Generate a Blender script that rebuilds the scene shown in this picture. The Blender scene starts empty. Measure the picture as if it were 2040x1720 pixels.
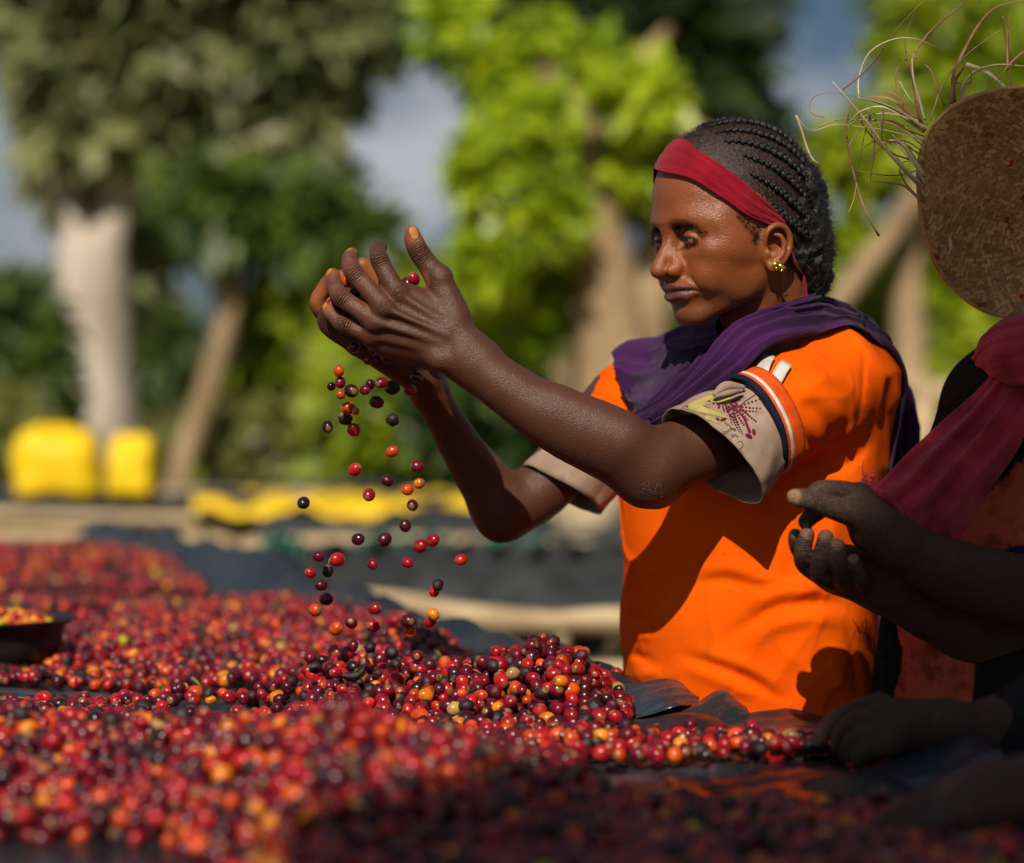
import bpy, bmesh, math, random, os
import numpy as np
from mathutils import Vector, Matrix

random.seed(7)
RNG = np.random.default_rng(11)
SC = bpy.context.scene
COL = SC.collection
PI = math.pi

# ------------------------------------------------------------------ camera, sky, sun, exposure
CAM_Z = 1.26                      # eye height of the photographer above the ground
FPX = 85.0 / 36.0 * 2040.0
cam_data = bpy.data.cameras.new('camera')
cam_data.lens = 85.0
cam_data.sensor_width = 36.0
cam_data.clip_start = 0.05
cam_data.clip_end = 3000.0
cam_data.dof.use_dof = True
cam_data.dof.focus_distance = 2.57
cam_data.dof.aperture_fstop = 2.5
cam = bpy.data.objects.new('camera', cam_data)
cam.location = (0, 0, CAM_Z)
cam.rotation_euler = (PI / 2, 0, 0)
COL.objects.link(cam)
SC.camera = cam

TO_SUN = Vector((-0.12, -0.75, 0.66)).normalized()
world = bpy.data.worlds.new('World')
SC.world = world
world.use_nodes = True
wn = world.node_tree.nodes
wl = world.node_tree.links
wn.clear()
w_out = wn.new('ShaderNodeOutputWorld')
w_bg = wn.new('ShaderNodeBackground')
w_sky = wn.new('ShaderNodeTexSky')
w_sky.sky_type = 'NISHITA'
w_sky.sun_disc = False
w_sky.sun_elevation = math.asin(TO_SUN.z)
w_sky.sun_rotation = math.atan2(TO_SUN.x, TO_SUN.y)
w_sky.air_density = 1.0
w_sky.dust_density = 1.5
w_sky.ozone_density = 2.0
# broken grey cloud over the blue
w_tc = wn.new('ShaderNodeTexCoord')
w_map = wn.new('ShaderNodeMapping')
w_map.inputs['Scale'].default_value = (1.0, 1.0, 2.6)
w_map.inputs['Location'].default_value = (0.33, 0.0, 0.31)
w_noise = wn.new('ShaderNodeTexNoise')
w_noise.inputs['Scale'].default_value = 4.2
w_noise.inputs['Detail'].default_value = 5.0
w_noise.inputs['Roughness'].default_value = 0.55
w_ramp = wn.new('ShaderNodeValToRGB')
w_ramp.color_ramp.elements[0].position = 0.48
w_ramp.color_ramp.elements[0].color = (0, 0, 0, 1)
w_ramp.color_ramp.elements[1].position = 0.66
w_ramp.color_ramp.elements[1].color = (1, 1, 1, 1)
w_mix = wn.new('ShaderNodeMixRGB')
w_mix.inputs['Color2'].default_value = (9.2, 9.5, 10.1, 1)
w_mul = wn.new('ShaderNodeMixRGB')
w_mul.blend_type = 'MULTIPLY'
w_mul.inputs['Fac'].default_value = 1.0
w_mul.inputs['Color2'].default_value = (0.55, 0.62, 0.70, 1)
wl.new(w_tc.outputs['Generated'], w_map.inputs['Vector'])
wl.new(w_map.outputs['Vector'], w_noise.inputs['Vector'])
wl.new(w_noise.outputs['Fac'], w_ramp.inputs['Fac'])
wl.new(w_ramp.outputs['Color'], w_mix.inputs['Fac'])
wl.new(w_sky.outputs['Color'], w_mul.inputs['Color1'])
wl.new(w_mul.outputs['Color'], w_mix.inputs['Color1'])
wl.new(w_mix.outputs['Color'], w_bg.inputs['Color'])
w_bg.inputs['Strength'].default_value = 0.05
wl.new(w_bg.outputs['Background'], w_out.inputs['Surface'])

sun_data = bpy.data.lights.new('sun', 'SUN')
sun_data.energy = 5.0
sun_data.angle = math.radians(0.53)
sun_data.color = (1.0, 0.91, 0.77)
sun = bpy.data.objects.new('sun', sun_data)
sun.rotation_euler = (-TO_SUN).to_track_quat('-Z', 'Y').to_euler()
sun.location = (TO_SUN * 60)
COL.objects.link(sun)

vs = SC.view_settings
vs.view_transform = 'Standard'
vs.look = 'None'
vs.gamma = 1.0
vs.exposure = 0.0
vs.use_curve_mapping = False
SC.render.engine = 'CYCLES'
SC.cycles.max_bounces = 6
SC.cycles.diffuse_bounces = 3
SC.cycles.glossy_bounces = 3
SC.cycles.transmission_bounces = 3
SC.cycles.transparent_max_bounces = 6
SC.cycles.use_denoising = True
SC.cycles.sample_clamp_indirect = 6.0


def at(px, py, d):
    """point seen at picture position (px, py) that stands d metres away"""
    return np.array([(px - 1020.0) * d / FPX, d, CAM_Z + (860.0 - py) * d / FPX])


def nrm(v):
    v = np.asarray(v, float)
    return v / (np.linalg.norm(v) + 1e-12)


# ------------------------------------------------------------------ object helpers
def tag(o, label=None, cat=None, group=None, kind=None):
    if label: o['label'] = label
    if cat: o['category'] = cat
    if group: o['group'] = group
    if kind: o['kind'] = kind
    return o


def empty(name, loc=(0, 0, 0)):
    o = bpy.data.objects.new(name, None)
    o.location = loc
    o.empty_display_size = 0.1
    COL.objects.link(o)
    return o


def link(name, me, mat=None, parent=None, smooth=True):
    o = bpy.data.objects.new(name, me)
    COL.objects.link(o)
    if mat is not None:
        if not me.materials:
            me.materials.append(mat)
    if smooth and len(me.polygons):
        me.polygons.foreach_set('use_smooth', np.ones(len(me.polygons), bool))
    if parent is not None:
        o.parent = parent
        if parent.type == 'EMPTY' or parent.location.length > 0:
            o.matrix_parent_inverse = Matrix.Translation(-parent.location)
    return o


def mesh_np(name, verts, faces):
    """verts (n,3); faces: (m,4) or (m,3) int array"""
    verts = np.asarray(verts, np.float32)
    faces = np.asarray(faces, np.int32)
    me = bpy.data.meshes.new(name)
    n, m = len(verts), len(faces)
    k = faces.shape[1] if m else 3
    me.vertices.add(n)
    me.vertices.foreach_set('co', verts.ravel())
    me.loops.add(m * k)
    me.loops.foreach_set('vertex_index', faces.ravel())
    me.polygons.add(m)
    me.polygons.foreach_set('loop_start', np.arange(0, m * k, k, dtype=np.int32))
    me.polygons.foreach_set('loop_total', np.full(m, k, np.int32))
    me.update(calc_edges=True)
    return me


def mesh_py(name, verts, faces):
    me = bpy.data.meshes.new(name)
    me.from_pydata([tuple(map(float, v)) for v in verts], [], [tuple(int(i) for i in f) for f in faces])
    me.update()
    return me


def set_color(me, cols, name='Col'):
    cols = np.asarray(cols, np.float32)
    if cols.shape[1] == 3:
        cols = np.concatenate([cols, np.ones((len(cols), 1), np.float32)], 1)
    a = me.color_attributes.new(name, 'FLOAT_COLOR', 'POINT')
    a.data.foreach_set('color', cols.ravel())


class MB:
    """collects simple solids into one mesh"""
    def __init__(self):
        self.v = []
        self.f = []

    def add(self, vs_, fs):
        b = len(self.v)
        self.v += [tuple(map(float, p)) for p in vs_]
        self.f += [tuple(i + b for i in f) for f in fs]
        return self

    def box(self, c, s, R=None):
        c = np.asarray(c, float); s = np.asarray(s, float) / 2
        R = np.eye(3) if R is None else np.asarray(R)
        p = [c + R @ (s * np.array(q)) for q in ((-1,-1,-1),(1,-1,-1),(1,1,-1),(-1,1,-1),(-1,-1,1),(1,-1,1),(1,1,1),(-1,1,1))]
        return self.add(p, [(0,3,2,1),(4,5,6,7),(0,1,5,4),(1,2,6,5),(2,3,7,6),(3,0,4,7)])

    def tube(self, pts, rads, n=10, cap=True, flat=1.0, up=None):
        pts = [np.asarray(p, float) for p in pts]
        if np.isscalar(rads): rads = [rads] * len(pts)
        rings = []
        u = None
        for i, p in enumerate(pts):
            a = pts[max(i - 1, 0)]; b = pts[min(i + 1, len(pts) - 1)]
            t = nrm(b - a)
            if u is None:
                ref = np.array([0, 0, 1.0]) if up is None else np.asarray(up, float)
                if abs(t @ ref) > .95: ref = np.array([1.0, 0, 0])
                u = nrm(np.cross(ref, t))
            u = nrm(u - t * (u @ t))
            w = np.cross(t, u)
            rings.append([p + rads[i] * (math.cos(2*PI*k/n) * u + flat * math.sin(2*PI*k/n) * w) for k in range(n)])
        base = []
        fs = []
        for r in rings: base += r
        for i in range(len(rings) - 1):
            for k in range(n):
                k2 = (k + 1) % n
                fs.append((i*n+k, i*n+k2, (i+1)*n+k2, (i+1)*n+k))
        if cap:
            fs.append(tuple(range(n - 1, -1, -1)))
            fs.append(tuple((len(rings)-1)*n + k for k in range(n)))
        return self.add(base, fs)

    def mesh(self, name):
        return mesh_py(name, self.v, self.f)

    def build(self, name, mat, parent=None, smooth=True):
        return link(name, self.mesh(name), mat, parent, smooth)


def spline(pts, n):
    """Catmull-Rom through pts (k,m) -> n samples"""
    P = np.asarray(pts, float)
    if len(P) == 2:
        t = np.linspace(0, 1, n)[:, None]
        return P[0] * (1 - t) + P[1] * t
    E = np.vstack([2 * P[0] - P[1], P, 2 * P[-1] - P[-2]])
    k = len(P) - 1
    out = []
    for s in np.linspace(0, k, n):
        i = min(int(s), k - 1)
        t = s - i
        a, b, c, d = E[i], E[i+1], E[i+2], E[i+3]
        out.append(0.5 * ((2*b) + (-a + c)*t + (2*a - 5*b + 4*c - d)*t*t + (-a + 3*b - 3*c + d)*t**3))
    return np.array(out)


def grid_mesh(name, V, close_u=False, close_v=False, uv=True):
    """V (nu,nv,3) -> quad mesh with uv"""
    nu, nv = V.shape[:2]
    iu = np.arange(nu if close_u else nu - 1)
    iv = np.arange(nv if close_v else nv - 1)
    A, B = np.meshgrid(iu, iv, indexing='ij')
    A2 = (A + 1) % nu; B2 = (B + 1) % nv
    F = np.stack([A*nv + B, A2*nv + B, A2*nv + B2, A*nv + B2], -1).reshape(-1, 4)
    me = mesh_np(name, V.reshape(-1, 3), F)
    if uv:
        lay = me.uv_layers.new(name='UVMap')
        U = np.stack([np.stack([A/(nu-1), B/(nv-1)], -1), np.stack([(A+1)/(nu-1), B/(nv-1)], -1),
                      np.stack([(A+1)/(nu-1), (B+1)/(nv-1)], -1), np.stack([A/(nu-1), (B+1)/(nv-1)], -1)], 2)
        lay.data.foreach_set('uv', U.reshape(-1).astype(np.float32))
    return me


def grid_normals(V, close_v=False):
    du = np.gradient(V, axis=0)
    if close_v:
        dv = (np.roll(V, -1, 1) - np.roll(V, 1, 1)) / 2
    else:
        dv = np.gradient(V, axis=1)
    n = np.cross(du, dv)
    return n / (np.linalg.norm(n, axis=-1, keepdims=True) + 1e-12)


def solid(o, th, offset=-1.0):
    m = o.modifiers.new('thick', 'SOLIDIFY')
    m.thickness = th
    m.offset = offset
    return o


_sd = np.random.default_rng(5)
_SN = [(_sd.normal(size=(12, 3)), _sd.uniform(0, 2*PI, 12)) for _ in range(6)]


def snoise(P, scale, seed=0):
    """cheap smooth noise in about -1..1"""
    D, ph = _SN[seed % 6]
    Q = np.asarray(P) * scale
    W = Q + 0.6 * np.sin(Q[..., [1, 2, 0]] * 1.3 + ph[:3])
    s = 0
    for i in range(12):
        s = s + np.sin(W @ D[i] + ph[i] + seed)
    return s / 4.2


def sstep(a, b, x):
    t = np.clip((x - a) / (b - a), 0, 1)
    return t * t * (3 - 2 * t)


# ------------------------------------------------------------------ smooth body surfaces (implicit solids, meshed by surface nets)
class Solid:
    def __init__(self):
        self.p = []
        self.M = np.eye(3); self.T = np.zeros(3); self.s = 1.0; self.A = np.ones(3)

    def frame(self, M=None, T=None, s=1.0, A=(1, 1, 1)):
        self.A = np.asarray(A, float)
        self.M = np.eye(3) if M is None else np.asarray(M, float)
        self.T = np.zeros(3) if T is None else np.asarray(T, float)
        self.s = s

    def tx(self, q):
        return self.M @ (np.asarray(q, float) * self.A * self.s) + self.T

    def cap(self, a, b, ra, rb=None, k=0.01, op='u', ):
        rb = ra if rb is None else rb
        a = self.tx(a); b = self.tx(b); ra *= self.s; rb *= self.s
        R = max(ra, rb)
        self.p.append(('c', (a, b, ra, rb), op, k * self.s, np.minimum(a, b) - R, np.maximum(a, b) + R))
        return self

    def chain(self, pts, rads, k=0.006, op='u'):
        for i in range(len(pts) - 1):
            self.cap(pts[i], pts[i+1], rads[i], rads[i+1], k, op)
        return self

    def limb(self, pts, rads, k=0.006, op='u', n=4):
        """one smooth tapered limb through the points"""
        P = np.array([self.tx(p) for p in pts]); r = np.asarray(rads, float) * self.s
        m = (len(P) - 1) * n + 1
        Q = spline(np.concatenate([P, r[:, None]], 1), m)
        R = Q[:, 3].max()
        self.p.append(('l', Q, op, k * self.s, Q[:, :3].min(0) - R, Q[:, :3].max(0) + R))
        return self

    def ell(self, c, r, k=0.01, op='u', R=None):
        c = self.tx(c); r = np.asarray(r, float) * self.s
        R = np.eye(3) if R is None else np.asarray(R, float)   # rows: local axes
        A = R @ self.M.T
        m = r.max()
        self.p.append(('e', (c, r, A), op, k * self.s, c - m, c + m))
        return self

    @staticmethod
    def _d(kind, q, P):
        if kind == 'c':
            a, b, ra, rb = q
            ab = b - a
            pa = P - a
            t = np.clip((pa @ ab) / (ab @ ab + 1e-12), 0, 1)
            return np.sqrt(((pa - t[..., None] * ab) ** 2).sum(-1)) - (ra + (rb - ra) * t)
        if kind == 'l':
            d = None
            for i in range(len(q) - 1):
                e = Solid._d('c', (q[i, :3], q[i+1, :3], q[i, 3], q[i+1, 3]), P)
                d = e if d is None else np.minimum(d, e)
            return d
        c, r, A = q
        L = (P - c) @ A.T
        k0 = np.sqrt(((L / r) ** 2).sum(-1)) + 1e-9
        k1 = np.sqrt(((L / (r * r)) ** 2).sum(-1)) + 1e-9
        return k0 * (k0 - 1) / k1

    @staticmethod
    def _mix(d, e, op, k):
        if op == 'u':
            h = np.maximum(k - np.abs(d - e), 0) / k
            return np.minimum(d, e) - h * h * k * 0.25
        e = -e
        h = np.maximum(k - np.abs(d - e), 0) / k
        return np.maximum(d, e) + h * h * k * 0.25

    def __call__(self, P):
        P = np.asarray(P, float)
        d = np.full(P.shape[:-1], 1.0)
        for kind, q, op, k, lo, hi in self.p:
            d = self._mix(d, self._d(kind, q, P), op, k)
        return d

    def blocks(self, P, lo_b, hi_b, pad):
        """P (nb,n,3) points of blocks with boxes lo_b..hi_b"""
        d = np.full(P.shape[:-1], 1.0, P.dtype)
        for kind, q, op, k, lo, hi in self.p:
            if P.dtype == np.float32:
                q = q.astype(np.float32) if kind == 'l' else tuple(np.asarray(z, np.float32) for z in q)
                k = np.float32(k)
            m = np.all((lo_b <= hi + k + pad) & (hi_b >= lo - k - pad), axis=1)
            if not m.any(): continue
            if m.all():
                d = self._mix(d, self._d(kind, q, P), op, k)
            else:
                d[m] = self._mix(d[m], self._d(kind, q, P[m]), op, k)
        return d

    def grad(self, P, e=0.0008):
        g = np.zeros_like(P)
        for i in range(3):
            o = np.zeros(3); o[i] = e
            g[..., i] = self(P + o) - self(P - o)
        return g / (np.linalg.norm(g, axis=-1, keepdims=True) + 1e-12)

    def project(self, P, off=0.0, it=5):
        P = np.array(P, float)
        for _ in range(it):
            d = self(P)
            P = P - (d - off)[..., None] * self.grad(P)
        return P

    def mesh(self, lo, hi, h, disp=None):
        lo = np.asarray(lo, float); hi = np.asarray(hi, float)
        B = 8; bs = B * h
        nb = np.ceil((hi - lo) / bs).astype(int)
        ix = np.stack(np.meshgrid(*[np.arange(n) for n in nb], indexing='ij'), -1).reshape(-1, 3)
        act = []
        for i in range(0, len(ix), 40000):
            q = ix[i:i+40000]
            b0 = lo + q * bs
            c = (b0 + bs / 2)[:, None, :]
            d = self.blocks(c, b0, b0 + bs, bs * 1.5)[:, 0]
            act.append(q[np.abs(d) < bs * 1.2])
        ix = np.concatenate(act)
        loc = np.stack(np.meshgrid(*[np.arange(B + 1)] * 3, indexing='ij'), -1).reshape(-1, 3)
        N = nb * B + 2
        cells_id, cells_p, quads = [], [], []
        for i in range(0, len(ix), 700):
            q = ix[i:i+700]
            g = q[:, None, :] * B + loc[None]
            P = (lo + g * h).astype(np.float32)
            b0 = lo + q * bs
            d = self.blocks(P, b0, b0 + bs, max(h * 6, .02))
            if disp is not None:
                d = d - disp(P)
            D = d.reshape(len(q), B+1, B+1, B+1)
            s = D < 0
            # cell vertices
            cnt = np.zeros((len(q), B, B, B)); acc = np.zeros((len(q), B, B, B, 3))
            for ax in range(3):
                for u in (0, 1):
                    for w in (0, 1):
                        sl0 = [slice(None)] + [None] * 3; sl1 = [slice(None)] + [None] * 3
                        off = np.zeros(3)
                        oth = [a for a in range(3) if a != ax]
                        for a, o in zip(oth, (u, w)):
                            sl0[a+1] = slice(o, o + B); sl1[a+1] = slice(o, o + B); off[a] = o
                        sl0[ax+1] = slice(0, B); sl1[ax+1] = slice(1, B + 1)
                        d0 = D[tuple(sl0)]; d1 = D[tuple(sl1)]
                        x = (d0 < 0) != (d1 < 0)
                        t = np.where(x, d0 / np.where(x, d0 - d1, 1), 0)
                        cnt += x
                        for a in range(3):
                            acc[..., a] += np.where(x, off[a] + (t if a == ax else 0), 0)
            m = cnt > 0
            bi, ci, cj, ck = np.nonzero(m)
            gi = q[bi] * B + np.stack([ci, cj, ck], 1)
            cells_id.append((gi[:, 0] * N[1] + gi[:, 1]) * N[2] + gi[:, 2])
            cells_p.append(lo + (gi + acc[m] / cnt[m][:, None]) * h)
            for ax in range(3):
                a1, a2 = (ax + 1) % 3, (ax + 2) % 3
                sl0 = [slice(None)] + [slice(0, B)] * 3
                sl1 = [slice(None)] + [slice(0, B)] * 3
                sl1[ax+1] = slice(1, B + 1)
                x0 = s[tuple(sl0)]; x1 = s[tuple(sl1)]
                bi, ci, cj, ck = np.nonzero(x0 != x1)
                if not len(bi): continue
                gi = q[bi] * B + np.stack([ci, cj, ck], 1)
                e1 = np.zeros(3, int); e1[a1] = 1
                e2 = np.zeros(3, int); e2[a2] = 1
                st = np.stack([gi - e1 - e2, gi - e2, gi, gi - e1], 1)
                fl = ~x0[bi, ci, cj, ck]
                st[fl] = st[fl][:, ::-1]
                quads.append((st[..., 0] * N[1] + st[..., 1]) * N[2] + st[..., 2])
        cid = np.concatenate(cells_id); cp = np.concatenate(cells_p)
        o = np.argsort(cid); cid = cid[o]; cp = cp[o]
        Q = np.concatenate(quads)
        k = np.searchsorted(cid, Q); k = np.clip(k, 0, len(cid) - 1)
        ok = (cid[k] == Q).all(1)
        return cp, k[ok]


def hits(pp, S, d0=2.3, d1=3.3):
    """where the lines of sight through the picture points pp (n,2) meet solid S"""
    pp = np.asarray(pp, float).reshape(-1, 2)
    o = np.array([0, 0, CAM_Z])
    v = np.stack([(pp[:, 0] - 1020) / FPX, np.ones(len(pp)), (860 - pp[:, 1]) / FPX], 1)
    v /= np.linalg.norm(v, axis=1, keepdims=True)
    t = np.full(len(pp), d0); bd = np.full(len(pp), 9.0); bt = t.copy(); done = np.zeros(len(pp), bool)
    for _ in range(110):
        d = S(o + v * t[:, None])
        up = (d < bd) & ~done
        bd[up] = d[up]; bt[up] = t[up]
        done |= (d < .0004) | (t > d1)
        if done.all(): break
        t = np.where(done, t, t + np.maximum(d * .75, .0003))
    return o + v * bt[:, None]


def hit(px, py, S, d0=2.3, d1=3.3):
    return hits([(px, py)], S, d0, d1)[0]


def relax(V, F, it=1, lam=0.5):
    """a light smoothing of a quad mesh"""
    V = V.copy()
    E = np.concatenate([F[:, [0, 1]], F[:, [1, 2]], F[:, [2, 3]], F[:, [3, 0]]])
    n = len(V)
    c = np.bincount(E[:, 0], minlength=n) + np.bincount(E[:, 1], minlength=n)
    for _ in range(it):
        A = np.zeros_like(V)
        for a in range(3):
            A[:, a] = np.bincount(E[:, 0], V[E[:, 1], a], n) + np.bincount(E[:, 1], V[E[:, 0], a], n)
        V = V + lam * (A / np.maximum(c, 1)[:, None] - V)
    return V


# ------------------------------------------------------------------ materials
def new_mat(name):
    m = bpy.data.materials.new(name)
    m.use_nodes = True
    nt = m.node_tree
    return m, nt, nt.nodes, nt.links, nt.nodes['Principled BSDF']


def N(nodes, kind, **kw):
    n = nodes.new(kind)
    for k, v in kw.items():
        if k in n.inputs: n.inputs[k].default_value = v
        else: setattr(n, k, v)
    return n


def rgba(c): return (c[0], c[1], c[2], 1.0)


def mat_noise(name, c1, c2, scale=20, rough=0.7, bump=0.0, bscale=None, detail=4, spec=0.5, metal=0.0, sheen=0.0, rough2=None, coord='Object', contrast=(0.35, 0.65), trans=0.0, stretch=None):
    m, nt, nn, ll, b = new_mat(name)
    tc = nn.new('ShaderNodeTexCoord')
    src = tc.outputs[coord]
    if stretch is not None:
        mp = nn.new('ShaderNodeMapping'); mp.inputs['Scale'].default_value = stretch
        ll.new(src, mp.inputs['Vector']); src = mp.outputs['Vector']
    no = N(nn, 'ShaderNodeTexNoise', Scale=scale, Detail=detail)
    ll.new(src, no.inputs['Vector'])
    r = nn.new('ShaderNodeValToRGB')
    r.color_ramp.elements[0].position, r.color_ramp.elements[1].position = contrast
    r.color_ramp.elements[0].color = rgba(c1); r.color_ramp.elements[1].color = rgba(c2)
    ll.new(no.outputs['Fac'], r.inputs['Fac'])
    ll.new(r.outputs['Color'], b.inputs['Base Color'])
    b.inputs['Roughness'].default_value = rough
    b.inputs['Metallic'].default_value = metal
    b.inputs['Specular IOR Level'].default_value = spec
    if sheen: b.inputs['Sheen Weight'].default_value = sheen
    if rough2 is not None:
        mr = N(nn, 'ShaderNodeMapRange'); mr.inputs['To Min'].default_value = rough; mr.inputs['To Max'].default_value = rough2
        ll.new(no.outputs['Fac'], mr.inputs['Value']); ll.new(mr.outputs['Result'], b.inputs['Roughness'])
    if bump:
        n2 = N(nn, 'ShaderNodeTexNoise', Scale=bscale or scale * 4, Detail=5)
        ll.new(src, n2.inputs['Vector'])
        bp = N(nn, 'ShaderNodeBump', Strength=1.0, Distance=bump)
        ll.new(n2.outputs['Fac'], bp.inputs['Height'])
        ll.new(bp.outputs['Normal'], b.inputs['Normal'])
    if trans:
        b.inputs['Transmission Weight'].default_value = 0.0
        t = nn.new('ShaderNodeBsdfTranslucent')
        ll.new(r.outputs['Color'], t.inputs['Color'])
        mx = nn.new('ShaderNodeMixShader'); mx.inputs['Fac'].default_value = trans
        ll.new(b.outputs['BSDF'], mx.inputs[1]); ll.new(t.outputs['BSDF'], mx.inputs[2])
        ll.new(mx.outputs['Shader'], nn['Material Output'].inputs['Surface'])
    return m


def mat_skin(name, rough=0.42, pore=0.0004, gain=1.0, coat=0.0, spec=0.4):
    m, nt, nn, ll, b = new_mat(name)
    at_ = nn.new('ShaderNodeVertexColor'); at_.layer_name = 'Col'
    tc = nn.new('ShaderNodeTexCoord')
    no = N(nn, 'ShaderNodeTexNoise', Scale=38.0, Detail=6.0, Roughness=0.65)
    ll.new(tc.outputs['Object'], no.inputs['Vector'])
    mr = N(nn, 'ShaderNodeMapRange'); mr.inputs['To Min'].default_value = 0.72 * gain; mr.inputs['To Max'].default_value = 1.3 * gain
    ll.new(no.outputs['Fac'], mr.inputs['Value'])
    mx = nn.new('ShaderNodeMixRGB'); mx.blend_type = 'MULTIPLY'; mx.inputs['Fac'].default_value = 1
    ll.new(at_.outputs['Color'], mx.inputs['Color1']); ll.new(mr.outputs['Result'], mx.inputs['Color2'])
    ll.new(mx.outputs['Color'], b.inputs['Base Color'])
    # pores and fine criss-cross lines
    vo = N(nn, 'ShaderNodeTexVoronoi', Scale=900.0); vo.feature = 'F1'
    ll.new(tc.outputs['Object'], vo.inputs['Vector'])
    n2 = N(nn, 'ShaderNodeTexNoise', Scale=420.0, Detail=4.0)
    ll.new(tc.outputs['Object'], n2.inputs['Vector'])
    ad = nn.new('ShaderNodeMath'); ad.operation = 'ADD'
    ll.new(vo.outputs['Distance'], ad.inputs[0]); ll.new(n2.outputs['Fac'], ad.inputs[1])
    bp0 = N(nn, 'ShaderNodeBump', Strength=0.8, Distance=pore)
    ll.new(ad.outputs['Value'], bp0.inputs['Height'])
    # crackled creases where the mask (alpha) says so: knuckles, elbow, corners of the eyes
    vc = N(nn, 'ShaderNodeTexVoronoi', Scale=330.0); vc.feature = 'DISTANCE_TO_EDGE'
    nw = N(nn, 'ShaderNodeTexNoise', Scale=90.0, Detail=2.0); ll.new(tc.outputs['Object'], nw.inputs['Vector'])
    va = nn.new('ShaderNodeVectorMath'); va.operation = 'MULTIPLY_ADD'; va.inputs[1].default_value = (.012, .012, .012)
    ll.new(nw.outputs['Color'], va.inputs[0]); ll.new(tc.outputs['Object'], va.inputs[2]); ll.new(va.outputs['Vector'], vc.inputs['Vector'])
    vr = N(nn, 'ShaderNodeMapRange'); vr.inputs['From Max'].default_value = .16
    ll.new(vc.outputs['Distance'], vr.inputs['Value'])
    vm = nn.new('ShaderNodeMath'); vm.operation = 'MULTIPLY'; ll.new(vr.outputs['Result'], vm.inputs[0]); ll.new(at_.outputs['Alpha'], vm.inputs[1])
    bp = N(nn, 'ShaderNodeBump', Strength=1.0, Distance=.0006)
    ll.new(vm.outputs['Value'], bp.inputs['Height']); ll.new(bp0.outputs['Normal'], bp.inputs['Normal'])
    ll.new(bp.outputs['Normal'], b.inputs['Normal'])
    r2 = N(nn, 'ShaderNodeMapRange'); r2.inputs['To Min'].default_value = rough - 0.10; r2.inputs['To Max'].default_value = rough + 0.14
    ll.new(n2.outputs['Fac'], r2.inputs['Value']); ll.new(r2.outputs['Result'], b.inputs['Roughness'])
    b.inputs['Specular IOR Level'].default_value = spec
    b.inputs['Coat Weight'].default_value = coat
    b.inputs['Coat Roughness'].default_value = 0.28
    b.inputs['Subsurface Weight'].default_value = 0.12
    b.inputs['Subsurface Radius'].default_value = (0.004, 0.0015, 0.0008)
    b.inputs['Subsurface Scale'].default_value = 1.0
    return m


def add_creases(m, spots, depth=.0007, pitch=.0027):
    """fine parallel skin creases across finger joints and laugh lines: spots = (centre, axis, radius)"""
    nt = m.node_tree; nn = nt.nodes; ll = nt.links; b = nn['Principled BSDF']
    prev = b.inputs['Normal'].links[0].from_socket
    tc = nn.new('ShaderNodeTexCoord')
    no = N(nn, 'ShaderNodeTexNoise', Scale=260.0, Detail=2.0); ll.new(tc.outputs['Object'], no.inputs['Vector'])
    ph = nn.new('ShaderNodeMath'); ph.operation = 'MULTIPLY'; ph.inputs[1].default_value = 7.0; ll.new(no.outputs['Fac'], ph.inputs[0])
    total = None
    for c, ax, r in spots:
        sb = nn.new('ShaderNodeVectorMath'); sb.operation = 'SUBTRACT'; sb.inputs[1].default_value = tuple(map(float, c)); ll.new(tc.outputs['Object'], sb.inputs[0])
        dt = nn.new('ShaderNodeVectorMath'); dt.operation = 'DOT_PRODUCT'; dt.inputs[1].default_value = tuple(float(v) * 2 * PI / pitch for v in nrm(ax)); ll.new(sb.outputs['Vector'], dt.inputs[0])
        ad = nn.new('ShaderNodeMath'); ad.operation = 'ADD'; ll.new(dt.outputs['Value'], ad.inputs[0]); ll.new(ph.outputs['Value'], ad.inputs[1])
        sn = nn.new('ShaderNodeMath'); sn.operation = 'SINE'; ll.new(ad.outputs['Value'], sn.inputs[0])
        le = nn.new('ShaderNodeVectorMath'); le.operation = 'LENGTH'; ll.new(sb.outputs['Vector'], le.inputs[0])
        mr = N(nn, 'ShaderNodeMapRange'); mr.inputs['From Min'].default_value = r * .35; mr.inputs['From Max'].default_value = r; mr.inputs['To Min'].default_value = 1; mr.inputs['To Max'].default_value = 0
        ll.new(le.outputs['Value'], mr.inputs['Value'])
        mu = nn.new('ShaderNodeMath'); mu.operation = 'MULTIPLY'; ll.new(sn.outputs['Value'], mu.inputs[0]); ll.new(mr.outputs['Result'], mu.inputs[1])
        if total is None: total = mu.outputs['Value']
        else:
            a2 = nn.new('ShaderNodeMath'); a2.operation = 'ADD'; ll.new(total, a2.inputs[0]); ll.new(mu.outputs['Value'], a2.inputs[1]); total = a2.outputs['Value']
    bp = N(nn, 'ShaderNodeBump', Strength=1.0, Distance=depth)
    ll.new(total, bp.inputs['Height']); ll.new(prev, bp.inputs['Normal']); ll.new(bp.outputs['Normal'], b.inputs['Normal'])
# ------------------------------------------------------------------ the woman in orange: body (skin)
HY = math.radians(30.5)            # how far her face turns from profile towards the camera
HP = math.radians(6.0)             # nod
H_F = np.array([-math.cos(HY), -math.sin(HY), 0.0])
H_L = np.array([math.sin(HY), -math.cos(HY), 0.0])
H_U = np.array([0, 0, 1.0])
f2 = H_F * math.cos(HP) - H_U * math.sin(HP)
u2 = H_U * math.cos(HP) + H_F * math.sin(HP)
H_M = np.stack([f2, H_L, u2], 1)   # columns: forward, left, up
H_O = np.array([0.2475, 2.66, 1.452])
H_S = 0.955


def head_world(q):
    return (np.asarray(q) * np.array([.945, 1, 1]) * H_S) @ H_M.T + H_O


def head_local(P):
    return ((np.asarray(P) - H_O) @ H_M) / H_S / np.array([.945, 1, 1])


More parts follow.
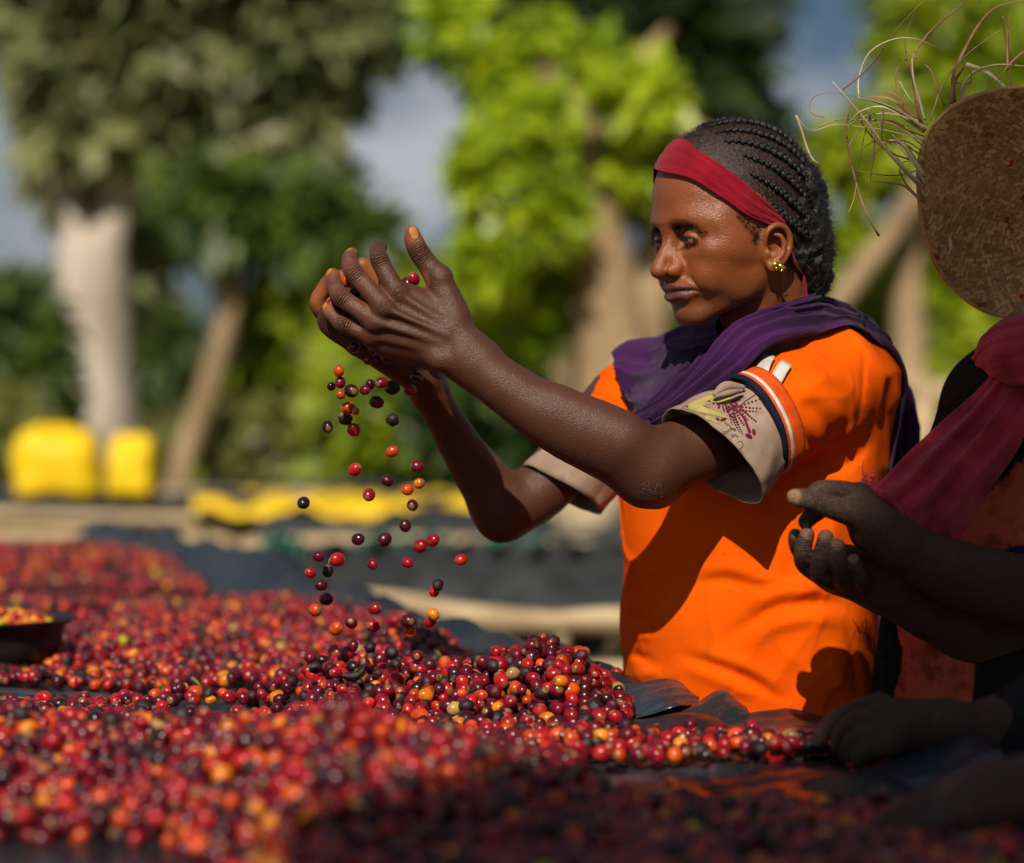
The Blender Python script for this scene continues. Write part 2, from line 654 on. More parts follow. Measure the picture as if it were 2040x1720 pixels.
def add_head(S, ears=True, M=None, O=None, sc=None):
    S.frame(H_M if M is None else M, H_O if O is None else O, H_S if sc is None else sc, (.945, 1, 1))
    e, c, ch, lb = S.ell, S.cap, S.chain, S.limb
    e((-.006, 0, .064), (.0965, .0715, .0910), k=.01)                 # skull
    e((.026, 0, .066), (.064, .064, .066), k=.03)                     # forehead
    e((.040, 0, .004), (.050, .052, .062), k=.03)                     # face mass
    e((.038, 0, -.020), (.042, .038, .040), k=.02)
    for s in (1, -1):
        lb([(.004, .055*s, .006), (.008, .051*s, -.016), (.038, .037*s, -.043), (.071, .012*s, -.0590)], [.011, .0085, .008, .011], k=.020)   # jaw
        e((.026, .044*s, -.010), (.034, .012, .032), k=.026)           # side of the cheek
        e((.055, .0450*s, .010), (.026, .0160, .0130), k=.024)            # cheekbone
        e((.056, .032*s, -.018), (.024, .015, .018), k=.022)            # cheek
        lb([(.089, .006*s, .0430), (.086, .026*s, .0460), (.071, .048*s, .0425)], [.0090, .0095, .0080], k=.018)   # brow ridge
        e((.032, .057*s, .036), (.028, .010, .030), k=.02)             # temple
    e((.0750, 0, -.0590), (.0150, .0180, .0125), k=.016)                # chin
    e((.086, 0, -.030), (.0175, .025, .018), k=.016)                   # muzzle
    for s in (1, -1):
        e((.1000, .0290*s, .0268), (.0165, .0165, .0105), k=.012, op='s')     # eye socket
        e((.0920, .0165*s, .0270), (.0080, .0065, .0110), k=.012, op='s')     # inner corner hollow
    # nose
    lb([(.0895, 0, .0450), (.0955, 0, .0270), (.1065, 0, .0090), (.1145, 0, -.0030)], [.0080, .0068, .0076, .0086], k=.008)
    e((.1160, 0, -.0085), (.0100, .0098, .0086), k=.005)
    for s in (1, -1):
        e((.1020, .0132*s, -.0095), (.0112, .0072, .0080), k=.004)     # wings
        c((.0960, .0205*s, -.0080), (.0945, .0215*s, -.016), .0013, .0014, k=.005, op='s')   # crease behind the wing
        c((.0985, .0080*s, .0060), (.0970, .0125*s, -.0050), .0065, .0070, k=.006)
        c((.1115, .0058*s, -.0178), (.1050, .0098*s, -.0178), .0030, .0030, k=.003, op='s')  # nostril
    c((.1110, 0, -.0155), (.101, 0, -.0205), .0045, .0045, k=.006)
    c((.1065, 0, -.0230), (.1060, 0, -.0270), .0020, .0018, k=.005, op='s')   # philtrum
    # lips
    for s in (1, -1):
        lb([(.1020, .001*s, -.0295), (.1000, .011*s, -.0290), (.0845, .0285*s, -.0335)], [.0050, .0045, .0022], k=.004)
        lb([(.0985, .000*s, -.0408), (.0950, .012*s, -.0396), (.0845, .0270*s, -.0352)], [.0072, .0064, .0024], k=.0035)
        lb([(.1090, 0, -.0340), (.1035, .012*s, -.0335), (.0900, .0275*s, -.0335), (.0820, .0325*s, -.0360)], [.0018, .0017, .0016, .0010], k=.003, op='s')
        # cheek folds
        lb([(.0985, .0225*s, -.0120), (.0900, .0300*s, -.0225), (.0830, .0345*s, -.0325), (.0800, .0350*s, -.0420)], [.0018, .0023, .0022, .0010], k=.0035, op='s')
        lb([(.0850, .0370*s, -.0270), (.0770, .0395*s, -.0390), (.0710, .0390*s, -.0490)], [.0012, .0020, .0009], k=.0045, op='s')
        e((.0735, .0385*s, -.0190), (.0105, .0065, .0130), k=.014)
    c((.0985, .010, -.0480), (.0985, -.010, -.0480), .0035, .0035, k=.010, op='s')
    # eyes: ball, lids
    for s in (1, -1):
        C = np.array([.0810, .0295*s, .0258])
        e(C, (.0118, .0118, .0118), k=.001)
        lid = []
        lo_ = []
        fold = []
        for t in np.linspace(-1, 1, 7):
            ang = math.radians(52 * t + 10) * s
            dirx = math.cos(ang); diry = math.sin(ang)
            up_ = math.radians(10 - 12 * t * t - 6 * t)
            lid.append(C + .0124 * np.array([dirx * math.cos(up_), diry * math.cos(up_), math.sin(up_)]))
            dn = math.radians(-29 + 15 * t * t - 3 * t)
            lo_.append(C + .0120 * np.array([dirx * math.cos(dn), diry * math.cos(dn), math.sin(dn)]))
            fu = math.radians(44 - 24 * t * t - 9 * t)
            fold.append(C + .0138 * np.array([dirx * math.cos(fu), diry * math.cos(fu), math.sin(fu)]))
        e(C + np.array([-.0008, .0005*s, .0042]), (.0124, .0140, .0092), k=.003)   # upper lid swell
        lb(lid, [.0012, .0015, .0017, .0018, .0018, .0016, .0012], k=.0025, n=2)
        lb(lo_, [.0012, .0014, .0016, .0017, .0017, .0015, .0012], k=.0035, n=2)
        lb(fold, [.0010, .0013, .0015, .0015, .0015, .0013, .0010], k=.002, op='s', n=2)
    # ears
    for s in ((1, -1) if ears else ()):
        y0 = .0655
        E = lambda x, y, z: np.array([x * .95 + .009, (y0 + y) * s, z * .80 + .004])
        e(E(-.012, .004, .004), (.020, .0065, .023), k=.008)
        e(E(-.012, .0115, .005), (.0145, .0090, .0165), k=.004, op='s')
        helix = [E(.003, .003, .004), E(.0045, .009, .018), E(.000, .012, .0285), E(-.010, .0135, .0335), E(-.021, .0135, .0300), E(-.0285, .013, .0200), E(-.0300, .0125, .006), E(-.0255, .0115, -.008), E(-.0175, .010, -.0185), E(-.008, .009, -.0240)]
        lb(helix, [.0024, .0030, .0036, .0038, .0038, .0037, .0034, .0031, .0032, .0040], k=.003, n=3)
        anti = [E(-.008, .009, .021), E(-.0165, .0118, .018), E(-.0205, .0120, .006), E(-.0180, .0115, -.006), E(-.0110, .0105, -.0135)]
        lb(anti, [.0018, .0028, .0031, .0031, .0034], k=.003, n=3)
        e(E(.0010, .0075, -.0050), (.0042, .0038, .0055), k=.003)          # tragus
        e(E(-.0050, .0075, -.0230), (.0085, .0042, .0075), k=.005)         # lobe
        e(E(-.0060, .006, -.0035), (.0050, .0075, .0050), k=.003, op='s')   # canal
    # neck
    S.ell((-.032, 0, -.040), (.048, .046, .060), k=.03)
    lb([(-.030, 0, -.030), (-.040, 0, -.085), (-.055, .0, -.150)], [.044, .047, .058], k=.02)
    for s in (1, -1):
        c((-.016, .050*s, -.022), (.004, .012*s, -.135), .0090, .0085, k=.012)
    S.frame()


def hn(cx, cy, d):                 # hand coordinates measured on an enlarged view of the hands
    return at(580 + cx / 4.778, 420 + cy / 4.778, d + .07)


WA_E1 = at(1292, 932, 2.572)
WA_W1 = hn(1465, 1235, 2.490)
WA_S1 = at(1630, 770, 2.670)
NAILS = []                          # (centre, normal, along, half width, half length)


def add_near_arm(S):
    S.limb([WA_S1, at(1440, 868, 2.622), WA_E1], [.036, .0385, .0370], k=.02, n=2)
    S.limb([WA_E1, at(1200, 882, 2.560), at(1117, 845, 2.558), at(1026, 785, 2.558), at(925, 712, 2.560)], [.0365, .0370, .0330, .0290, .0245], k=.02)
    S.cap(at(1313, 975, 2.575), at(1285, 965, 2.570), .0150, .018, k=.02)       # elbow point
    S.cap(at(1240, 872, 2.545), at(1120, 815, 2.548), .020, .016, k=.03)        # forearm muscle
    # wrist
    w1, w2 = hn(1545, 1130, 2.488), hn(1375, 1345, 2.492)
    S.cap(at(955, 712, 2.560), w1, .0215, .0175, k=.012)
    S.cap(at(945, 735, 2.564), w2, .0200, .0165, k=.012)
    S.ell(hn(1400, 1420, 2.478), (.010, .008, .010), k=.012)                     # wrist bone
    m = {'i': hn(1015, 790, 2.487), 'm': hn(890, 930, 2.481), 'r': hn(805, 1065, 2.487), 'p': hn(775, 1195, 2.499)}
    base = {'i': hn(1530, 1110, 2.492), 'm': hn(1480, 1190, 2.490), 'r': hn(1430, 1260, 2.492), 'p': hn(1380, 1330, 2.496)}
    rb = {'i': .0165, 'm': .0160, 'r': .0155, 'p': .0150}
    for q in 'imrp':
        S.cap(base[q], m[q] + np.array([0, .006, 0]), rb[q], .0125, k=.010)
        S.ell(m[q] + np.array([0, -.0015, 0]), (.0105, .0105, .0105), k=.006)     # knuckle
    for q, a in (('i', -.0105), ('m', -.0120), ('r', -.0115), ('p', -.0105)):     # tendons
        b0 = base[q] + np.array([0, a - .004, 0]); b1 = m[q] + np.array([0, a + .002, 0])
        S.limb([b0, (b0 + b1) / 2 + np.array([0, -.001, 0]), b1], [.0020, .0022, .0028], k=.007)
    S.cap(hn(1450, 930, 2.500), hn(1130, 800, 2.500), .0145, .0105, k=.012)      # thumb-index muscle
    S.cap(hn(1330, 1410, 2.508), hn(900, 1290, 2.512), .0130, .0125, k=.012)     # heel of the hand
    # fingers
    S.limb([m['i'], hn(905, 600, 2.490), hn(838, 455, 2.497), hn(822, 385, 2.516), hn(850, 352, 2.532)], [.0113, .0100, .0098, .0085, .0074], k=.004)
    S.limb([m['m'], hn(740, 750, 2.485), hn(592, 588, 2.492), hn(556, 470, 2.508), hn(580, 418, 2.520)], [.0115, .0100, .0100, .0087, .0076], k=.004)
    S.limb([m['r'], hn(640, 940, 2.490), hn(470, 815, 2.496), hn(408, 680, 2.508), hn(396, 610, 2.518)], [.0112, .0098, .0097, .0083, .0074], k=.004)
    S.limb([m['p'], hn(630, 1140, 2.500), hn(490, 1085, 2.503), hn(385, 985, 2.510), hn(352, 925, 2.516)], [.0105, .0088, .0086, .0072, .0064], k=.004)
    for a, r in ((hn(838, 455, 2.490), .0085), (hn(592, 588, 2.485), .0088), (hn(470, 815, 2.489), .0085), (hn(490, 1085, 2.497), .0074)):
        S.ell(a, (r*.92, r*.92, r*.92), k=.006)
    # webs
    S.cap(hn(900, 740, 2.498), hn(820, 830, 2.496), .007, .007, k=.008)
    S.cap(hn(800, 880, 2.498), hn(730, 960, 2.498), .007, .007, k=.008)
    # thumb
    S.limb([hn(1560, 1030, 2.495), hn(1470, 820, 2.498), hn(1395, 650, 2.500), hn(1300, 510, 2.503), hn(1212, 385, 2.505), hn(1165, 275, 2.505), hn(1150, 212, 2.503)],
            [.0180, .0165, .0140, .0115, .0112, .0100, .0080], k=.005)
    S.ell(hn(1430, 620, 2.494), (.0110, .0100, .0110), k=.008)
    # nails
    NAILS.append((hn(1172, 205, 2.4952), nrm((.22, -1, .1)), nrm(hn(1150, 130, 2.5) - hn(1195, 290, 2.5)), .0050, .0074))
    NAILS.append((hn(548, 378, 2.5155), nrm((-.45, -.35, .8)), nrm((.3, .8, .5)), .0042, .0052))
    NAILS.append((hn(350, 582, 2.5125), nrm((-.75, -.5, .35)), nrm((-.1, .5, .85)), .0042, .0054))
    NAILS.append((hn(315, 905, 2.5120), nrm((-.8, -.5, .2)), nrm((-.2, .4, .85)), .0036, .0048))


def add_far_arm(S):
    S.limb([at(1235, 800, 2.845), at(1078, 975, 2.815), at(1002, 1013, 2.800)], [.040, .0345, .0325], k=.02)
    S.limb([at(1002, 1013, 2.800), at(968, 963, 2.789), at(926, 903, 2.772), at(888, 838, 2.749), at(850, 772, 2.724)], [.0325, .0310, .0255, .0215, .0200], k=.02)
    S.cap(at(995, 1042, 2.800), at(1008, 1040, 2.800), .0150, .0150, k=.02)
    w = at(842, 752, 2.716)
    S.cap(at(858, 785, 2.727), w, .0205, .0205, k=.01)
    mp, mr, mm, mi = at(712, 688, 2.630), at(702, 672, 2.650), at(706, 652, 2.670), at(722, 636, 2.685)
    for q, o in ((mp, (0, -.012, -.004)), (mr, (0, -.004, 0)), (mm, (0, .004, .002)), (mi, (0, .012, .006))):
        S.cap(w + np.array(o), q, .0170, .0120, k=.012)
    S.limb([mp, at(652, 650, 2.618), at(652, 618, 2.605), at(662, 603, 2.598)], [.0110, .0090, .0074, .0065], k=.004)
    S.limb([mr, at(637, 614, 2.636), at(646, 575, 2.626), at(658, 556, 2.620)], [.0115, .0098, .0085, .0074], k=.004)
    S.limb([mm, at(655, 590, 2.665), at(672, 560, 2.652), at(683, 550, 2.640)], [.0115, .0098, .0085, .0075], k=.004)
    S.limb([mi, at(690, 575, 2.690), at(705, 545, 2.675), at(718, 535, 2.660)], [.0115, .0098, .0085, .0075], k=.004)
    # thumb, its orange pad lit between the fingers of the other hand
    S.limb([at(815, 715, 2.685), at(790, 640, 2.660), at(765, 585, 2.645), at(738, 548, 2.636), at(722, 527, 2.628)], [.0180, .0150, .0110, .0100, .0078], k=.006)
    NAILS.append((at(654, 592, 2.597), nrm((-.9, -.2, .3)), nrm((0, .2, 1)), .0035, .0045))


BODY = Solid()
add_head(BODY)
add_near_arm(BODY)
add_far_arm(BODY)
# trunk under the clothes
BODY.chain([at(1565, 700, 2.73), at(1500, 930, 2.79), at(1490, 1200, 2.80), at(1490, 1420, 2.82)], [.045, .080, .085, .09], k=.05)
BODY.cap(at(1600, 770, 2.700), at(1300, 800, 2.820), .030, .030, k=.05)

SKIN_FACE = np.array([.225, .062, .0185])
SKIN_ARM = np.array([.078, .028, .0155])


def skin_colors(V):
    n = len(V)
    c = np.tile(SKIN_ARM, (n, 1)).astype(float)
    L = head_local(V)
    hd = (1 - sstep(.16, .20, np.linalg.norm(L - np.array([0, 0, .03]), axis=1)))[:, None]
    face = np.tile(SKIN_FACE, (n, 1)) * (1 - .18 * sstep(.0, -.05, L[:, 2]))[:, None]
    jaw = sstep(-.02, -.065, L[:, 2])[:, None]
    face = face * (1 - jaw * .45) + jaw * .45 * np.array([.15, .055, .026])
    # darker round the eyes and the mouth, purple lips
    for s in (1, -1):
        de = np.linalg.norm((L - np.array([.086, .027*s, .026])) / np.array([.02, .024, .014]), axis=1)
        w = (1 - sstep(.5, 1.2, de))[:, None] * .10
        face = face * (1 - w) + w * np.array([.095, .034, .018])
        ge = np.linalg.norm((L - np.array([.0810, .0295*s, .0258])) * np.array([.945, 1, 1]), axis=1)
        el = np.arctan2(L[:, 2] - .0258, np.hypot(L[:, 0] - .0810, L[:, 1] - .0295*s))
        white = (ge < .0127) & (el < math.radians(12)) & (el > math.radians(-28)) & (L[:, 0] > .082)
        iris = np.hypot(L[:, 1] - .0265*s, L[:, 2] - .0232) < .0054
        face[white] = (.34, .27, .23)
        face[white & iris] = (.012, .007, .005)
        br = np.interp(np.abs(L[:, 1]), [.010, .022, .034, .046], [.0428, .0455, .0445, .0365])
        th = np.interp(np.abs(L[:, 1]), [.008, .014, .034, .047], [.0020, .0036, .0028, .0006])
        bm = (np.abs(L[:, 2] - br) < th) & (L[:, 0] > .055) & (np.sign(L[:, 1]) == s) & (np.abs(L[:, 1]) < .047)
        face[bm] = face[bm] * .6
    dl = np.linalg.norm((L - np.array([.098, 0, -.0345])) / np.array([.016, .0235, .0105]), axis=1)
    lips = ((L[:, 0] > .086) & (np.abs(L[:, 2] + .0345) < .0100 * np.clip(1 - (np.abs(L[:, 1]) / .0275) ** 2, 0, 1) ** .6))
    face[lips] = np.where((L[lips, 2] > -.0338)[:, None], np.array([.082, .026, .022]), np.array([.125, .042, .040]))
    # scalp where hair is thin
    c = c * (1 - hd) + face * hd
    # stained orange finger tips and palms
    for q, r, a in ((hn(1150, 200, 2.50), .022, .55), (hn(560, 390, 2.515), .013, .5), (hn(380, 580, 2.515), .016, .7), (hn(330, 910, 2.513), .018, .8),
                    (at(640, 590, 2.625), .022, .9), (at(660, 560, 2.630), .022, .9), (at(738, 545, 2.630), .030, 1.0), (at(690, 560, 2.660), .030, .9), (hn(1270, 660, 2.495), .012, .6)):
        w = (1 - sstep(.35 * r, r, np.linalg.norm(V - q, axis=1)))[:, None] * a
        c = c * (1 - w) + w * np.array([.33, .105, .030])
    # reddish fingers
    w = (1 - sstep(.02, .06, np.linalg.norm(V - hn(500, 700, 2.50), axis=1)))[:, None] * .5
    c = c * (1 - w) + w * np.array([.170, .062, .036])
    for q, nn_, al, hw, hl in NAILS:
        d = V - q
        t = np.cross(nn_, al)
        x = d @ t; y = d @ nrm(np.cross(t, nn_)); z = d @ nn_
        m = ((x / hw) ** 2 + (y / hl) ** 2 < 1) & (np.abs(z) < .0045)
        c[m] = (.42, .155, .030)
        rim = (((x / hw) ** 2 + (y / hl) ** 2 >= 1) & ((x / hw) ** 2 + (y / hl) ** 2 < 1.45)) & (np.abs(z) < .0045)
        c[rim] = c[rim] * .5
    # crease mask
    w = np.zeros(n)
    for q, r in ((hn(838, 455, 2.49), .012), (hn(592, 588, 2.485), .012), (hn(470, 815, 2.489), .012), (hn(490, 1085, 2.497), .011), (hn(1230, 400, 2.495), .014), (hn(1010, 790, 2.476), .010), (hn(890, 930, 2.470), .010), (at(1300, 985, 2.54), .022), (hn(1330, 680, 2.49), .014),
                 (head_world((.068, .048, .024)), .011), (head_world((.078, .040, .013)), .010), (at(1000, 1050, 2.78), .02)):
        w = np.maximum(w, (1 - sstep(.4 * r, r, np.linalg.norm(V - q, axis=1))))
    w = np.maximum(w, .05)
    return np.column_stack([c, w])


M_SKIN = mat_skin('skin', rough=.42, pore=.00042, coat=.0, spec=.30)
add_creases(M_SKIN, [(hn(838, 455, 2.488), hn(905, 600, 2.49) - hn(838, 455, 2.49), .0135), (hn(592, 588, 2.483), hn(740, 750, 2.49) - hn(592, 588, 2.49), .0135), (hn(470, 815, 2.487), hn(640, 940, 2.49) - hn(470, 815, 2.49), .0135),
                     (hn(490, 1085, 2.495), hn(630, 1140, 2.5) - hn(490, 1085, 2.5), .012), (hn(1230, 400, 2.494), hn(1300, 510, 2.5) - hn(1165, 275, 2.5), .0165), (hn(820, 390, 2.505), hn(838, 455, 2.5) - hn(820, 385, 2.51), .008), (hn(560, 470, 2.498), hn(592, 588, 2.5) - hn(556, 470, 2.5), .008),
                     (hn(408, 680, 2.498), hn(470, 815, 2.5) - hn(408, 680, 2.5), .008)])
add_creases(M_SKIN, [(head_world((.066, .050, .022)), H_U + .3 * H_F, .014), (head_world((.080, .038, .012)), H_U - .5 * H_F, .010)], .0004, .0034)
# sweat: the face shines, the dusty arms and hands do not
_nt = M_SKIN.node_tree; _nn = _nt.nodes; _b = _nn['Principled BSDF']; _rs = _b.inputs['Roughness'].links[0].from_socket
_tc = _nn.new('ShaderNodeTexCoord'); _sb = _nn.new('ShaderNodeVectorMath'); _sb.operation = 'DISTANCE'; _sb.inputs[1].default_value = tuple(head_world((.02, 0, .03)))
_nt.links.new(_tc.outputs['Object'], _sb.inputs[0])
_mr = N(_nn, 'ShaderNodeMapRange'); _mr.inputs['From Min'].default_value = .12; _mr.inputs['From Max'].default_value = .16; _mr.inputs['To Min'].default_value = -.03; _mr.inputs['To Max'].default_value = .035
_nt.links.new(_sb.outputs['Value'], _mr.inputs['Value'])
_ad = _nn.new('ShaderNodeMath'); _ad.operation = 'ADD'; _nt.links.new(_rs, _ad.inputs[0]); _nt.links.new(_mr.outputs['Result'], _ad.inputs[1]); _nt.links.new(_ad.outputs['Value'], _b.inputs['Roughness'])
_mc = N(_nn, 'ShaderNodeMapRange'); _mc.inputs['From Min'].default_value = .12; _mc.inputs['From Max'].default_value = .16; _mc.inputs['To Min'].default_value = .34; _mc.inputs['To Max'].default_value = .10
_nt.links.new(_sb.outputs['Value'], _mc.inputs['Value']); _nt.links.new(_mc.outputs['Result'], _b.inputs['Coat Weight'])
_b.inputs['Coat Roughness'].default_value = .28
_nt.links.new(_b.inputs['Normal'].links[0].from_socket, _b.inputs['Coat Normal'])
WOMAN = empty('person', (0.28, 2.80, 0.0))
tag(WOMAN, 'woman in orange shirt, purple scarf and red headband tossing coffee cherries from both hands', 'person')
bv, bf = BODY.mesh((-.28, 2.46, .88), (.50, 2.98, 1.63), .0015)
bv = relax(bv, bf, 1, .35)
body_me = mesh_np('body', bv, bf)
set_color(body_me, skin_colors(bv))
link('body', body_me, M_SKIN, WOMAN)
# ------------------------------------------------------------------ the woman in orange: clothes and hair
M_ORANGE = mat_noise('orange_knit', (.76, .085, .001), (.86, .115, .002), scale=9, rough=.9, bump=.0006, bscale=900, detail=6, spec=.05)
def specks(m, scale, col, lo, hi):
    nt = m.node_tree; nn = nt.nodes; ll = nt.links; b = nn['Principled BSDF']
    src = b.inputs['Base Color'].links[0].from_socket
    tc = nn.new('ShaderNodeTexCoord'); no = N(nn, 'ShaderNodeTexNoise', Scale=scale, Detail=3.0)
    ll.new(tc.outputs['Object'], no.inputs['Vector'])
    r = nn.new('ShaderNodeValToRGB'); r.color_ramp.elements[0].position = lo; r.color_ramp.elements[1].position = hi
    ll.new(no.outputs['Fac'], r.inputs['Fac'])
    mx = nn.new('ShaderNodeMixRGB'); mx.inputs['Color2'].default_value = rgba(col)
    ll.new(r.outputs['Color'], mx.inputs['Fac']); ll.new(src, mx.inputs['Color1']); ll.new(mx.outputs['Color'], b.inputs['Base Color'])


specks(M_ORANGE, 140, (.30, .05, .01), .715, .76)
specks(M_ORANGE, 34, (.60, .07, .003), .62, .80)
M_TAN = mat_noise('tan_cotton', (.25, .17, .125), (.36, .26, .20), scale=16, rough=.9, bump=.0005, bscale=1100, spec=.15)
specks(M_TAN, 45, (.16, .10, .07), .60, .80)
M_WHITE_TRIM = mat_noise('white_tape', (.42, .40, .37), (.58, .56, .52), scale=60, rough=.9, bump=.0004, bscale=900, spec=.15)
M_NAVY = mat_noise('navy_rib', (.006, .008, .022), (.012, .015, .035), scale=80, rough=.9, bump=.0006, bscale=900, spec=.1)
M_RIB = mat_noise('orange_rib', (.52, .060, .006), (.70, .095, .008), scale=60, rough=.9, bump=.0012, bscale=700, spec=.1)
M_PURPLE = mat_noise('purple_cloth', (.026, .005, .040), (.056, .010, .078), scale=14, rough=.9, bump=.0005, bscale=1200, spec=.12, sheen=.10)
M_RED_BAND = mat_noise('red_jersey', (.155, .002, .010), (.25, .004, .016), scale=22, rough=.9, bump=.0006, bscale=1000, spec=.12, sheen=.1)
M_HAIR = mat_noise('black_hair', (.003, .0027, .0027), (.009, .008, .007), scale=300, rough=.38, bump=.001, bscale=900, spec=.5)
M_SCALP = mat_noise('scalp_stubble', (.006, .004, .003), (.055, .021, .012), scale=320, rough=.5, bump=.0012, bscale=700, spec=.5, contrast=(.42, .62))
M_GOLD = mat_noise('yellow_gold', (.75, .55, .05), (.95, .75, .10), scale=100, rough=.15, metal=1.0)
M_MAROON = mat_noise('maroon_print', (.09, .008, .022), (.13, .012, .032), scale=60, rough=.9, spec=.1)
M_LINE = mat_noise('dark_print', (.05, .018, .018), (.07, .025, .025), scale=60, rough=.9, spec=.1)
M_OLIVE = mat_noise('olive_print', (.30, .26, .075), (.38, .32, .11), scale=40, rough=.9, spec=.1)

TORSO_YAW = math.radians(48)
T_F = np.array([-math.cos(TORSO_YAW), -math.sin(TORSO_YAW), 0]); T_L = np.array([math.sin(TORSO_YAW), -math.cos(TORSO_YAW), 0])
T_R = np.stack([T_F, T_L, np.array([0, 0, 1.0])])
SHIRT = Solid()
SHIRT.ell(at(1478, 950, 2.785), (.100, .150, .145), k=.02, R=T_R)
SHIRT.ell(at(1485, 1130, 2.785), (.112, .150, .200), k=.06, R=T_R)
SHIRT.ell(at(1492, 1330, 2.79), (.116, .150, .190), k=.06, R=T_R)
SHIRT.ell(at(1505, 1560, 2.80), (.125, .160, .200), k=.06, R=T_R)
SHIRT.cap(at(1652, 760, 2.690), at(1300, 790, 2.840), .047, .047, k=.05)
SHIRT.cap(at(1690, 770, 2.760), at(1640, 900, 2.80), .060, .070, k=.05)        # back of the shoulder
WS_AX = nrm(WA_E1 - WA_S1)
WS_HEM = at(1537, 830, 2.612)
SHIRT.limb([at(1655, 750, 2.690), at(1600, 785, 2.650), WS_HEM - WS_AX * .012, WS_HEM + WS_AX * .030], [.050, .0565, .0535, .020], k=.03)
FS_AX = nrm(at(1002, 1013, 2.80) - at(1235, 800, 2.845))
SHIRT.limb([at(1290, 790, 2.845), at(1232, 830, 2.84), at(1195, 870, 2.832)], [.052, .046, .020], k=.03)

SHIRT_FOLDS = [  # (points in the picture, depth of the fold, half width in picture units)
    ([(1388, 1164), (1440, 1156), (1490, 1166), (1525, 1172)], -.0050, 13), ([(1390, 1138), (1450, 1130), (1520, 1150)], .0030, 14),
    ([(1448, 1272), (1500, 1238), (1560, 1208), (1640, 1200), (1690, 1212)], -.0060, 14), ([(1470, 1292), (1540, 1250), (1620, 1232), (1690, 1245)], .0045, 16),
    ([(1480, 1210), (1560, 1180), (1660, 1170)], .0040, 16),
    ([(1360, 1306), (1430, 1330), (1500, 1358), (1560, 1402)], -.0055, 13), ([(1370, 1332), (1440, 1358), (1510, 1392)], .0045, 15), ([(1400, 1300), (1480, 1325), (1560, 1368)], .0035, 14),
    ([(1250, 1228), (1285, 1236)], -.005, 10), ([(1255, 1300), (1300, 1318)], -.005, 10), ([(1258, 1262), (1300, 1270)], .004, 12), ([(1262, 1345), (1320, 1340)], .004, 12),
    ([(1330, 985), (1320, 1090), (1300, 1200)], -.0030, 16), ([(1640, 990), (1600, 1090), (1560, 1160)], -.0040, 18), ([(1680, 1000), (1650, 1100), (1610, 1180)], .004, 18),
    ([(1690, 1240), (1700, 1330), (1712, 1400)], -.0060, 10), ([(1660, 1300), (1680, 1380)], .004, 16),
    # sleeve
    ([(1500, 700), (1560, 690), (1640, 700)], -.0030, 9), ([(1520, 672), (1590, 672), (1660, 690)], .0025, 12), ([(1600, 800), (1640, 840), (1650, 890)], -.0035, 12), ([(1570, 760), (1640, 790), (1690, 850)], .0035, 15),
    ([(1600, 730), (1680, 740), (1720, 790)], -.003, 13), ([(1590, 850), (1620, 890), (1660, 920)], -.004, 11), ([(1548, 700), (1610, 720), (1650, 760)], .0025, 11), ([(1610, 905), (1660, 890), (1720, 840)], .004, 13), ([(1600, 935), (1680, 930), (1730, 880)], -.005, 12),
    ([(1722, 690), (1718, 780), (1705, 880)], -.0022, 5),
]


def shirt_disp(P):
    y = P[..., 1]
    px = P[..., 0] / y * FPX + 1020
    py = 860 - (P[..., 2] - CAM_Z) / y * FPX
    front = (1 - sstep(2.74, 2.86, y)).astype(np.float32)
    rn = snoise(P * np.array([1, 1, .75], np.float32), 19, 4)
    out = .0030 * np.clip(1 - np.abs(rn) * 2.2, 0, 1) ** 2 - .001 + .0016 * np.clip(1 - np.abs(snoise(P * np.array([1, 1, .8], np.float32), 36, 5)) * 2.4, 0, 1) ** 2 + .0012 * snoise(P, 38, 1) + .0016 * snoise(P * np.array([1, 1, .6], np.float32), 17, 2)
    for pts, a, w in SHIRT_FOLDS:
        Q = spline(pts, 9)
        lo = Q.min(0) - 3 * w; hi = Q.max(0) + 3 * w
        m = (px > lo[0]) & (px < hi[0]) & (py > lo[1]) & (py < hi[1])
        if not m.any(): continue
        x = px[m]; z = py[m]
        best = np.full(x.shape, 1e9)
        tt = np.zeros(x.shape)
        for i in range(len(Q) - 1):
            ax_, az_ = Q[i]; bx, bz = Q[i+1]
            L2 = (bx-ax_)**2 + (bz-az_)**2
            t = np.clip(((x-ax_)*(bx-ax_) + (z-az_)*(bz-az_)) / L2, 0, 1)
            d2 = (x-ax_-t*(bx-ax_))**2 + (z-az_-t*(bz-az_))**2
            up = d2 < best
            best = np.where(up, d2, best); tt = np.where(up, (i + t) / (len(Q) - 1), tt)
        fade = np.sin(np.clip(tt, .03, .97) * PI) ** .6
        out[m] = out[m] + a * fade * np.exp(-best / (w * w)) * front[m]
    return out


sv, sf = SHIRT.mesh((.02, 2.50, .72), (.50, 3.02, 1.42), .0028, disp=shirt_disp)
sv = relax(sv, sf, 1, .4)
SHIRT_OBJ = link('shirt', mesh_np('shirt', sv, sf), M_ORANGE, WOMAN)
SHIRT_OBJ['label'] = 'bright orange knitted short-sleeved shirt with creases at the waist'


def ring_frame(ax, px_dir, d):
    u = np.array([px_dir[0], 0, -px_dir[1]], float)
    u = nrm(u - ax * (u @ ax))
    w = np.cross(ax, u)
    return u, w


def loft_rings(rings, n=64):
    """rings: list of (centre, u, w, ru, rw, ripple fn or None)"""
    V = np.zeros((len(rings), n, 3))
    for i, (c, u, w, ru, rw, fn) in enumerate(rings):
        for k in range(n):
            a = 2 * PI * k / n
            m = 1.0 if fn is None else fn(a)
            V[i, k] = c + (math.cos(a) * ru * u + math.sin(a) * rw * w) * m
    return V


# near sleeve hem: rib, white stripe, navy stripe
u_, w_ = ring_frame(WS_AX, (187, 168), 2.6)


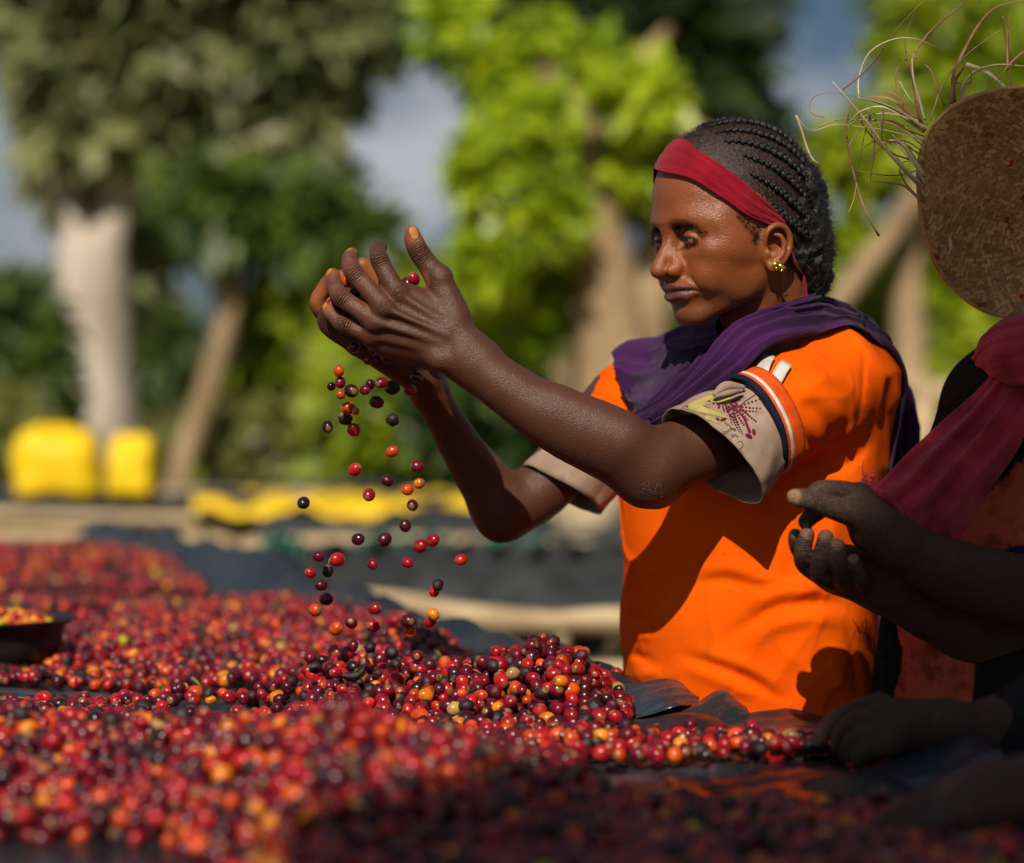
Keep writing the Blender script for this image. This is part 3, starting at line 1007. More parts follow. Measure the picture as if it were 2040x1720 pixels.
def hem_band(name, s0, s1, r, mat, th=.0022):
    rr = []
    for t in np.linspace(0, 1, 5):
        s = s0 + (s1 - s0) * t
        bulge = .0012 * math.sin(PI * t)
        rr.append((WS_HEM + WS_AX * s, u_, w_, r + bulge, (r + bulge) * .98, lambda a: 1 + .010 * math.sin(3*a+1) + .006 * math.sin(7*a)))
    V = loft_rings(rr, 72)
    o = link(name, grid_mesh(name, V, close_v=True), mat, SHIRT_OBJ)
    return solid(o, th)


hem_band('sleeve_rib', .002, .017, .0570, M_RIB)
hem_band('white_stripe', .0172, .0205, .0569, M_WHITE_TRIM)
hem_band('sleeve_rib', .0207, .0228, .0566, M_RIB)
hem_band('navy_stripe', .0230, .0305, .0562, M_NAVY)

# white tape loops on the sleeve
for q in ([(1527, 711), (1546, 718), (1531, 754), (1506, 747)], [(1558, 724), (1577, 734), (1555, 771), (1535, 760)], [(1521, 685), (1530, 684), (1515, 701), (1512, 702)]):
    a, b, c, d = [np.array(z, float) for z in q]
    pp = [(a * (1-j/4) + b * (j/4)) * (1 - i/6) + (d * (1-j/4) + c * (j/4)) * (i/6) for i in range(7) for j in range(5)]
    G = hits(pp, SHIRT).reshape(7, 5, 3)
    g = SHIRT.grad(G)
    G = G + g * (.0042 + .002 * np.sin(np.linspace(0, PI, 7)))[:, None, None]
    solid(link('tape_loop', grid_mesh('tape_loop', G), M_WHITE_TRIM, SHIRT_OBJ), .0012, 0)

# tan cuffs of the shirt worn underneath
def near_cuff_center(s):
    return WS_HEM + WS_AX * s + u_ * (.012 * s / .09)


CUFF_RIPPLE = lambda a: 1 + .035 * math.sin(2*a + .6) + .018 * math.sin(5*a + 2) + .010 * math.sin(9*a)
rr = []
for t in np.linspace(0, 1, 22):
    s = .012 + t * .072
    ru = .0500 + .0135 * t ** .8; rw = .0480 + .0030 * t
    f = (lambda tt: (lambda a: 1 + (CUFF_RIPPLE(a) - 1) * tt + .012 * math.sin(4*a + 6*tt)))(t)
    # the mouth slants: the lower side hangs further
    rr.append((near_cuff_center(s), u_, w_, ru, rw, f))
CV = loft_rings(rr, 96)
ang = np.arange(96) * 2 * PI / 96
CV = CV + (np.linspace(0, 1, 22)[:, None] * (.004 - .020 * np.cos(ang))[None])[..., None] * WS_AX
CV = CV + grid_normals(CV, True) * (.0016 * snoise(CV, 60, 1) + .0010 * snoise(CV, 150, 2))[..., None]
NCUFF = link('undershirt_cuff', grid_mesh('undershirt_cuff', CV, close_v=True), M_TAN, WOMAN)
NCUFF['label'] = 'wide tan cotton cuff with maroon and olive print on the near arm'
solid(NCUFF, .0016)
# hem stitch line
seam = MB()
row = CV[17]; nr = grid_normals(CV, True)[17]
sgn = 1 if ((row - CV[17].mean(0)) * nr).sum() > 0 else -1
seam.tube(list(row + nr * sgn * .0006) + [row[0] + nr[0] * sgn * .0006], .0006, 5, cap=False)
seam.build('hem_seam', M_LINE, NCUFF)

# printed pattern on the cuff, laid on its surface
CUFF_S = Solid()
CUFF_S.limb([near_cuff_center(.005), near_cuff_center(.045), near_cuff_center(.095)], [.050, .056, .062], k=.001)
from mathutils.bvhtree import BVHTree
_bv = BVHTree.FromPolygons([tuple(p) for p in CV.reshape(-1, 3)], [tuple(int(x) for x in f) for f in [(i*96+k, (i+1)*96+k, (i+1)*96+(k+1) % 96, i*96+(k+1) % 96) for i in range(21) for k in range(96)]])


def on_cuff(px, py):
    o = Vector((0, 0, CAM_Z)); v = Vector(at(px, py, 1.0)) - o
    h, n, i, d = _bv.ray_cast(o, v.normalized())
    if h is None: return None, None
    n = np.array(n)
    if n[1] > 0: n = -n
    return np.array(h) + n * .0022, n


def c6(cx, cy): return 1320 + cx / 6.143, 740 + cy / 6.143


def disc(mb, cx, cy, rx, ry=None, rot=0, n=10, inner=0):
    ry = ry or rx
    pts = []
    for k in range(n):
        a = 2*PI*k/n
        x = rx*math.cos(a); y = ry*math.sin(a)
        p, nn_ = on_cuff(*c6(cx + x*math.cos(rot) - y*math.sin(rot), cy + x*math.sin(rot) + y*math.cos(rot)))
        if p is None: return
        pts.append(p)
    if inner:
        pin = []
        c0 = np.mean(pts, 0)
        pin = [c0 + (p - c0) * inner for p in pts]
        mb.add(pts + pin, [(k, (k+1) % n, n + (k+1) % n, n + k) for k in range(n)])
    else:
        mb.add(pts, [tuple(range(n))])


def stroke(mb, pts, w0, w1, n=16):
    Q = spline([c6(*p) for p in pts], n)
    L = []; R = []
    for i in range(n):
        t = Q[min(i+1, n-1)] - Q[max(i-1, 0)]
        t = t / (np.linalg.norm(t) + 1e-9)
        w = (w0 + (w1 - w0) * i / (n-1)) / 6.143
        a, _ = on_cuff(Q[i, 0] - t[1]*w, Q[i, 1] + t[0]*w); b, _ = on_cuff(Q[i, 0] + t[1]*w, Q[i, 1] - t[0]*w)
        if a is None or b is None: continue
        L.append(a); R.append(b)
    k = len(L)
    if k > 1:
        mb.add(L + R, [(i, i+1, k+i+1, k+i) for i in range(k-1)])


pr = MB()
for (x0, y0, x1, y1, n, r0, r1) in ((830, 470, 1180, 345, 9, 15, 10), (850, 430, 1185, 455, 9, 14, 9), (860, 480, 1135, 490, 8, 14, 9), (930, 440, 1135, 615, 9, 15, 10), (960, 500, 1030, 600, 5, 11, 8), (900, 520, 985, 660, 6, 13, 9),
                                    (870, 540, 970, 765, 9, 15, 7), (850, 570, 930, 740, 7, 13, 7), (820, 560, 850, 650, 4, 10, 7), (780, 470, 860, 380, 4, 14, 12), (790, 500, 900, 400, 5, 15, 12), (770, 440, 830, 560, 5, 13, 11), (880, 395, 950, 330, 3, 13, 9)):
    for i in range(n):
        t = i / (n - 1)
        disc(pr, x0 + (x1-x0)*t, y0 + (y1-y0)*t + 12*math.sin(t*2.5), 1.3*(r0 + (r1-r0)*t), 1.3*(r0 + (r1-r0)*t)*.85)
stroke(pr, [(900, 490), (980, 570), (1020, 660), (1060, 760)], 10, 18)
disc(pr, 1045, 800, 46, 26, .5, 14); disc(pr, 1108, 750, 24, 40, -.2, 14)
for (x, y, a, b, r) in ((830, 290, 14, 40, .5), (730, 320, 60, 11, .25), (905, 370, 50, 11, -.2), (670, 600, 26, 20, .8), (740, 600, 44, 18, -.4), (620, 410, 20, 12, .3), (690, 450, 14, 30, .3), (740, 470, 10, 46, -.3), (570, 385, 18, 7, .2), (545, 465, 34, 7, .6)):
    disc(pr, x, y, a, b, r, 12)
pr.build('maroon_print', M_MAROON, NCUFF)
ol = MB()
stroke(ol, [(200, 545), (330, 470), (480, 400), (640, 350), (820, 380)], 40, 50, 20)
stroke(ol, [(250, 520), (420, 540), (560, 590), (690, 650)], 44, 12, 20)
stroke(ol, [(400, 460), (540, 500), (680, 540), (790, 580)], 46, 10, 20)
stroke(ol, [(560, 300), (640, 280), (720, 240)], 10, 24, 12)
ol.build('olive_print', M_OLIVE, NCUFF)
ln = MB()
for i in range(9): disc(ln, 700 + i*22, 740 + 26*math.sin(i*.7), 15, 15, 0, 10, .72)
for i in range(7): disc(ln, 760 + i*20, 640 + 16*i + 8*math.sin(i*2), 13, 13, 0, 10, .70)
for i in range(6): disc(ln, 840 + i*14, 800 + 14*math.sin(i*1.7), 12, 12, 0, 10, .70)
stroke(ln, [(430, 540), (470, 600), (520, 650), (560, 690)], 2.5, 2.5); stroke(ln, [(600, 740), (700, 800), (800, 880), (920, 955), (975, 910), (950, 865), (905, 880)], 3, 3, 30)
stroke(ln, [(940, 960), (975, 1040), (950, 1080), (915, 1050), (930, 1020)], 3, 3, 24); stroke(ln, [(650, 830), (740, 860), (830, 965), (790, 940)], 3, 3, 20)
stroke(ln, [(520, 720), (600, 700), (680, 760), (760, 800)], 3, 3, 20); stroke(ln, [(820, 830), (850, 900), (900, 940)], 3, 3); stroke(ln, [(330, 570), (370, 610), (350, 620)], 2.5, 2.5)
stroke(ln, [(810, 560), (960, 420), (1150, 290)], 7, 5, 24)
ln.build('outline_print', M_LINE, NCUFF)
# crumpled pale corner of the cuff
cr = Solid()
cr.limb([at(1424, 786, 2.552), at(1446, 770, 2.555), at(1480, 772, 2.565)], [.003, .0055, .003], k=.004)
cr.limb([at(1428, 790, 2.545), at(1452, 783, 2.545), at(1478, 778, 2.555)], [.002, .0035, .002], k=.004)
v_, f_ = cr.mesh((.19, 2.52, 1.27), (.26, 2.60, 1.33), .0016)
link('cuff_fold', mesh_np('cuff_fold', v_, f_), M_TAN, NCUFF)

# far cuff
fu, fw = ring_frame(FS_AX, (85, 130), 2.8)
rr = []
for t in np.linspace(0, 1, 16):
    c = at(1222, 868, 2.838) * (1 - t) + at(1092, 972, 2.812) * t
    ru = .0440 + .0040 * t
    rr.append((c + fu * .012 * t, fu, fw, ru, ru * .95, lambda a: 1 + .05 * math.sin(2*a+2.4) + .03 * math.sin(5*a+1)))
CF = loft_rings(rr, 72)
ang = np.arange(72) * 2 * PI / 72
CF = CF + (np.linspace(0, 1, 16)[:, None] * (-.010 - .016 * np.cos(ang))[None])[..., None] * FS_AX
CF = CF + grid_normals(CF, True) * (.0018 * snoise(CF, 50, 1) + .0010 * snoise(CF, 150, 2))[..., None]
FC = link('undershirt_cuff', grid_mesh('undershirt_cuff', CF, close_v=True), M_TAN, WOMAN)
FC['label'] = 'flared tan cotton cuff on the far arm'
solid(FC, .0018)
sm = MB()
for j in (10, 11):
    row = CF[j]; cen = row.mean(0)
    sm.tube([p + nrm(p - cen) * .0008 for p in row] + [row[0] + nrm(row[0] - cen) * .0008], .0005, 5, cap=False)
sm.build('hem_seam', M_LINE, FC)

# long dark skirt below the shirt
sk = []
for t, r in ((0, .150), (.25, .165), (.6, .19), (1, .22)):
    sk.append((np.array([.285, 2.83, .80 * (1 - t) + .004]), np.array([1.0, 0, 0]), np.array([0, 1.0, 0]), r, r * .85, lambda a: 1 + .05 * math.sin(9*a) + .03 * math.sin(14*a)))
M_SKIRT = mat_noise('dark_skirt', (.010, .010, .014), (.022, .020, .026), scale=12, rough=.9)
solid(link('skirt', grid_mesh('skirt', loft_rings(sk, 80), close_v=True), M_SKIRT, WOMAN), .003)

# ---- purple scarf
COVER = Solid()
COVER.p = [q for q in SHIRT.p]
COVER.frame(H_M, H_O, H_S, (.945, 1, 1))
COVER.limb([(-.030, 0, -.030), (-.040, 0, -.085), (-.055, .0, -.150)], [.046, .049, .058], k=.02, n=2)
COVER.frame()


def ridged(x):
    return 1 - np.abs(np.sin(x)) ** 1.3 * 1.0


def drape(name, A, B, nu, nv, folds, bulge, parent, mat, th=.0022, ends=(1, 1), seed=0, clear=.005, solid_=None, skew=0.0, wob=.35):
    A = spline(A, nu); B = spline(B, nu)
    t = np.linspace(0, 1, nv)[None, :, None]
    V = A[:, None] * (1 - t) + B[:, None] * t
    nrmals = grid_normals(V)
    flip = np.sign((nrmals * (np.array([0, 0, CAM_Z]) - V)).sum(-1).mean())
    nrmals = nrmals * flip
    s = np.linspace(0, 1, nu)[:, None]; tt = np.linspace(0, 1, nv)[None, :]
    off = bulge * np.sin(PI * tt) ** .7 * np.ones_like(s)
    rg = np.random.default_rng(seed)
    for (amp, cnt, wav) in folds:
        ph = rg.uniform(0, 6)
        x = cnt * PI * (tt + skew * s) + ph + wob * np.sin(s * wav + ph) + .5 * wob * np.sin(s * wav * 2.3 + tt * 4)
        off = off + amp * (ridged(x) - .4) * (.6 + .4 * np.sin(s * 4 + ph))
    off = off + .0013 * snoise(V, 75, 2) + .0010 * (1 - np.abs(snoise(V, 45, 4)) * 2).clip(0, 1)
    V = V + nrmals * off[..., None]
    S = solid_ or COVER
    for _ in range(3):
        d = S(V)
        V = V + np.maximum(0, clear + .5 * np.maximum(off, 0) - d)[..., None] * S.grad(V, .002)
    o = link(name, grid_mesh(name, V), mat, parent)
    solid(o, th)
    return o


SCARF = empty('scarf_pivot')
bpy.data.objects.remove(SCARF)
near = drape('scarf', [at(1660, 606, 2.815), at(1600, 604, 2.725), at(1540, 620, 2.655), at(1478, 648, 2.632), at(1425, 694, 2.630), at(1372, 770, 2.648), at(1312, 838, 2.672)],
             [at(1760, 745, 2.775), at(1705, 690, 2.700), at(1612, 674, 2.628), at(1528, 695, 2.592), at(1482, 742, 2.590), at(1410, 800, 2.612), at(1322, 858, 2.655)],
             150, 80, [(.0085, 4.5, 5), (.0040, 9.0, 7)], .020, WOMAN, M_PURPLE, seed=3, skew=.25)
near['label'] = 'purple cotton scarf wound round the neck and over the shoulder'
drape('scarf_fold', [at(1510, 615, 2.700), at(1445, 626, 2.725), at(1385, 640, 2.790), at(1310, 684, 2.860), at(1272, 722, 2.862)],
      [at(1350, 858, 2.645), at(1318, 872, 2.662), at(1282, 858, 2.700), at(1264, 842, 2.745), at(1252, 818, 2.775)],
      120, 90, [(.0090, 4.0, 4), (.0040, 9.0, 6)], .022, near, M_PURPLE, seed=5, skew=.0)
drape('scarf_fold', [at(1385, 700, 2.700), at(1350, 760, 2.700), at(1300, 810, 2.715), at(1262, 842, 2.740)],
      [at(1470, 715, 2.640), at(1432, 770, 2.635), at(1380, 815, 2.645), at(1305, 862, 2.668)],
      90, 70, [(.0080, 4.0, 4), (.004, 8.0, 6)], .018, near, M_PURPLE, seed=8, skew=.2)
drape('scarf_fold', [at(1690, 668, 2.730), at(1735, 735, 2.745), at(1738, 830, 2.770), at(1722, 930, 2.790), at(1712, 1060, 2.815), at(1716, 1200, 2.830), at(1726, 1330, 2.840)],
      [at(1622, 598, 2.830), at(1725, 634, 2.860), at(1795, 745, 2.890), at(1826, 850, 2.900), at(1815, 950, 2.900), at(1800, 1100, 2.905), at(1800, 1300, 2.91)],
      130, 90, [(.0080, 5.0, 4), (.004, 10.0, 5)], .014, near, M_PURPLE, seed=9, skew=.1)

drape('scarf_fold', [at(1500, 596, 2.720), at(1446, 612, 2.745), at(1385, 642, 2.805)], [at(1465, 750, 2.655), at(1420, 765, 2.675), at(1365, 775, 2.700)],
      60, 50, [(.004, 4.0, 4)], .006, near, M_PURPLE, seed=11, skew=.1)

# ---- head: band, hair
HEAD = Solid()
add_head(HEAD, False)
SKULL = Solid()
SKULL.frame(H_M, H_O, H_S, (.945, 1, 1))
SKULL.ell((-.006, 0, .064), (.0965, .0715, .0910), k=.01)
SKULL.ell((.030, 0, .066), (.064, .063, .066), k=.03)
SKULL.ell((-.030, 0, .020), (.060, .060, .060), k=.03)
SKULL.frame()


def loc(px, py):
    return head_local(hit(px, py, HEAD))


up_e = [(1400, 309), (1452, 344), (1505, 390), (1552, 428), (1592, 468)]
lo_e = [(1380, 360), (1432, 392), (1482, 428), (1528, 450), (1572, 478)]
UL = list(head_local(hits(up_e, HEAD))); LL = list(head_local(hits(lo_e, HEAD)))
# front centre, behind the ear, nape
UL = [np.array([.0640, 0, .1330])] + UL + [np.array([-.040, .068, .018]), np.array([-.066, .050, -.004]), np.array([-.090, 0, -.012])]
LL = [np.array([.0905, 0, .0985])] + LL + [np.array([-.034, .066, -.002]), np.array([-.058, .048, -.028]), np.array([-.082, 0, -.040])]
UL = np.array(UL); LL = np.array(LL)
mir = np.array([1, -1, 1])
UM = UL * mir; LM = LL * mir
UM[1:4, 2] += (.010, .008, .004); LM[1:4, 2] += (.020, .018, .010)
UF = np.vstack([UM[::-1][:-1], UL]); LF = np.vstack([LM[::-1][:-1], LL])
nu_, nv_ = 160, 22
Us = spline(UF, nu_); Ls = spline(LF, nu_)
tt = np.linspace(0, 1, nv_)[None, :, None]
HB = Us[:, None] * (1 - tt) + Ls[:, None] * tt
HBW = head_world(HB)
HBW = HEAD.project(HBW, .0030, 4)
g = HEAD.grad(HBW)
s_ = np.linspace(0, 1, nu_)[:, None]; t_ = np.linspace(0, 1, nv_)[None]
wr = .0010 * (ridged(t_ * 9 + 1.2 * np.sin(s_ * 26)) - .4) + .0007 * (ridged(t_ * 17 + 2 * np.sin(s_ * 19 + 1)) - .4) + .0010 * np.sin(t_ * PI) + .0014 * np.exp(-((t_ - .0) / .06) ** 2) + .0012 * np.exp(-((t_ - 1) / .06) ** 2)
HBW = HBW + g * wr[..., None]
HBAND = link('headband', grid_mesh('headband', HBW), M_RED_BAND, WOMAN)
HBAND['label'] = 'dark red jersey headband tied behind the ears'
solid(HBAND, .0020)
tl = MB()
tl.tube(spline([head_world((-.060, .046, -.010)), head_world((-.064, .043, -.045)), head_world((-.066, .040, -.085))], 10), [.004, .005, .006, .006, .006, .006, .006, .005, .005, .004], 10, flat=.4)
tl.tube(spline([head_world((-.090, .020, -.030)), head_world((-.098, .022, -.060)), head_world((-.100, .022, -.090))], 10), .004, 10, flat=.5)
tl.build('band_tail', M_RED_BAND, HBAND)

# scalp, braids, loose hair at the back
HAIR = Solid()
HAIR.frame(H_M, H_O, H_S, (.945, 1, 1))
HAIR.ell((-.060, 0, .052), (.060, .068, .074), k=.01)
HAIR.ell((-.072, .006, .006), (.048, .060, .052), k=.02)
HAIR.ell((-.086, .018, -.030), (.028, .032, .030), k=.02)
HAIR.limb([(-.082, .018, -.040), (-.082, .020, -.075), (-.082, .018, -.100)], [.016, .012, .010], k=.01)
HAIR.frame()


def hair_disp(P):
    return .0020 * snoise(P, 420, 1) * .5 + .0022 * snoise(P, 190, 2) + .002 * snoise(P, 90, 3)


hv, hf = HAIR.mesh((.20, 2.50, 1.30), (.40, 2.84, 1.60), .0014, disp=hair_disp)
HAIR_OBJ = link('hair', mesh_np('hair', hv, hf), M_HAIR, WOMAN)
HAIR_OBJ['label'] = 'black hair in cornrow braids, loose and fluffy at the nape'
# scalp cap with stubble
th_ = np.linspace(0, PI, 70); ph_ = np.linspace(0, 2*PI, 120)
C0 = np.array([-.006, 0, .064])
D = np.stack([np.sin(th_)[:, None] * np.cos(ph_)[None], np.sin(th_)[:, None] * np.sin(ph_)[None], np.cos(th_)[:, None] * np.ones_like(ph_)[None]], -1)
Q = head_world(C0 + D * np.array([.0965, .0715, .091]))
Q = SKULL.project(Q, .0012, 4)
Ql = head_local(Q)
# hair line: behind the band, down to the ear
line = np.interp(Ql[..., 0], [-.06, -.03, -.01, .010, .030, .050, .065, .09], [-.02, .012, .030, .036, .050, .072, .092, .16])
keep = Ql[..., 2] > line + .0035 * snoise(Ql, 240, 2)
F = []
for i in range(69):
    for k in range(119):
        if keep[i, k] and keep[i+1, k] and keep[i, k+1] and keep[i+1, k+1]:
            F.append((i*120+k, (i+1)*120+k, (i+1)*120+k+1, i*120+k+1))
link('scalp', mesh_np('scalp', Q.reshape(-1, 3), np.array(F)), M_SCALP, HAIR_OBJ)
front = np.array([.088, 0, .100]); nape = np.array([-.078, 0, .000])
bc = (front + nape) / 2
axv = nrm(front - nape); sidev = np.array([0, 1.0, 0]); upv = nrm(np.cross(axv, sidev)); upv = upv if upv[2] > 0 else -upv
bead_v, bead_f = None, None
bm = bmesh.new(); bmesh.ops.create_icosphere(bm, subdivisions=2, radius=1.0)
IV = np.array([v.co[:] for v in bm.verts]); IF = np.array([[v.index for v in f.verts] for f in bm.faces]); bm.free()
STR = []                                   # roots for loose hairs
for al in (-58, -38, -20, -3, 13, 28, 43, 58, 73, 88):
    a = math.radians(al)
    pts = []
    t0 = (.30 if al < -10 else .225) if abs(al) < 50 else .26 + (abs(al) - 50) * .003
    if al in (43, 58, 73): t0 = {43: .24, 58: .32, 73: .36}[al]
    for t in np.linspace(t0, .97, 60):
        lam = PI * t
        sd = math.sin(a) * sidev + math.cos(a) * upv
        p = bc + axv * (.096 * math.cos(lam)) + sd * (.085 * math.sin(lam) + .01)
        pts.append(p)
    W = SKULL.project(head_world(np.array(pts)), .0022, 6)
    L = np.concatenate([[0], np.cumsum(np.linalg.norm(np.diff(W, axis=0), axis=1))])
    nb_ = int(L[-1] / .0037)
    ss = np.linspace(0, L[-1], nb_)
    Pb = np.stack([np.interp(ss, L, W[:, i]) for i in range(3)], 1)
    T = np.gradient(Pb, axis=0); T /= np.linalg.norm(T, axis=1, keepdims=True)
    Nn = SKULL.grad(Pb)
    Bn = np.cross(T, Nn)
    VV = []; FF = []
    for i in range(nb_):
        grow = min(1.0, .40 + i * .04) * (1 + .12 * math.sin(i * 1.9 + al))
        side = 1 if i % 2 else -1
        x = nrm(T[i] * .85 + Bn[i] * side * .55)
        y = nrm(Bn[i] - x * (Bn[i] @ x)); z = np.cross(x, y)
        c = Pb[i] + Bn[i] * side * .0019 * grow + Nn[i] * .0012
        VV.append(c + (IV * np.array([.0049, .0033, .0037]) * grow) @ np.stack([x, y, z]))
        FF.append(IF + len(IV) * i)
        if i > 9: STR.append((c, Nn[i]))
    me = mesh_np('braid', np.concatenate(VV), np.concatenate(FF))
    link('braid', me, M_HAIR, HAIR_OBJ)
# short loose hairs
def loose_hairs(name, roots, nors, n, ln0, ln1, wid, parent, mat, seed=1, curl=.6):
    rg = np.random.default_rng(seed)
    idx = rg.integers(0, len(roots), n)
    R0 = roots[idx] + rg.normal(0, .0012, (n, 3)); N0 = nors[idx]
    d = N0 + rg.normal(0, .55, (n, 3)); d /= np.linalg.norm(d, axis=1, keepdims=True)
    side = np.cross(d, rg.normal(0, 1, (n, 3))); side /= np.linalg.norm(side, axis=1, keepdims=True)
    bend = rg.normal(0, 1, (n, 3)) * curl
    Ls = rg.uniform(ln0, ln1, (n, 1))
    V = []
    for s in (0, .5, 1):
        c = R0 + d * Ls * s + bend * Ls * s * s * .5
        w = wid * (1 - .75 * s)
        V += [c - side * w, c + side * w]
    V = np.stack(V, 1).reshape(-1, 3)
    b = (np.arange(n) * 6)[:, None]
    F = np.concatenate([b + np.array([0, 1, 3, 2]), b + np.array([2, 3, 5, 4])])
    o = link(name, mesh_np(name, V, F), mat, parent)
    o['kind'] = 'stuff'
    return o


hg = HAIR.grad(hv[::3])
loose_hairs('loose_hair', hv[::3], hg, 9000, .004, .009, .00022, HAIR_OBJ, M_HAIR, 1)
sr = np.array([s[0] for s in STR]); sn = np.array([s[1] for s in STR])
loose_hairs('loose_hair', sr, sn, 9000, .0025, .0075, .00018, HAIR_OBJ, M_HAIR, 2)
sq = Q.reshape(-1, 3)[(Ql[..., 2] > line + .020 + .02 * sstep(.03, .06, Ql[..., 0])).reshape(-1)]
loose_hairs('loose_hair', sq, SKULL.grad(sq), 12000, .0015, .0045, .00022, HAIR_OBJ, M_HAIR, 3, .3)
# temple hair in front of the ear
tp = head_local(hits(((1490, 440), (1500, 455), (1510, 450), (1485, 450), (1505, 468), (1495, 462), (1520, 462), (1470, 432), (1478, 440), (1500, 480), (1502, 472), (1530, 462)), HEAD))
loose_hairs('loose_hair', head_world(tp), HEAD.grad(head_world(tp)) * .4 + np.array([.6, 0, .2]), 420, .003, .009, .00020, HAIR_OBJ, M_HAIR, 4, .5)
# eyebrows and lashes
for s in (1, -1):
    bp = []
    for yy, xx, zz in ((.0075, .0945, .0415), (.0120, .0940, .0440), (.0170, .0930, .0455), (.0220, .0910, .0462), (.0280, .088, .0460), (.0330, .085, .0450), (.0380, .081, .0418), (.0430, .076, .0380), (.0475, .071, .0345)):
        bp.append((xx, yy * s, zz))
    bp = spline(np.array(bp), 60)
    wv = np.interp(np.linspace(0, 1, 60), [0, .15, .6, 1], [.0020, .0026, .0018, .0005])
    rg = np.random.default_rng(5)
    k = rg.integers(0, 60, 620)
    B = bp[k] + np.stack([np.zeros(620), np.zeros(620), rg.uniform(-1.0, 1.0, 620) * wv[k]], 1)
    BW = HEAD.project(head_world(B), .0004, 4)
    out = H_L * s * .9 + H_U * .15
    loose_hairs('eyebrow', BW, HEAD.grad(BW) * .25 + out, 620, .0028, .0050, .00024, HAIR_OBJ, M_HAIR, 6, .2)
    C = np.array([.0810, .0295 * s, .0258])
    la = []; ln_ = []
    for t in np.linspace(-.95, 1, 40):
        an = math.radians(52 * t + 10) * s
        up_ = math.radians(8 - 12 * t * t - 6 * t)
        dv = np.array([math.cos(an) * math.cos(up_), math.sin(an) * math.cos(up_), math.sin(up_)])
        la.append(C + .0140 * dv); ln_.append(dv + np.array([.1, .3*s*t, -.75]))
    la = head_world(np.array(la)); ln_ = np.array(ln_) @ H_M.T
    rg2 = np.random.default_rng(7)
    n = 80
    ii = rg2.integers(0, 40, n)
    V = []; F = []
    for j, q in enumerate(ii):
        d = nrm(ln_[q] + rg2.normal(0, .12, 3)); sd = nrm(np.cross(d, H_U + rg2.normal(0, .3, 3))) * .00020
        p0 = la[q]; p1 = p0 + d * .0040 - np.array([0, 0, .0006]); p2 = p1 + d * .0026 + np.array([0, 0, .0012])
        b = len(V)
        V += [p0 - sd, p0 + sd, p1 - sd * .7, p1 + sd * .7, p2]
        F += [(b, b+1, b+3, b+2), (b+2, b+3, b+4, b+4)]
    o = link('eyelashes', mesh_py('eyelashes', V, [f if f[2] != f[3] else f[:3] for f in F]), M_HAIR, HAIR_OBJ)
    o['kind'] = 'stuff'
# earring: small folded leaf shapes
er = MB()
E0 = head_world((.0010, .0795, -.0150))
for dx, dz, sx, sz, rot in ((-.0045, .0016, .0052, .0030, .5), (.0030, -.0008, .0070, .0030, -.45), (.0028, -.0048, .0030, .0022, .2), (-.0004, .0046, .0016, .0022, 0), (-.0030, -.0028, .0024, .0030, .7)):
    c = E0 + np.array([dx, 0, dz]) + np.array([0, -.002, 0])
    R = np.array([[math.cos(rot), 0, -math.sin(rot)], [0, 1, 0], [math.sin(rot), 0, math.cos(rot)]])
    Vv = (IV * np.array([sx, .0016, sz]) * .8) @ R.T
    Vv[:, 1] += .0010 * np.abs(Vv[:, 0] / sx)
    er.add(c + Vv, [tuple(f) for f in IF])
er.build('earring', M_GOLD, WOMAN)
# ------------------------------------------------------------------ the raised drying bed, its black sheet and the cherries
BED_Z = 0.95


def edge_x(d):                       # the long side where the pickers stand
    return 0.05 - 0.303 * (d - 3.24)


def mat_plastic(name, c1, c2, rough, net=False):
    m, nt, nn, ll, b = new_mat(name)
    tc = nn.new('ShaderNodeTexCoord')
    no = N(nn, 'ShaderNodeTexNoise', Scale=7.0, Detail=6.0)
    ll.new(tc.outputs['Object'], no.inputs['Vector'])
    r = nn.new('ShaderNodeValToRGB')
    r.color_ramp.elements[0].position = .38; r.color_ramp.elements[0].color = rgba(c1)
    r.color_ramp.elements[1].position = .66; r.color_ramp.elements[1].color = rgba(c2)
    ll.new(no.outputs['Fac'], r.inputs['Fac'])
    dn = N(nn, 'ShaderNodeTexNoise', Scale=160.0, Detail=4.0)
    ll.new(tc.outputs['Object'], dn.inputs['Vector'])
    dr = nn.new('ShaderNodeValToRGB'); dr.color_ramp.elements[0].position = .60; dr.color_ramp.elements[1].position = .75
    ll.new(dn.outputs['Fac'], dr.inputs['Fac'])
    mx = nn.new('ShaderNodeMixRGB'); mx.inputs['Color2'].default_value = (.10, .075, .05, 1)
    mlt = nn.new('ShaderNodeMath'); mlt.operation = 'MULTIPLY'; mlt.inputs[1].default_value = .25
    ll.new(dr.outputs['Color'], mlt.inputs[0]); ll.new(mlt.outputs['Value'], mx.inputs['Fac'])
    ll.new(r.outputs['Color'], mx.inputs['Color1'])
    ll.new(mx.outputs['Color'], b.inputs['Base Color'])
    mr = N(nn, 'ShaderNodeMapRange'); mr.inputs['To Min'].default_value = rough - .12; mr.inputs['To Max'].default_value = rough + .15
    ll.new(no.outputs['Fac'], mr.inputs['Value']); ll.new(mr.outputs['Result'], b.inputs['Roughness'])
    n2 = N(nn, 'ShaderNodeTexNoise', Scale=55.0, Detail=5.0)
    ll.new(tc.outputs['Object'], n2.inputs['Vector'])
    bp = N(nn, 'ShaderNodeBump', Strength=.5, Distance=.002)
    ll.new(n2.outputs['Fac'], bp.inputs['Height']); ll.new(bp.outputs['Normal'], b.inputs['Normal'])
    return m


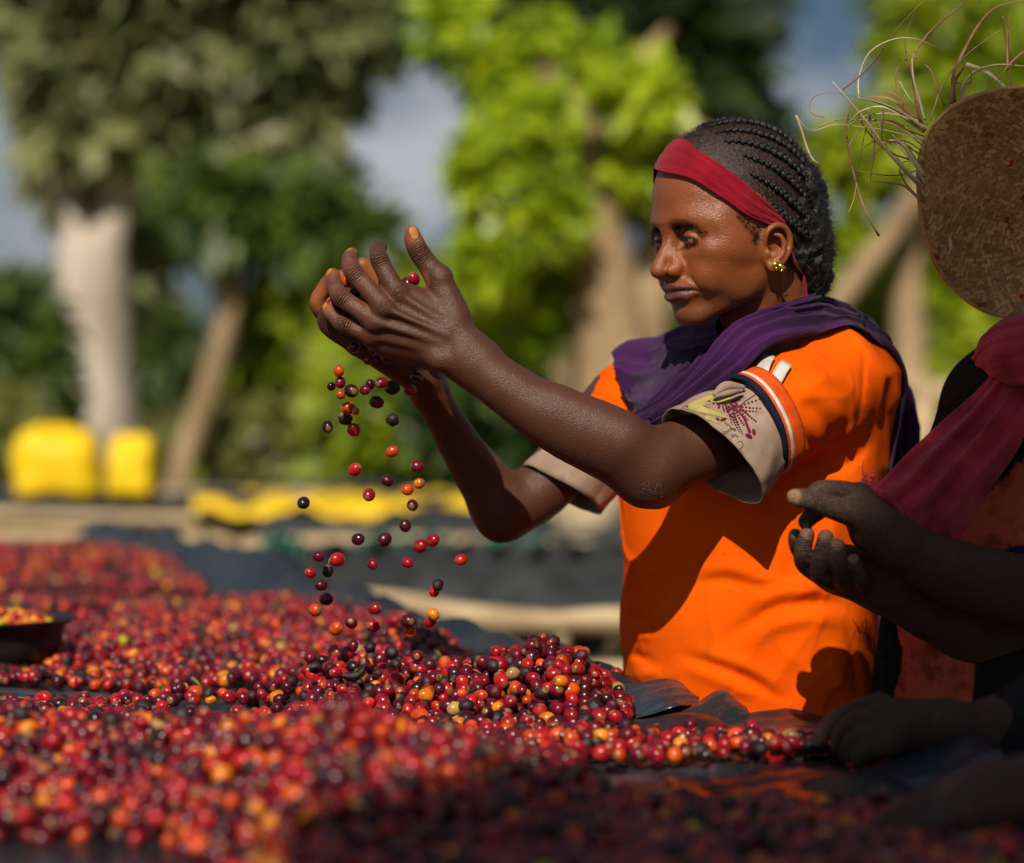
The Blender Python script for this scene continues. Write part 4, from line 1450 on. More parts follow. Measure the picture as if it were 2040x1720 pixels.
M_PLASTIC = mat_plastic('black_plastic', (.010, .012, .015), (.022, .027, .033), .30)
M_NET = mat_plastic('black_net', (.012, .014, .015), (.030, .034, .035), .75)
M_WOOD = mat_noise('pale_pole', (.36, .25, .14), (.60, .46, .28), scale=6, rough=.8, bump=.003, bscale=60, spec=.2, stretch=(1, 1, 6))
M_POST = mat_noise('grey_post', (.20, .15, .10), (.34, .27, .19), scale=8, rough=.85, bump=.003, bscale=50, spec=.2)

BED = empty('drying_bed', (-.6, 3.5, 0))
tag(BED, 'long raised drying bed under black plastic, heaped with coffee cherries in front of the pickers', 'drying bed')


def cover_h(x, d):
    """(is there fruit here, height of the heap) for arrays of floor positions on the bed"""
    px = x * FPX / d + 1020
    h = np.zeros_like(x)
    n1 = snoise(np.stack([x, d, 0 * x], -1), 9, 0); n2 = snoise(np.stack([x, d, 0 * x], -1), 23, 1)
    c = np.zeros(x.shape, bool)
    # foreground heap
    near_lim = np.interp(px, [-200, 0, 330, 520, 2200], [1.84, 1.80, 1.77, 1.60, 1.45])
    far_lim = np.interp(px, [-200, 0, 250, 620, 1000, 2200], [2.72, 2.72, 2.66, 2.50, 2.42, 2.36])
    fore = (d > near_lim + .03 * n1) & (d < far_lim + .03 * n2)
    hole = (px > 1165 + 30 * n2) & (d > 1.985 + .02 * n1) & (d < 2.285 - .02 * n2)
    c |= fore & ~hole & (px < 1690)
    c |= (d > 1.45) & (d < 1.97 + .03 * n2) & (px >= 1600)
    fx = np.interp(px, [-300, 0, 200, 420, 680, 900, 1050, 1250, 1500, 2100], [.050, .045, .030, .036, .069, .046, .028, .004, .0, .0])
    fc = np.interp(px, [-300, 0, 300, 680, 1000, 2100], [2.22, 2.22, 2.15, 1.97, 2.00, 2.0])
    h += fx * np.exp(-((d - fc) / np.where(d < fc, .30, .20)) ** 2)
    # right-hand strip under the hands
    st = (px > 1090) & (px < 1655 + 30 * n1) & (d > 2.25 + .015 * n2) & (d < 2.385 + .015 * n1)
    c |= st
    h += .006 * np.exp(-((d - 2.32) / .06) ** 2) * sstep(1050, 1180, px) * (1 - sstep(1500, 1700, px))
    # the heap the fruit falls on
    hp = (px > 600) & (px < 1262 + 26 * n2 - 240 * np.clip(d - 2.66, 0, 1)) & (d > 2.36) & (d < 2.86 + .04 * n1)
    c |= hp & (px < np.interp(d, [2.36, 2.50, 2.60, 2.75, 2.9], [1110, 1240, 1290, 1235, 1180]))
    h += .056 * np.exp(-((px - 1105) / 118) ** 2 - ((d - 2.66) / .125) ** 2) + .034 * np.exp(-((px - 930) / 150) ** 2 - ((d - 2.66) / .15) ** 2)
    h += .036 * np.exp(-((px - 690) / 140) ** 2 - ((d - 2.74) / .14) ** 2)
    # middle carpet
    rb = np.interp(d, [2.8, 2.95, 3.2, 3.6, 4.0, 4.4], [1080, 1000, 940, 800, 690, 580])
    gap = (px < 560 + 60 * n1) & (d > 2.735) & (d < 2.88 + .02 * n2)
    mid = (d > 2.70) & (d < 4.36 + .05 * n1) & (px < rb + 25 * n2) & ~gap
    thin = (px < 230) & (d > 3.55) & (n1 > .15)
    c |= mid & ~thin
    h += .046 * np.exp(-((px - 800) / 110) ** 2 - ((d - 3.15) / .20) ** 2) + .020 * np.exp(-((d - 3.7) / .4) ** 2) * (px < rb)
    c |= (px < 420) & (d > 2.90) & (d < 3.16)
    # far carpet
    rb2 = np.interp(d, [4.5, 4.9, 6.1, 6.6], [400, 395, 240, 150])
    c |= (d > 4.58 + .05 * n2) & (d < 6.45) & (px < rb2 + 20 * n1)
    h += .05 * np.exp(-((px - 120) / 160) ** 2 - ((d - 5.3) / .5) ** 2)
    h += .004 * n2 + .003 * n1
    return c, np.maximum(h, 0)


# --- sheet
nd, nt_ = 420, 150
dd = 1.0 + (7.1 - 1.0) * np.linspace(0, 1, nd) ** 1.5
tt2 = np.concatenate([np.linspace(0, 1, 118), 1 + np.linspace(.006, .16, nt_ - 118)])
Dg, Tg = np.meshgrid(dd, tt2, indexing='ij')
X = edge_x(Dg) - (1 - np.minimum(Tg, 1)) * 1.7
P3 = np.stack([X, Dg, 0 * X], -1)
Z = BED_Z - .0095 + .004 * snoise(P3, 5, 2) + .003 * snoise(P3, 14, 3)
_, hh = cover_h(X, Dg)
Z = Z + .72 * hh
# crumpled hem along the pickers' side, swelling where it is bunched
hem = np.exp(-((Tg - .955) / .034) ** 2)
sw = np.interp(Dg, [1.0, 2.2, 2.45, 2.75, 3.0, 3.3, 3.7, 4.2, 4.7, 5.2, 5.7, 6.3, 7.1], [.0, .004, .012, .022, .036, .040, .046, .070, .075, .105, .060, .050, .05])
Z = Z + hem * sw * (1 + .35 * snoise(P3, 6, 4)) + hem * .015 * ridged(Dg * 22 + 9 * Tg + 1.5 * np.sin(Dg * 7))
fall = np.clip(Tg - 1, 0, 1)
X = X + .10 * (1 - np.exp(-fall * 30)) * .5 + .02 * np.sin(Dg * 14) * fall * 6
Z = Z - fall * 1.9 + .006 * np.sin(Dg * 40 + 3 * np.sin(Dg * 9)) * (fall > 0)
SHEET = link('plastic_sheet', grid_mesh('plastic_sheet', np.stack([X, Dg, Z], -1)), M_PLASTIC, BED)
SHEET['label'] = 'black plastic sheet spread over the bed, crumpled along its edge'
solid(SHEET, .0015)

# loose folds of the sheet by the woman's waist and by the right-hand pickers
M_GLOSS = mat_plastic('glossy_black_plastic_sky_sheen', (.016, .021, .028), (.034, .044, .056), .22)  # blue-grey base colour stands in for sky sheen on the folds
FLOORISH = Solid()
FLOORISH.ell((0, 0, -50), (1, 1, 1), k=.01)


def flap(A, B, folds, bulge, seed, th=.0012, nu=70, nv=50, skew=.2):
    return drape('sheet_fold', A, B, nu, nv, [(f[0] * .6, f[1], f[2]) for f in folds] + [(.0014, 4.0, 9.0)], bulge * .35, SHEET, M_GLOSS, th=th, seed=seed, solid_=FLOORISH, skew=skew)


flap([at(1195, 1372, 2.70), at(1270, 1362, 2.69), at(1352, 1357, 2.66), at(1385, 1392, 2.64)], [at(1220, 1440, 2.58), at(1275, 1432, 2.57), at(1345, 1412, 2.56), at(1392, 1402, 2.60)], [(.005, 2.5, 3)], .010, 1)
flap([at(1270, 1475, 2.50), at(1330, 1440, 2.55), at(1390, 1402, 2.58), at(1436, 1378, 2.58), at(1462, 1400, 2.57)], [at(1330, 1500, 2.44), at(1390, 1488, 2.46), at(1440, 1470, 2.48), at(1480, 1452, 2.50), at(1500, 1440, 2.52)], [(.006, 2.2, 4)], .012, 2)
flap([at(1455, 1428, 2.60), at(1510, 1420, 2.61), at(1560, 1416, 2.61), at(1640, 1432, 2.60)], [at(1440, 1490, 2.46), at(1500, 1492, 2.46), at(1570, 1490, 2.47), at(1660, 1486, 2.48)], [(.008, 3.5, 4)], .008, 3)
flap([at(1110, 1476, 2.47), at(1200, 1466, 2.50), at(1280, 1462, 2.52)], [at(1120, 1500, 2.38), at(1210, 1500, 2.39), at(1300, 1496, 2.40)], [(.004, 2, 3)], .005, 4)
flap([at(1165, 1552, 2.22), at(1300, 1536, 2.27), at(1460, 1524, 2.30), at(1620, 1512, 2.31), at(1700, 1520, 2.28)], [at(1210, 1640, 2.00), at(1350, 1640, 2.00), at(1500, 1630, 2.02), at(1640, 1622, 2.03), at(1740, 1630, 2.02)], [(.010, 2.3, 4), (.003, 7, 3)], .016, 5)
flap([at(1640, 1575, 2.16), at(1740, 1530, 2.20), at(1850, 1488, 2.22), at(1920, 1462, 2.22), at(1952, 1486, 2.20)], [at(1700, 1650, 2.02), at(1800, 1640, 2.02), at(1880, 1610, 2.05), at(1950, 1560, 2.08), at(2020, 1530, 2.10)], [(.010, 2.4, 3)], .014, 6)
flap([at(1900, 1500, 2.25), at(1980, 1486, 2.25), at(2080, 1480, 2.25)], [at(1900, 1600, 2.05), at(2000, 1600, 2.05), at(2100, 1590, 2.05)], [(.008, 2, 3)], .01, 7)
flap([at(-80, 1366, 2.86), at(80, 1376, 2.84), at(220, 1386, 2.80)], [at(-80, 1420, 2.68), at(80, 1418, 2.68), at(230, 1412, 2.70)], [(.004, 2, 3)], .006, 8)

# --- frame of the bed under the sheet
for d0 in (1.4, 2.35, 3.35, 4.4, 5.5, 6.6):
    for off in (.06, .85, 1.62):
        p = MB(); x = edge_x(d0) - off
        p.tube([(x, d0, 0), (x + .01, d0 + .01, BED_Z - .07)], [.035, .030], 10)
        p.build('leg', M_POST, BED)
for off in (.05, .85, 1.64):
    p = MB(); p.tube([(edge_x(1.0) - off, 1.0, BED_Z - .055), (edge_x(4) - off, 4, BED_Z - .06), (edge_x(7.0) - off, 7.0, BED_Z - .055)], [.03, .03, .03], 10)
    p.build('rail', M_POST, BED)
for i in range(13):
    d0 = 1.1 + i * .48
    p = MB(); p.tube([(edge_x(d0) - 1.66, d0, BED_Z - .0225 - .012), (edge_x(d0) - .03, d0, BED_Z - .0225 - .012)], .011, 8)
    p.build('slat', M_POST, BED)

# --- cherries
CH_COL = [((.28, .005, .014), .24), ((.42, .010, .012), .085), ((.130, .004, .015), .25), ((.058, .004, .012), .18), ((.020, .006, .010), .12), ((.54, .055, .007), .080), ((.68, .19, .008), .036), ((.40, .34, .010), .004), ((.42, .24, .07), .010)]
CH_NAME = ['red', 'bright red', 'dark red', 'wine red', 'black', 'orange', 'yellow orange', 'green yellow', 'tan']


def mat_cherry(name, dried=False):
    m, nt, nn, ll, b = new_mat(name)
    a = nn.new('ShaderNodeAttribute'); a.attribute_name = 'ccol'; a.attribute_type = 'INSTANCER'
    oi = nn.new('ShaderNodeObjectInfo')
    tc = nn.new('ShaderNodeTexCoord')
    sh = nn.new('ShaderNodeVectorMath'); sh.operation = 'ADD'
    mu = nn.new('ShaderNodeMath'); mu.operation = 'MULTIPLY'; mu.inputs[1].default_value = 37.0
    ll.new(oi.outputs['Random'], mu.inputs[0]); ll.new(mu.outputs['Value'], sh.inputs[1]); ll.new(tc.outputs['Generated'], sh.inputs[0])
    no = N(nn, 'ShaderNodeTexNoise', Scale=1.6, Detail=3.0)
    ll.new(sh.outputs['Vector'], no.inputs['Vector'])
    mr = N(nn, 'ShaderNodeMapRange'); mr.inputs['From Min'].default_value = .3; mr.inputs['From Max'].default_value = .7
    mr.inputs['To Min'].default_value = .55; mr.inputs['To Max'].default_value = 1.25
    ll.new(no.outputs['Fac'], mr.inputs['Value'])
    mx = nn.new('ShaderNodeMixRGB'); mx.blend_type = 'MULTIPLY'; mx.inputs['Fac'].default_value = 1
    ll.new(a.outputs['Color'], mx.inputs['Color1']); ll.new(mr.outputs['Result'], mx.inputs['Color2'])
    # half-ripe side: shifts towards orange or dark
    n3 = N(nn, 'ShaderNodeTexNoise', Scale=1.1, Detail=1.0); ll.new(sh.outputs['Vector'], n3.inputs['Vector'])
    r3 = nn.new('ShaderNodeValToRGB'); r3.color_ramp.elements[0].position = .60; r3.color_ramp.elements[1].position = .80
    ll.new(n3.outputs['Fac'], r3.inputs['Fac'])
    hs = nn.new('ShaderNodeHueSaturation'); hs.inputs['Hue'].default_value = .518; hs.inputs['Value'].default_value = 1.35
    ll.new(mx.outputs['Color'], hs.inputs['Color'])
    m3 = nn.new('ShaderNodeMixRGB'); ll.new(r3.outputs['Color'], m3.inputs['Fac']); ll.new(mx.outputs['Color'], m3.inputs['Color1']); ll.new(hs.outputs['Color'], m3.inputs['Color2'])
    # scar at the tip and brown flecks
    sp = nn.new('ShaderNodeSeparateXYZ'); ll.new(tc.outputs['Generated'], sp.inputs['Vector'])
    tip = nn.new('ShaderNodeValToRGB'); tip.color_ramp.elements[0].position = .940; tip.color_ramp.elements[1].position = .965
    ll.new(sp.outputs['Z'], tip.inputs['Fac'])
    m4 = nn.new('ShaderNodeMixRGB'); m4.inputs['Color2'].default_value = (.20, .10, .04, 1)
    ll.new(tip.outputs['Color'], m4.inputs['Fac']); ll.new(m3.outputs['Color'], m4.inputs['Color1'])
    fl = N(nn, 'ShaderNodeTexNoise', Scale=7.0, Detail=2.0); ll.new(sh.outputs['Vector'], fl.inputs['Vector'])
    fr = nn.new('ShaderNodeValToRGB'); fr.color_ramp.elements[0].position = .66; fr.color_ramp.elements[1].position = .74
    ll.new(fl.outputs['Fac'], fr.inputs['Fac'])
    m5 = nn.new('ShaderNodeMixRGB'); m5.inputs['Color2'].default_value = (.05, .018, .012, 1)
    ll.new(fr.outputs['Color'], m5.inputs['Fac']); ll.new(m4.outputs['Color'], m5.inputs['Color1'])
    ll.new(m5.outputs['Color'], b.inputs['Base Color'])
    b.inputs['Roughness'].default_value = .55 if dried else .27
    r5 = N(nn, 'ShaderNodeMapRange'); r5.inputs['To Min'].default_value = .45 if dried else .14; r5.inputs['To Max'].default_value = .62 if dried else .40
    ll.new(no.outputs['Fac'], r5.inputs['Value']); ll.new(r5.outputs['Result'], b.inputs['Roughness'])
    b.inputs['Specular IOR Level'].default_value = .45
    bp = N(nn, 'ShaderNodeBump', Strength=.5, Distance=.0012 if dried else .0004)
    bn = N(nn, 'ShaderNodeTexNoise', Scale=9.0 if dried else 5.0, Detail=3.0); ll.new(sh.outputs['Vector'], bn.inputs['Vector'])
    ll.new(bn.outputs['Fac'], bp.inputs['Height']); ll.new(bp.outputs['Normal'], b.inputs['Normal'])
    return m


M_CHERRY = mat_cherry('cherry_skin')
M_DRIED = mat_cherry('dried_cherry_skin', True)
CH_R = .0071


def cherry_mesh(name, nu, nv, dried=False):
    V = [(0, 0, 1.12 * .985)]; F = []
    for i in range(1, nv):
        th = PI * i / nv
        for k in range(nu):
            a = 2*PI*k/nu
            r = math.sin(th); z = math.cos(th)
            rr = 1 + .03 * math.sin(2*a)
            if dried: rr *= 1 + .09 * math.sin(5*a + 3*z) + .06 * math.sin(3*a - 5*z + 1)
            q = 1.17 * z - (.05 * max(0, (z - .9) / .1) if not dried else 0)
            V.append((r*math.cos(a)*rr, r*math.sin(a)*rr*.95, q))
    V.append((0, 0, -1.17))
    for k in range(nu): F.append((0, 1 + k, 1 + (k+1) % nu))
    for i in range(nv - 2):
        for k in range(nu):
            a = 1 + i*nu + k; b_ = 1 + i*nu + (k+1) % nu
            F.append((a, a + nu, b_ + nu, b_))
    e = len(V) - 1
    for k in range(nu): F.append((e, e - nu + (k+1) % nu, e - nu + k))
    me = mesh_py(name, np.array(V) * CH_R, F)
    me.polygons.foreach_set('use_smooth', np.ones(len(me.polygons), bool))
    return me


ME_CH = cherry_mesh('cherry', 14, 9); ME_CH.materials.append(M_CHERRY)
ME_CHD = cherry_mesh('dried_cherry', 14, 9, True); ME_CHD.materials.append(M_DRIED)


def scatter(n_try, lo, hi, dmin, accept, rng):
    """dart throwing on the bed, returns xy points at least dmin apart"""
    cell = dmin / math.sqrt(2)
    grid = {}
    out = []
    xs = rng.uniform(lo[0], hi[0], n_try); ys = rng.uniform(lo[1], hi[1], n_try)
    ok = accept(xs, ys)
    xs = xs[ok].tolist(); ys = ys[ok].tolist()
    d2 = dmin * dmin
    for x, y in zip(xs, ys):
        i = int(x / cell) if x >= 0 else int(x / cell) - 1
        j = int(y / cell)
        if (i, j) in grid: continue
        bad = False
        for a in (i-2, i-1, i, i+1, i+2):
            for b_ in (j-2, j-1, j, j+1, j+2):
                q = grid.get((a, b_))
                if q is not None and (q[0]-x)**2 + (q[1]-y)**2 < d2:
                    bad = True; break
            if bad: break
        if not bad:
            grid[(i, j)] = (x, y); out.append((x, y))
    return np.array(out)


def in_view(x, d, m=1.12):
    return np.abs(x) < .2118 * d * m + .03


rng = np.random.default_rng(21)
top_pts = []
for (a, b_, dm, dens) in ((1.42, 2.0, .0126, 9), (2.0, 2.9, .0123, 9), (2.9, 3.6, .0132, 7), (3.6, 4.5, .0147, 6), (4.5, 6.5, .0168, 5)):
    w = .2118 * b_ * 1.12 + .03
    area = 2 * w * (b_ - a)
    pts = scatter(int(area / (dm * dm) * dens * .5), (-w, a), (w, b_), dm, lambda x, y: in_view(x, y) & cover_h(x, y)[0] & (x < edge_x(y) + .02), rng)
    top_pts.append(pts)
TP = np.concatenate(top_pts)
_, th1 = cover_h(TP[:, 0], TP[:, 1])
TPZ = BED_Z + CH_R * .9 + th1 + rng.uniform(-.001, .006, len(TP)) * np.minimum(1, th1 / .01 + .25)
under = []
for (a, b_) in ((1.42, 2.4), (2.4, 3.3), (3.3, 4.5)):
    w = .2118 * b_ * 1.12 + .03
    pts = scatter(int(2*w*(b_-a) / (.0145**2) * 3), (-w, a), (w, b_), .0143, lambda x, y: in_view(x, y) & cover_h(x, y)[0] & (cover_h(x, y)[1] > .008) & (x < edge_x(y) + .02), rng)
    under.append(pts)
UP = np.concatenate(under)
UZ = BED_Z + cover_h(UP[:, 0], UP[:, 1])[1] - .004 + rng.uniform(-.002, .002, len(UP))
# a few cherries riding on top of the others
k = rng.integers(0, len(TP), 1500)
k = k[(th1[k] > .01) | (rng.uniform(0, 1, len(k)) < .25)]
EX = TP[k] + rng.normal(0, .004, (len(k), 2)); EZ = TPZ[k] + rng.uniform(.005, .010, len(k))
ALL = np.concatenate([np.column_stack([TP, TPZ]), np.column_stack([UP, UZ]), np.column_stack([EX, EZ])])
wts = np.array([w for _, w in CH_COL]); wts = wts / wts.sum()
ci = rng.choice(len(CH_COL), len(ALL), p=wts)
# dark fruit colours stand for shadow on the heap behind the falling fruit
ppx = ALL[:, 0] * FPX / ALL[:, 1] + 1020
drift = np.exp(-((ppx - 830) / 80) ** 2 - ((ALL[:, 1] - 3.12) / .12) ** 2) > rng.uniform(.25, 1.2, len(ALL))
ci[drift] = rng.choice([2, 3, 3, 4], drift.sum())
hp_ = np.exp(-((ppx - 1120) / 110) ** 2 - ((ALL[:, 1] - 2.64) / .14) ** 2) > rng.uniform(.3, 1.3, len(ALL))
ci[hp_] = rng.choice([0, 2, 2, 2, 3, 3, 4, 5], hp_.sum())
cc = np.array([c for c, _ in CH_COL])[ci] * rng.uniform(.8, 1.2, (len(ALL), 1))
rot = rng.uniform(0, 2*PI, (len(ALL), 3))
scl = rng.normal(1.0, .11, len(ALL)).clip(.70, 1.25)
dried = (rng.uniform(0, 1, len(ALL)) < np.where(ci == 4, .75, np.where(ci == 3, .18, .02)))
# the nearest ones in view stand alone as objects
vis = (np.arange(len(ALL)) < len(TP)) | (np.arange(len(ALL)) >= len(TP) + len(UP))
pyy = 860 - (ALL[:, 2] - CAM_Z) * FPX / ALL[:, 1]
inside = vis & (ppx > 0) & (ppx < 2040) & (pyy < 1700) & (pyy > 0)
order = np.argsort(np.where(inside, ALL[:, 1], 99))[:236]
single = np.zeros(len(ALL), bool); single[order] = True


def gn_scatter(name, pts, cols, rots, scs, me, label, cat):
    pm = bpy.data.meshes.new(name)
    pm.vertices.add(len(pts)); pm.vertices.foreach_set('co', np.asarray(pts, np.float32).ravel())
    a = pm.attributes.new('ccol', 'FLOAT_COLOR', 'POINT'); a.data.foreach_set('color', np.column_stack([cols, np.ones(len(cols))]).astype(np.float32).ravel())
    a = pm.attributes.new('crot', 'FLOAT_VECTOR', 'POINT'); a.data.foreach_set('vector', np.asarray(rots, np.float32).ravel())
    a = pm.attributes.new('cscl', 'FLOAT', 'POINT'); a.data.foreach_set('value', np.asarray(scs, np.float32).ravel())
    o = bpy.data.objects.new(name, pm); COL.objects.link(o)
    pm.materials.append(me.materials[0])
    src = bpy.data.objects.new(name + '_source', me)          # not linked to the scene
    ng = bpy.data.node_groups.new(name, 'GeometryNodeTree')
    ng.interface.new_socket('Geometry', in_out='INPUT', socket_type='NodeSocketGeometry')
    ng.interface.new_socket('Geometry', in_out='OUTPUT', socket_type='NodeSocketGeometry')
    nn = ng.nodes; ll = ng.links
    gi = nn.new('NodeGroupInput'); go = nn.new('NodeGroupOutput')
    io = nn.new('GeometryNodeInstanceOnPoints')
    oi = nn.new('GeometryNodeObjectInfo'); oi.inputs['Object'].default_value = src; oi.inputs['As Instance'].default_value = True
    ar = nn.new('GeometryNodeInputNamedAttribute'); ar.data_type = 'FLOAT_VECTOR'; ar.inputs['Name'].default_value = 'crot'
    as_ = nn.new('GeometryNodeInputNamedAttribute'); as_.data_type = 'FLOAT'; as_.inputs['Name'].default_value = 'cscl'
    er_ = nn.new('FunctionNodeEulerToRotation')
    ll.new(gi.outputs[0], io.inputs['Points']); ll.new(oi.outputs['Geometry'], io.inputs['Instance'])
    ll.new(ar.outputs['Attribute'], er_.inputs[0]); ll.new(er_.outputs[0], io.inputs['Rotation'])
    ll.new(as_.outputs['Attribute'], io.inputs['Scale'])
    ll.new(io.outputs['Instances'], go.inputs[0])
    md = o.modifiers.new('scatter', 'NODES'); md.node_group = ng
    tag(o, label, cat, kind='stuff')
    return o


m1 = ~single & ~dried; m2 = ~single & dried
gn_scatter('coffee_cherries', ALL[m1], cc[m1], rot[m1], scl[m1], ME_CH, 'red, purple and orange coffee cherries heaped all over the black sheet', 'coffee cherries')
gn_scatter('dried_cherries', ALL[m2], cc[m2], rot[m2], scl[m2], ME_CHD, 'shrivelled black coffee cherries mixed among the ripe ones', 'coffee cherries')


def cherry_object(p, col, rt, sc, dr, label, group):
    o = bpy.data.objects.new('coffee_cherry', ME_CHD if dr else ME_CH)
    COL.objects.link(o)
    o.location = p; o.rotation_euler = rt; o.scale = (sc, sc, sc)
    o['ccol'] = [float(x) for x in col]
    tag(o, label, 'coffee cherry', group)
    return o


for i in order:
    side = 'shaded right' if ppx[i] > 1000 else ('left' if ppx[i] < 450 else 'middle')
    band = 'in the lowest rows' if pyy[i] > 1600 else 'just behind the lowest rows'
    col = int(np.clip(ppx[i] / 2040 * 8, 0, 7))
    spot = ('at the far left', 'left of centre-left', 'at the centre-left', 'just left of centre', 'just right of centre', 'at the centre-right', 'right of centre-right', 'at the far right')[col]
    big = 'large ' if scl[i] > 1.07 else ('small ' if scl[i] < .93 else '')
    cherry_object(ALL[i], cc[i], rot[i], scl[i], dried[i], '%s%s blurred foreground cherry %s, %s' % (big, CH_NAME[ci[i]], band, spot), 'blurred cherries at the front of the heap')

# --- shallow pan of picked-out yellow fruit
PAN_C = np.array([-.720, 3.16, BED_Z + .004])
PAN = empty('pan', PAN_C)
tag(PAN, 'dark metal pan with a flared rim holding orange and yellow cherries, at the left edge', 'pan')
M_PAN = mat_noise('sooty_metal', (.012, .010, .010), (.045, .034, .028), scale=14, rough=.45, bump=.001, bscale=40, metal=.6)
prof = [(0, .0), (.118, .0), (.126, .006), (.131, .030), (.134, .052), (.148, .060), (.150, .0625), (.147, .0640), (.131, .0560), (.127, .030), (.122, .008), (0, .004)]
PV = np.array([[(PAN_C[0] + r * math.cos(a), PAN_C[1] + r * math.sin(a), PAN_C[2] + z) for a in np.linspace(0, 2*PI, 48, endpoint=False)] for r, z in prof])
link('bowl', grid_mesh('bowl', PV, close_v=True), M_PAN, PAN)
pp = scatter(1500, (PAN_C[0]-.12, PAN_C[1]-.12), (PAN_C[0]+.12, PAN_C[1]+.12), .0125, lambda x, y: (x-PAN_C[0])**2 + (y-PAN_C[1])**2 < .117**2, rng)
r2 = ((pp - PAN_C[:2])**2).sum(1)
pz = PAN_C[2] + .056 + .016 * (1 - r2 / .117**2) + rng.uniform(-.003, .003, len(pp))
pc = np.array([c for c, _ in CH_COL])[rng.choice([5, 6, 6, 7, 0, 5], len(pp))]
gn_scatter('cherries_in_pan', np.column_stack([pp, pz]), pc, rng.uniform(0, 6, (len(pp), 3)), np.full(len(pp), 1.0), ME_CH, 'orange, yellow and green cherries lying in the dark pan', 'coffee cherries')
fl_ = MB(); fl_.tube([(PAN_C[0], PAN_C[1], PAN_C[2] + .01), (PAN_C[0], PAN_C[1], PAN_C[2] + .052)], [.118, .124], 40)
fl_.build('fill', mat_noise('cherry_fill', (.20, .03, .01), (.35, .10, .01), scale=80, rough=.6), PAN)

# --- fruit in the air and in her hands   (x, y on an enlarged view, colour, size, dried, word)
FALL = [(320, 165, 5, 30, 0), (327, 228, 2, 31, 0), (278, 250, 4, 26, 0), (328, 295, 5, 29, 0), (388, 275, 4, 41, 0), (463, 270, 2, 29, 0), (492, 240, 3, 31, 0), (555, 230, 2, 35, 0), (613, 255, 4, 41, 1), (712, 270, 0, 34, 0),
        (750, 197, 4, 36, 0), (527, 337, 2, 38, 0), (372, 370, 5, 39, 0), (412, 388, 6, 24, 0), (355, 425, 4, 38, 1), (617, 435, 4, 38, 1), (257, 473, 4, 35, 0), (402, 490, 1, 38, 0), (614, 610, 5, 34, 0), (410, 710, 1, 38, 0),
        (753, 693, 2, 36, 0), (587, 773, 3, 33, 0), (763, 787, 6, 32, 0), (700, 822, 5, 32, 0), (486, 850, 0, 36, 0), (124, 893, 4, 36, 0), (726, 906, 3, 34, 0), (685, 1020, 3, 33, 0), (425, 1095, 3, 34, 0), (571, 1097, 3, 39, 0),
        (769, 1132, 0, 40, 0), (838, 1100, 0, 37, 0), (208, 1190, 2, 31, 0), (311, 1207, 1, 41, 0), (162, 1281, 0, 30, 0), (258, 1270, 4, 32, 1), (506, 1233, 2, 30, 0), (698, 1224, 0, 32, 0), (995, 1207, 1, 34, 0), (222, 1348, 3, 35, 0),
        (249, 1425, 3, 37, 0), (867, 1348, 4, 33, 1), (846, 1384, 1, 33, 0), (188, 1485, 5, 38, 0), (519, 1478, 0, 35, 0), (842, 1509, 6, 33, 0), (824, 1552, 0, 33, 0), (305, 1590, 5, 38, 0), (388, 1555, 2, 37, 0), (509, 1574, 0, 37, 0),
        (699, 1547, 3, 40, 0), (712, 1600, 5, 38, 0), (397, 1685, 2, 32, 0), (492, 1692, 4, 34, 1), (480, 100, 2, 33, 0), (593, 88, 3, 35, 0), (535, 75, 4, 31, 0), (405, 30, 3, 34, 0), (610, 1722, 4, 36, 1), (756, 1740, 2, 36, 0), (162, 1745, 2, 36, 0), (188, 1805, 4, 34, 1)]
for i, (cx, cy, c, r, dr) in enumerate(FALL):
    px, py = 560 + cx / 2.774, 680 + cy / 2.774
    d = 2.62 + rng.uniform(-.035, .035)
    sc = (r / 2.774) * d / FPX / CH_R * .98
    where = 'just below the cupped hands' if py < 790 else ('high in the falling stream' if py < 950 else ('half way down the falling stream' if py < 1130 else ('low in the falling stream' if py < 1290 else 'about to land on the heap')))
    lr = 'left' if px < 700 else ('right' if px > 790 else 'middle')
    o = cherry_object(at(px, py, d), np.array(CH_COL[c][0]) * rng.uniform(.85, 1.15), rng.uniform(0, 6, 3), sc, dr, '%s%s cherry in mid-air %s, %s' % ('shrivelled ' if dr else ('big ' if r > 37 else ('small ' if r < 32 else '')), CH_NAME[c], where, {'left': 'to the left', 'right': 'to the right', 'middle': 'in the middle'}[lr]), 'cherries falling from the hands')
    if i in (0, 35):
        o.rotation_euler = (.2, .1, 0)
        st = MB(); st.tube([(0, 0, CH_R * 1.0), (.0004, 0, CH_R * 1.7), (.0012, 0, CH_R * 2.3)], [.0009, .0007, .0005], 6)
        so = st.build('stem', mat_noise('green_stem', (.25, .22, .03), (.35, .30, .05), scale=50, rough=.6))
        so.parent = o
HANDF = [(824, 556, 0, 2.585), (706, 586, 4, 2.60), (716, 600, 4, 2.60), (662, 608, 0, 2.59), (690, 628, 3, 2.595), (680, 618, 4, 2.60), (704, 636, 3, 2.60), (716, 640, 0, 2.605), (668, 630, 4, 2.60), (690, 560, 5, 2.60), (812, 566, 2, 2.60), (800, 572, 2, 2.605), (730, 640, 2, 2.61), (745, 632, 3, 2.61), (760, 610, 2, 2.615), (742, 610, 2, 2.615), (726, 612, 4, 2.615), (774, 600, 3, 2.61), (758, 590, 0, 2.61)]
for px, py, c, d in HANDF:
    cherry_object(at(px, py, d), CH_COL[c][0], rng.uniform(0, 6, 3), 1.0, False, '%s coffee cherry still held between the cupped hands' % CH_NAME[c], 'cherries in the cupped hands')
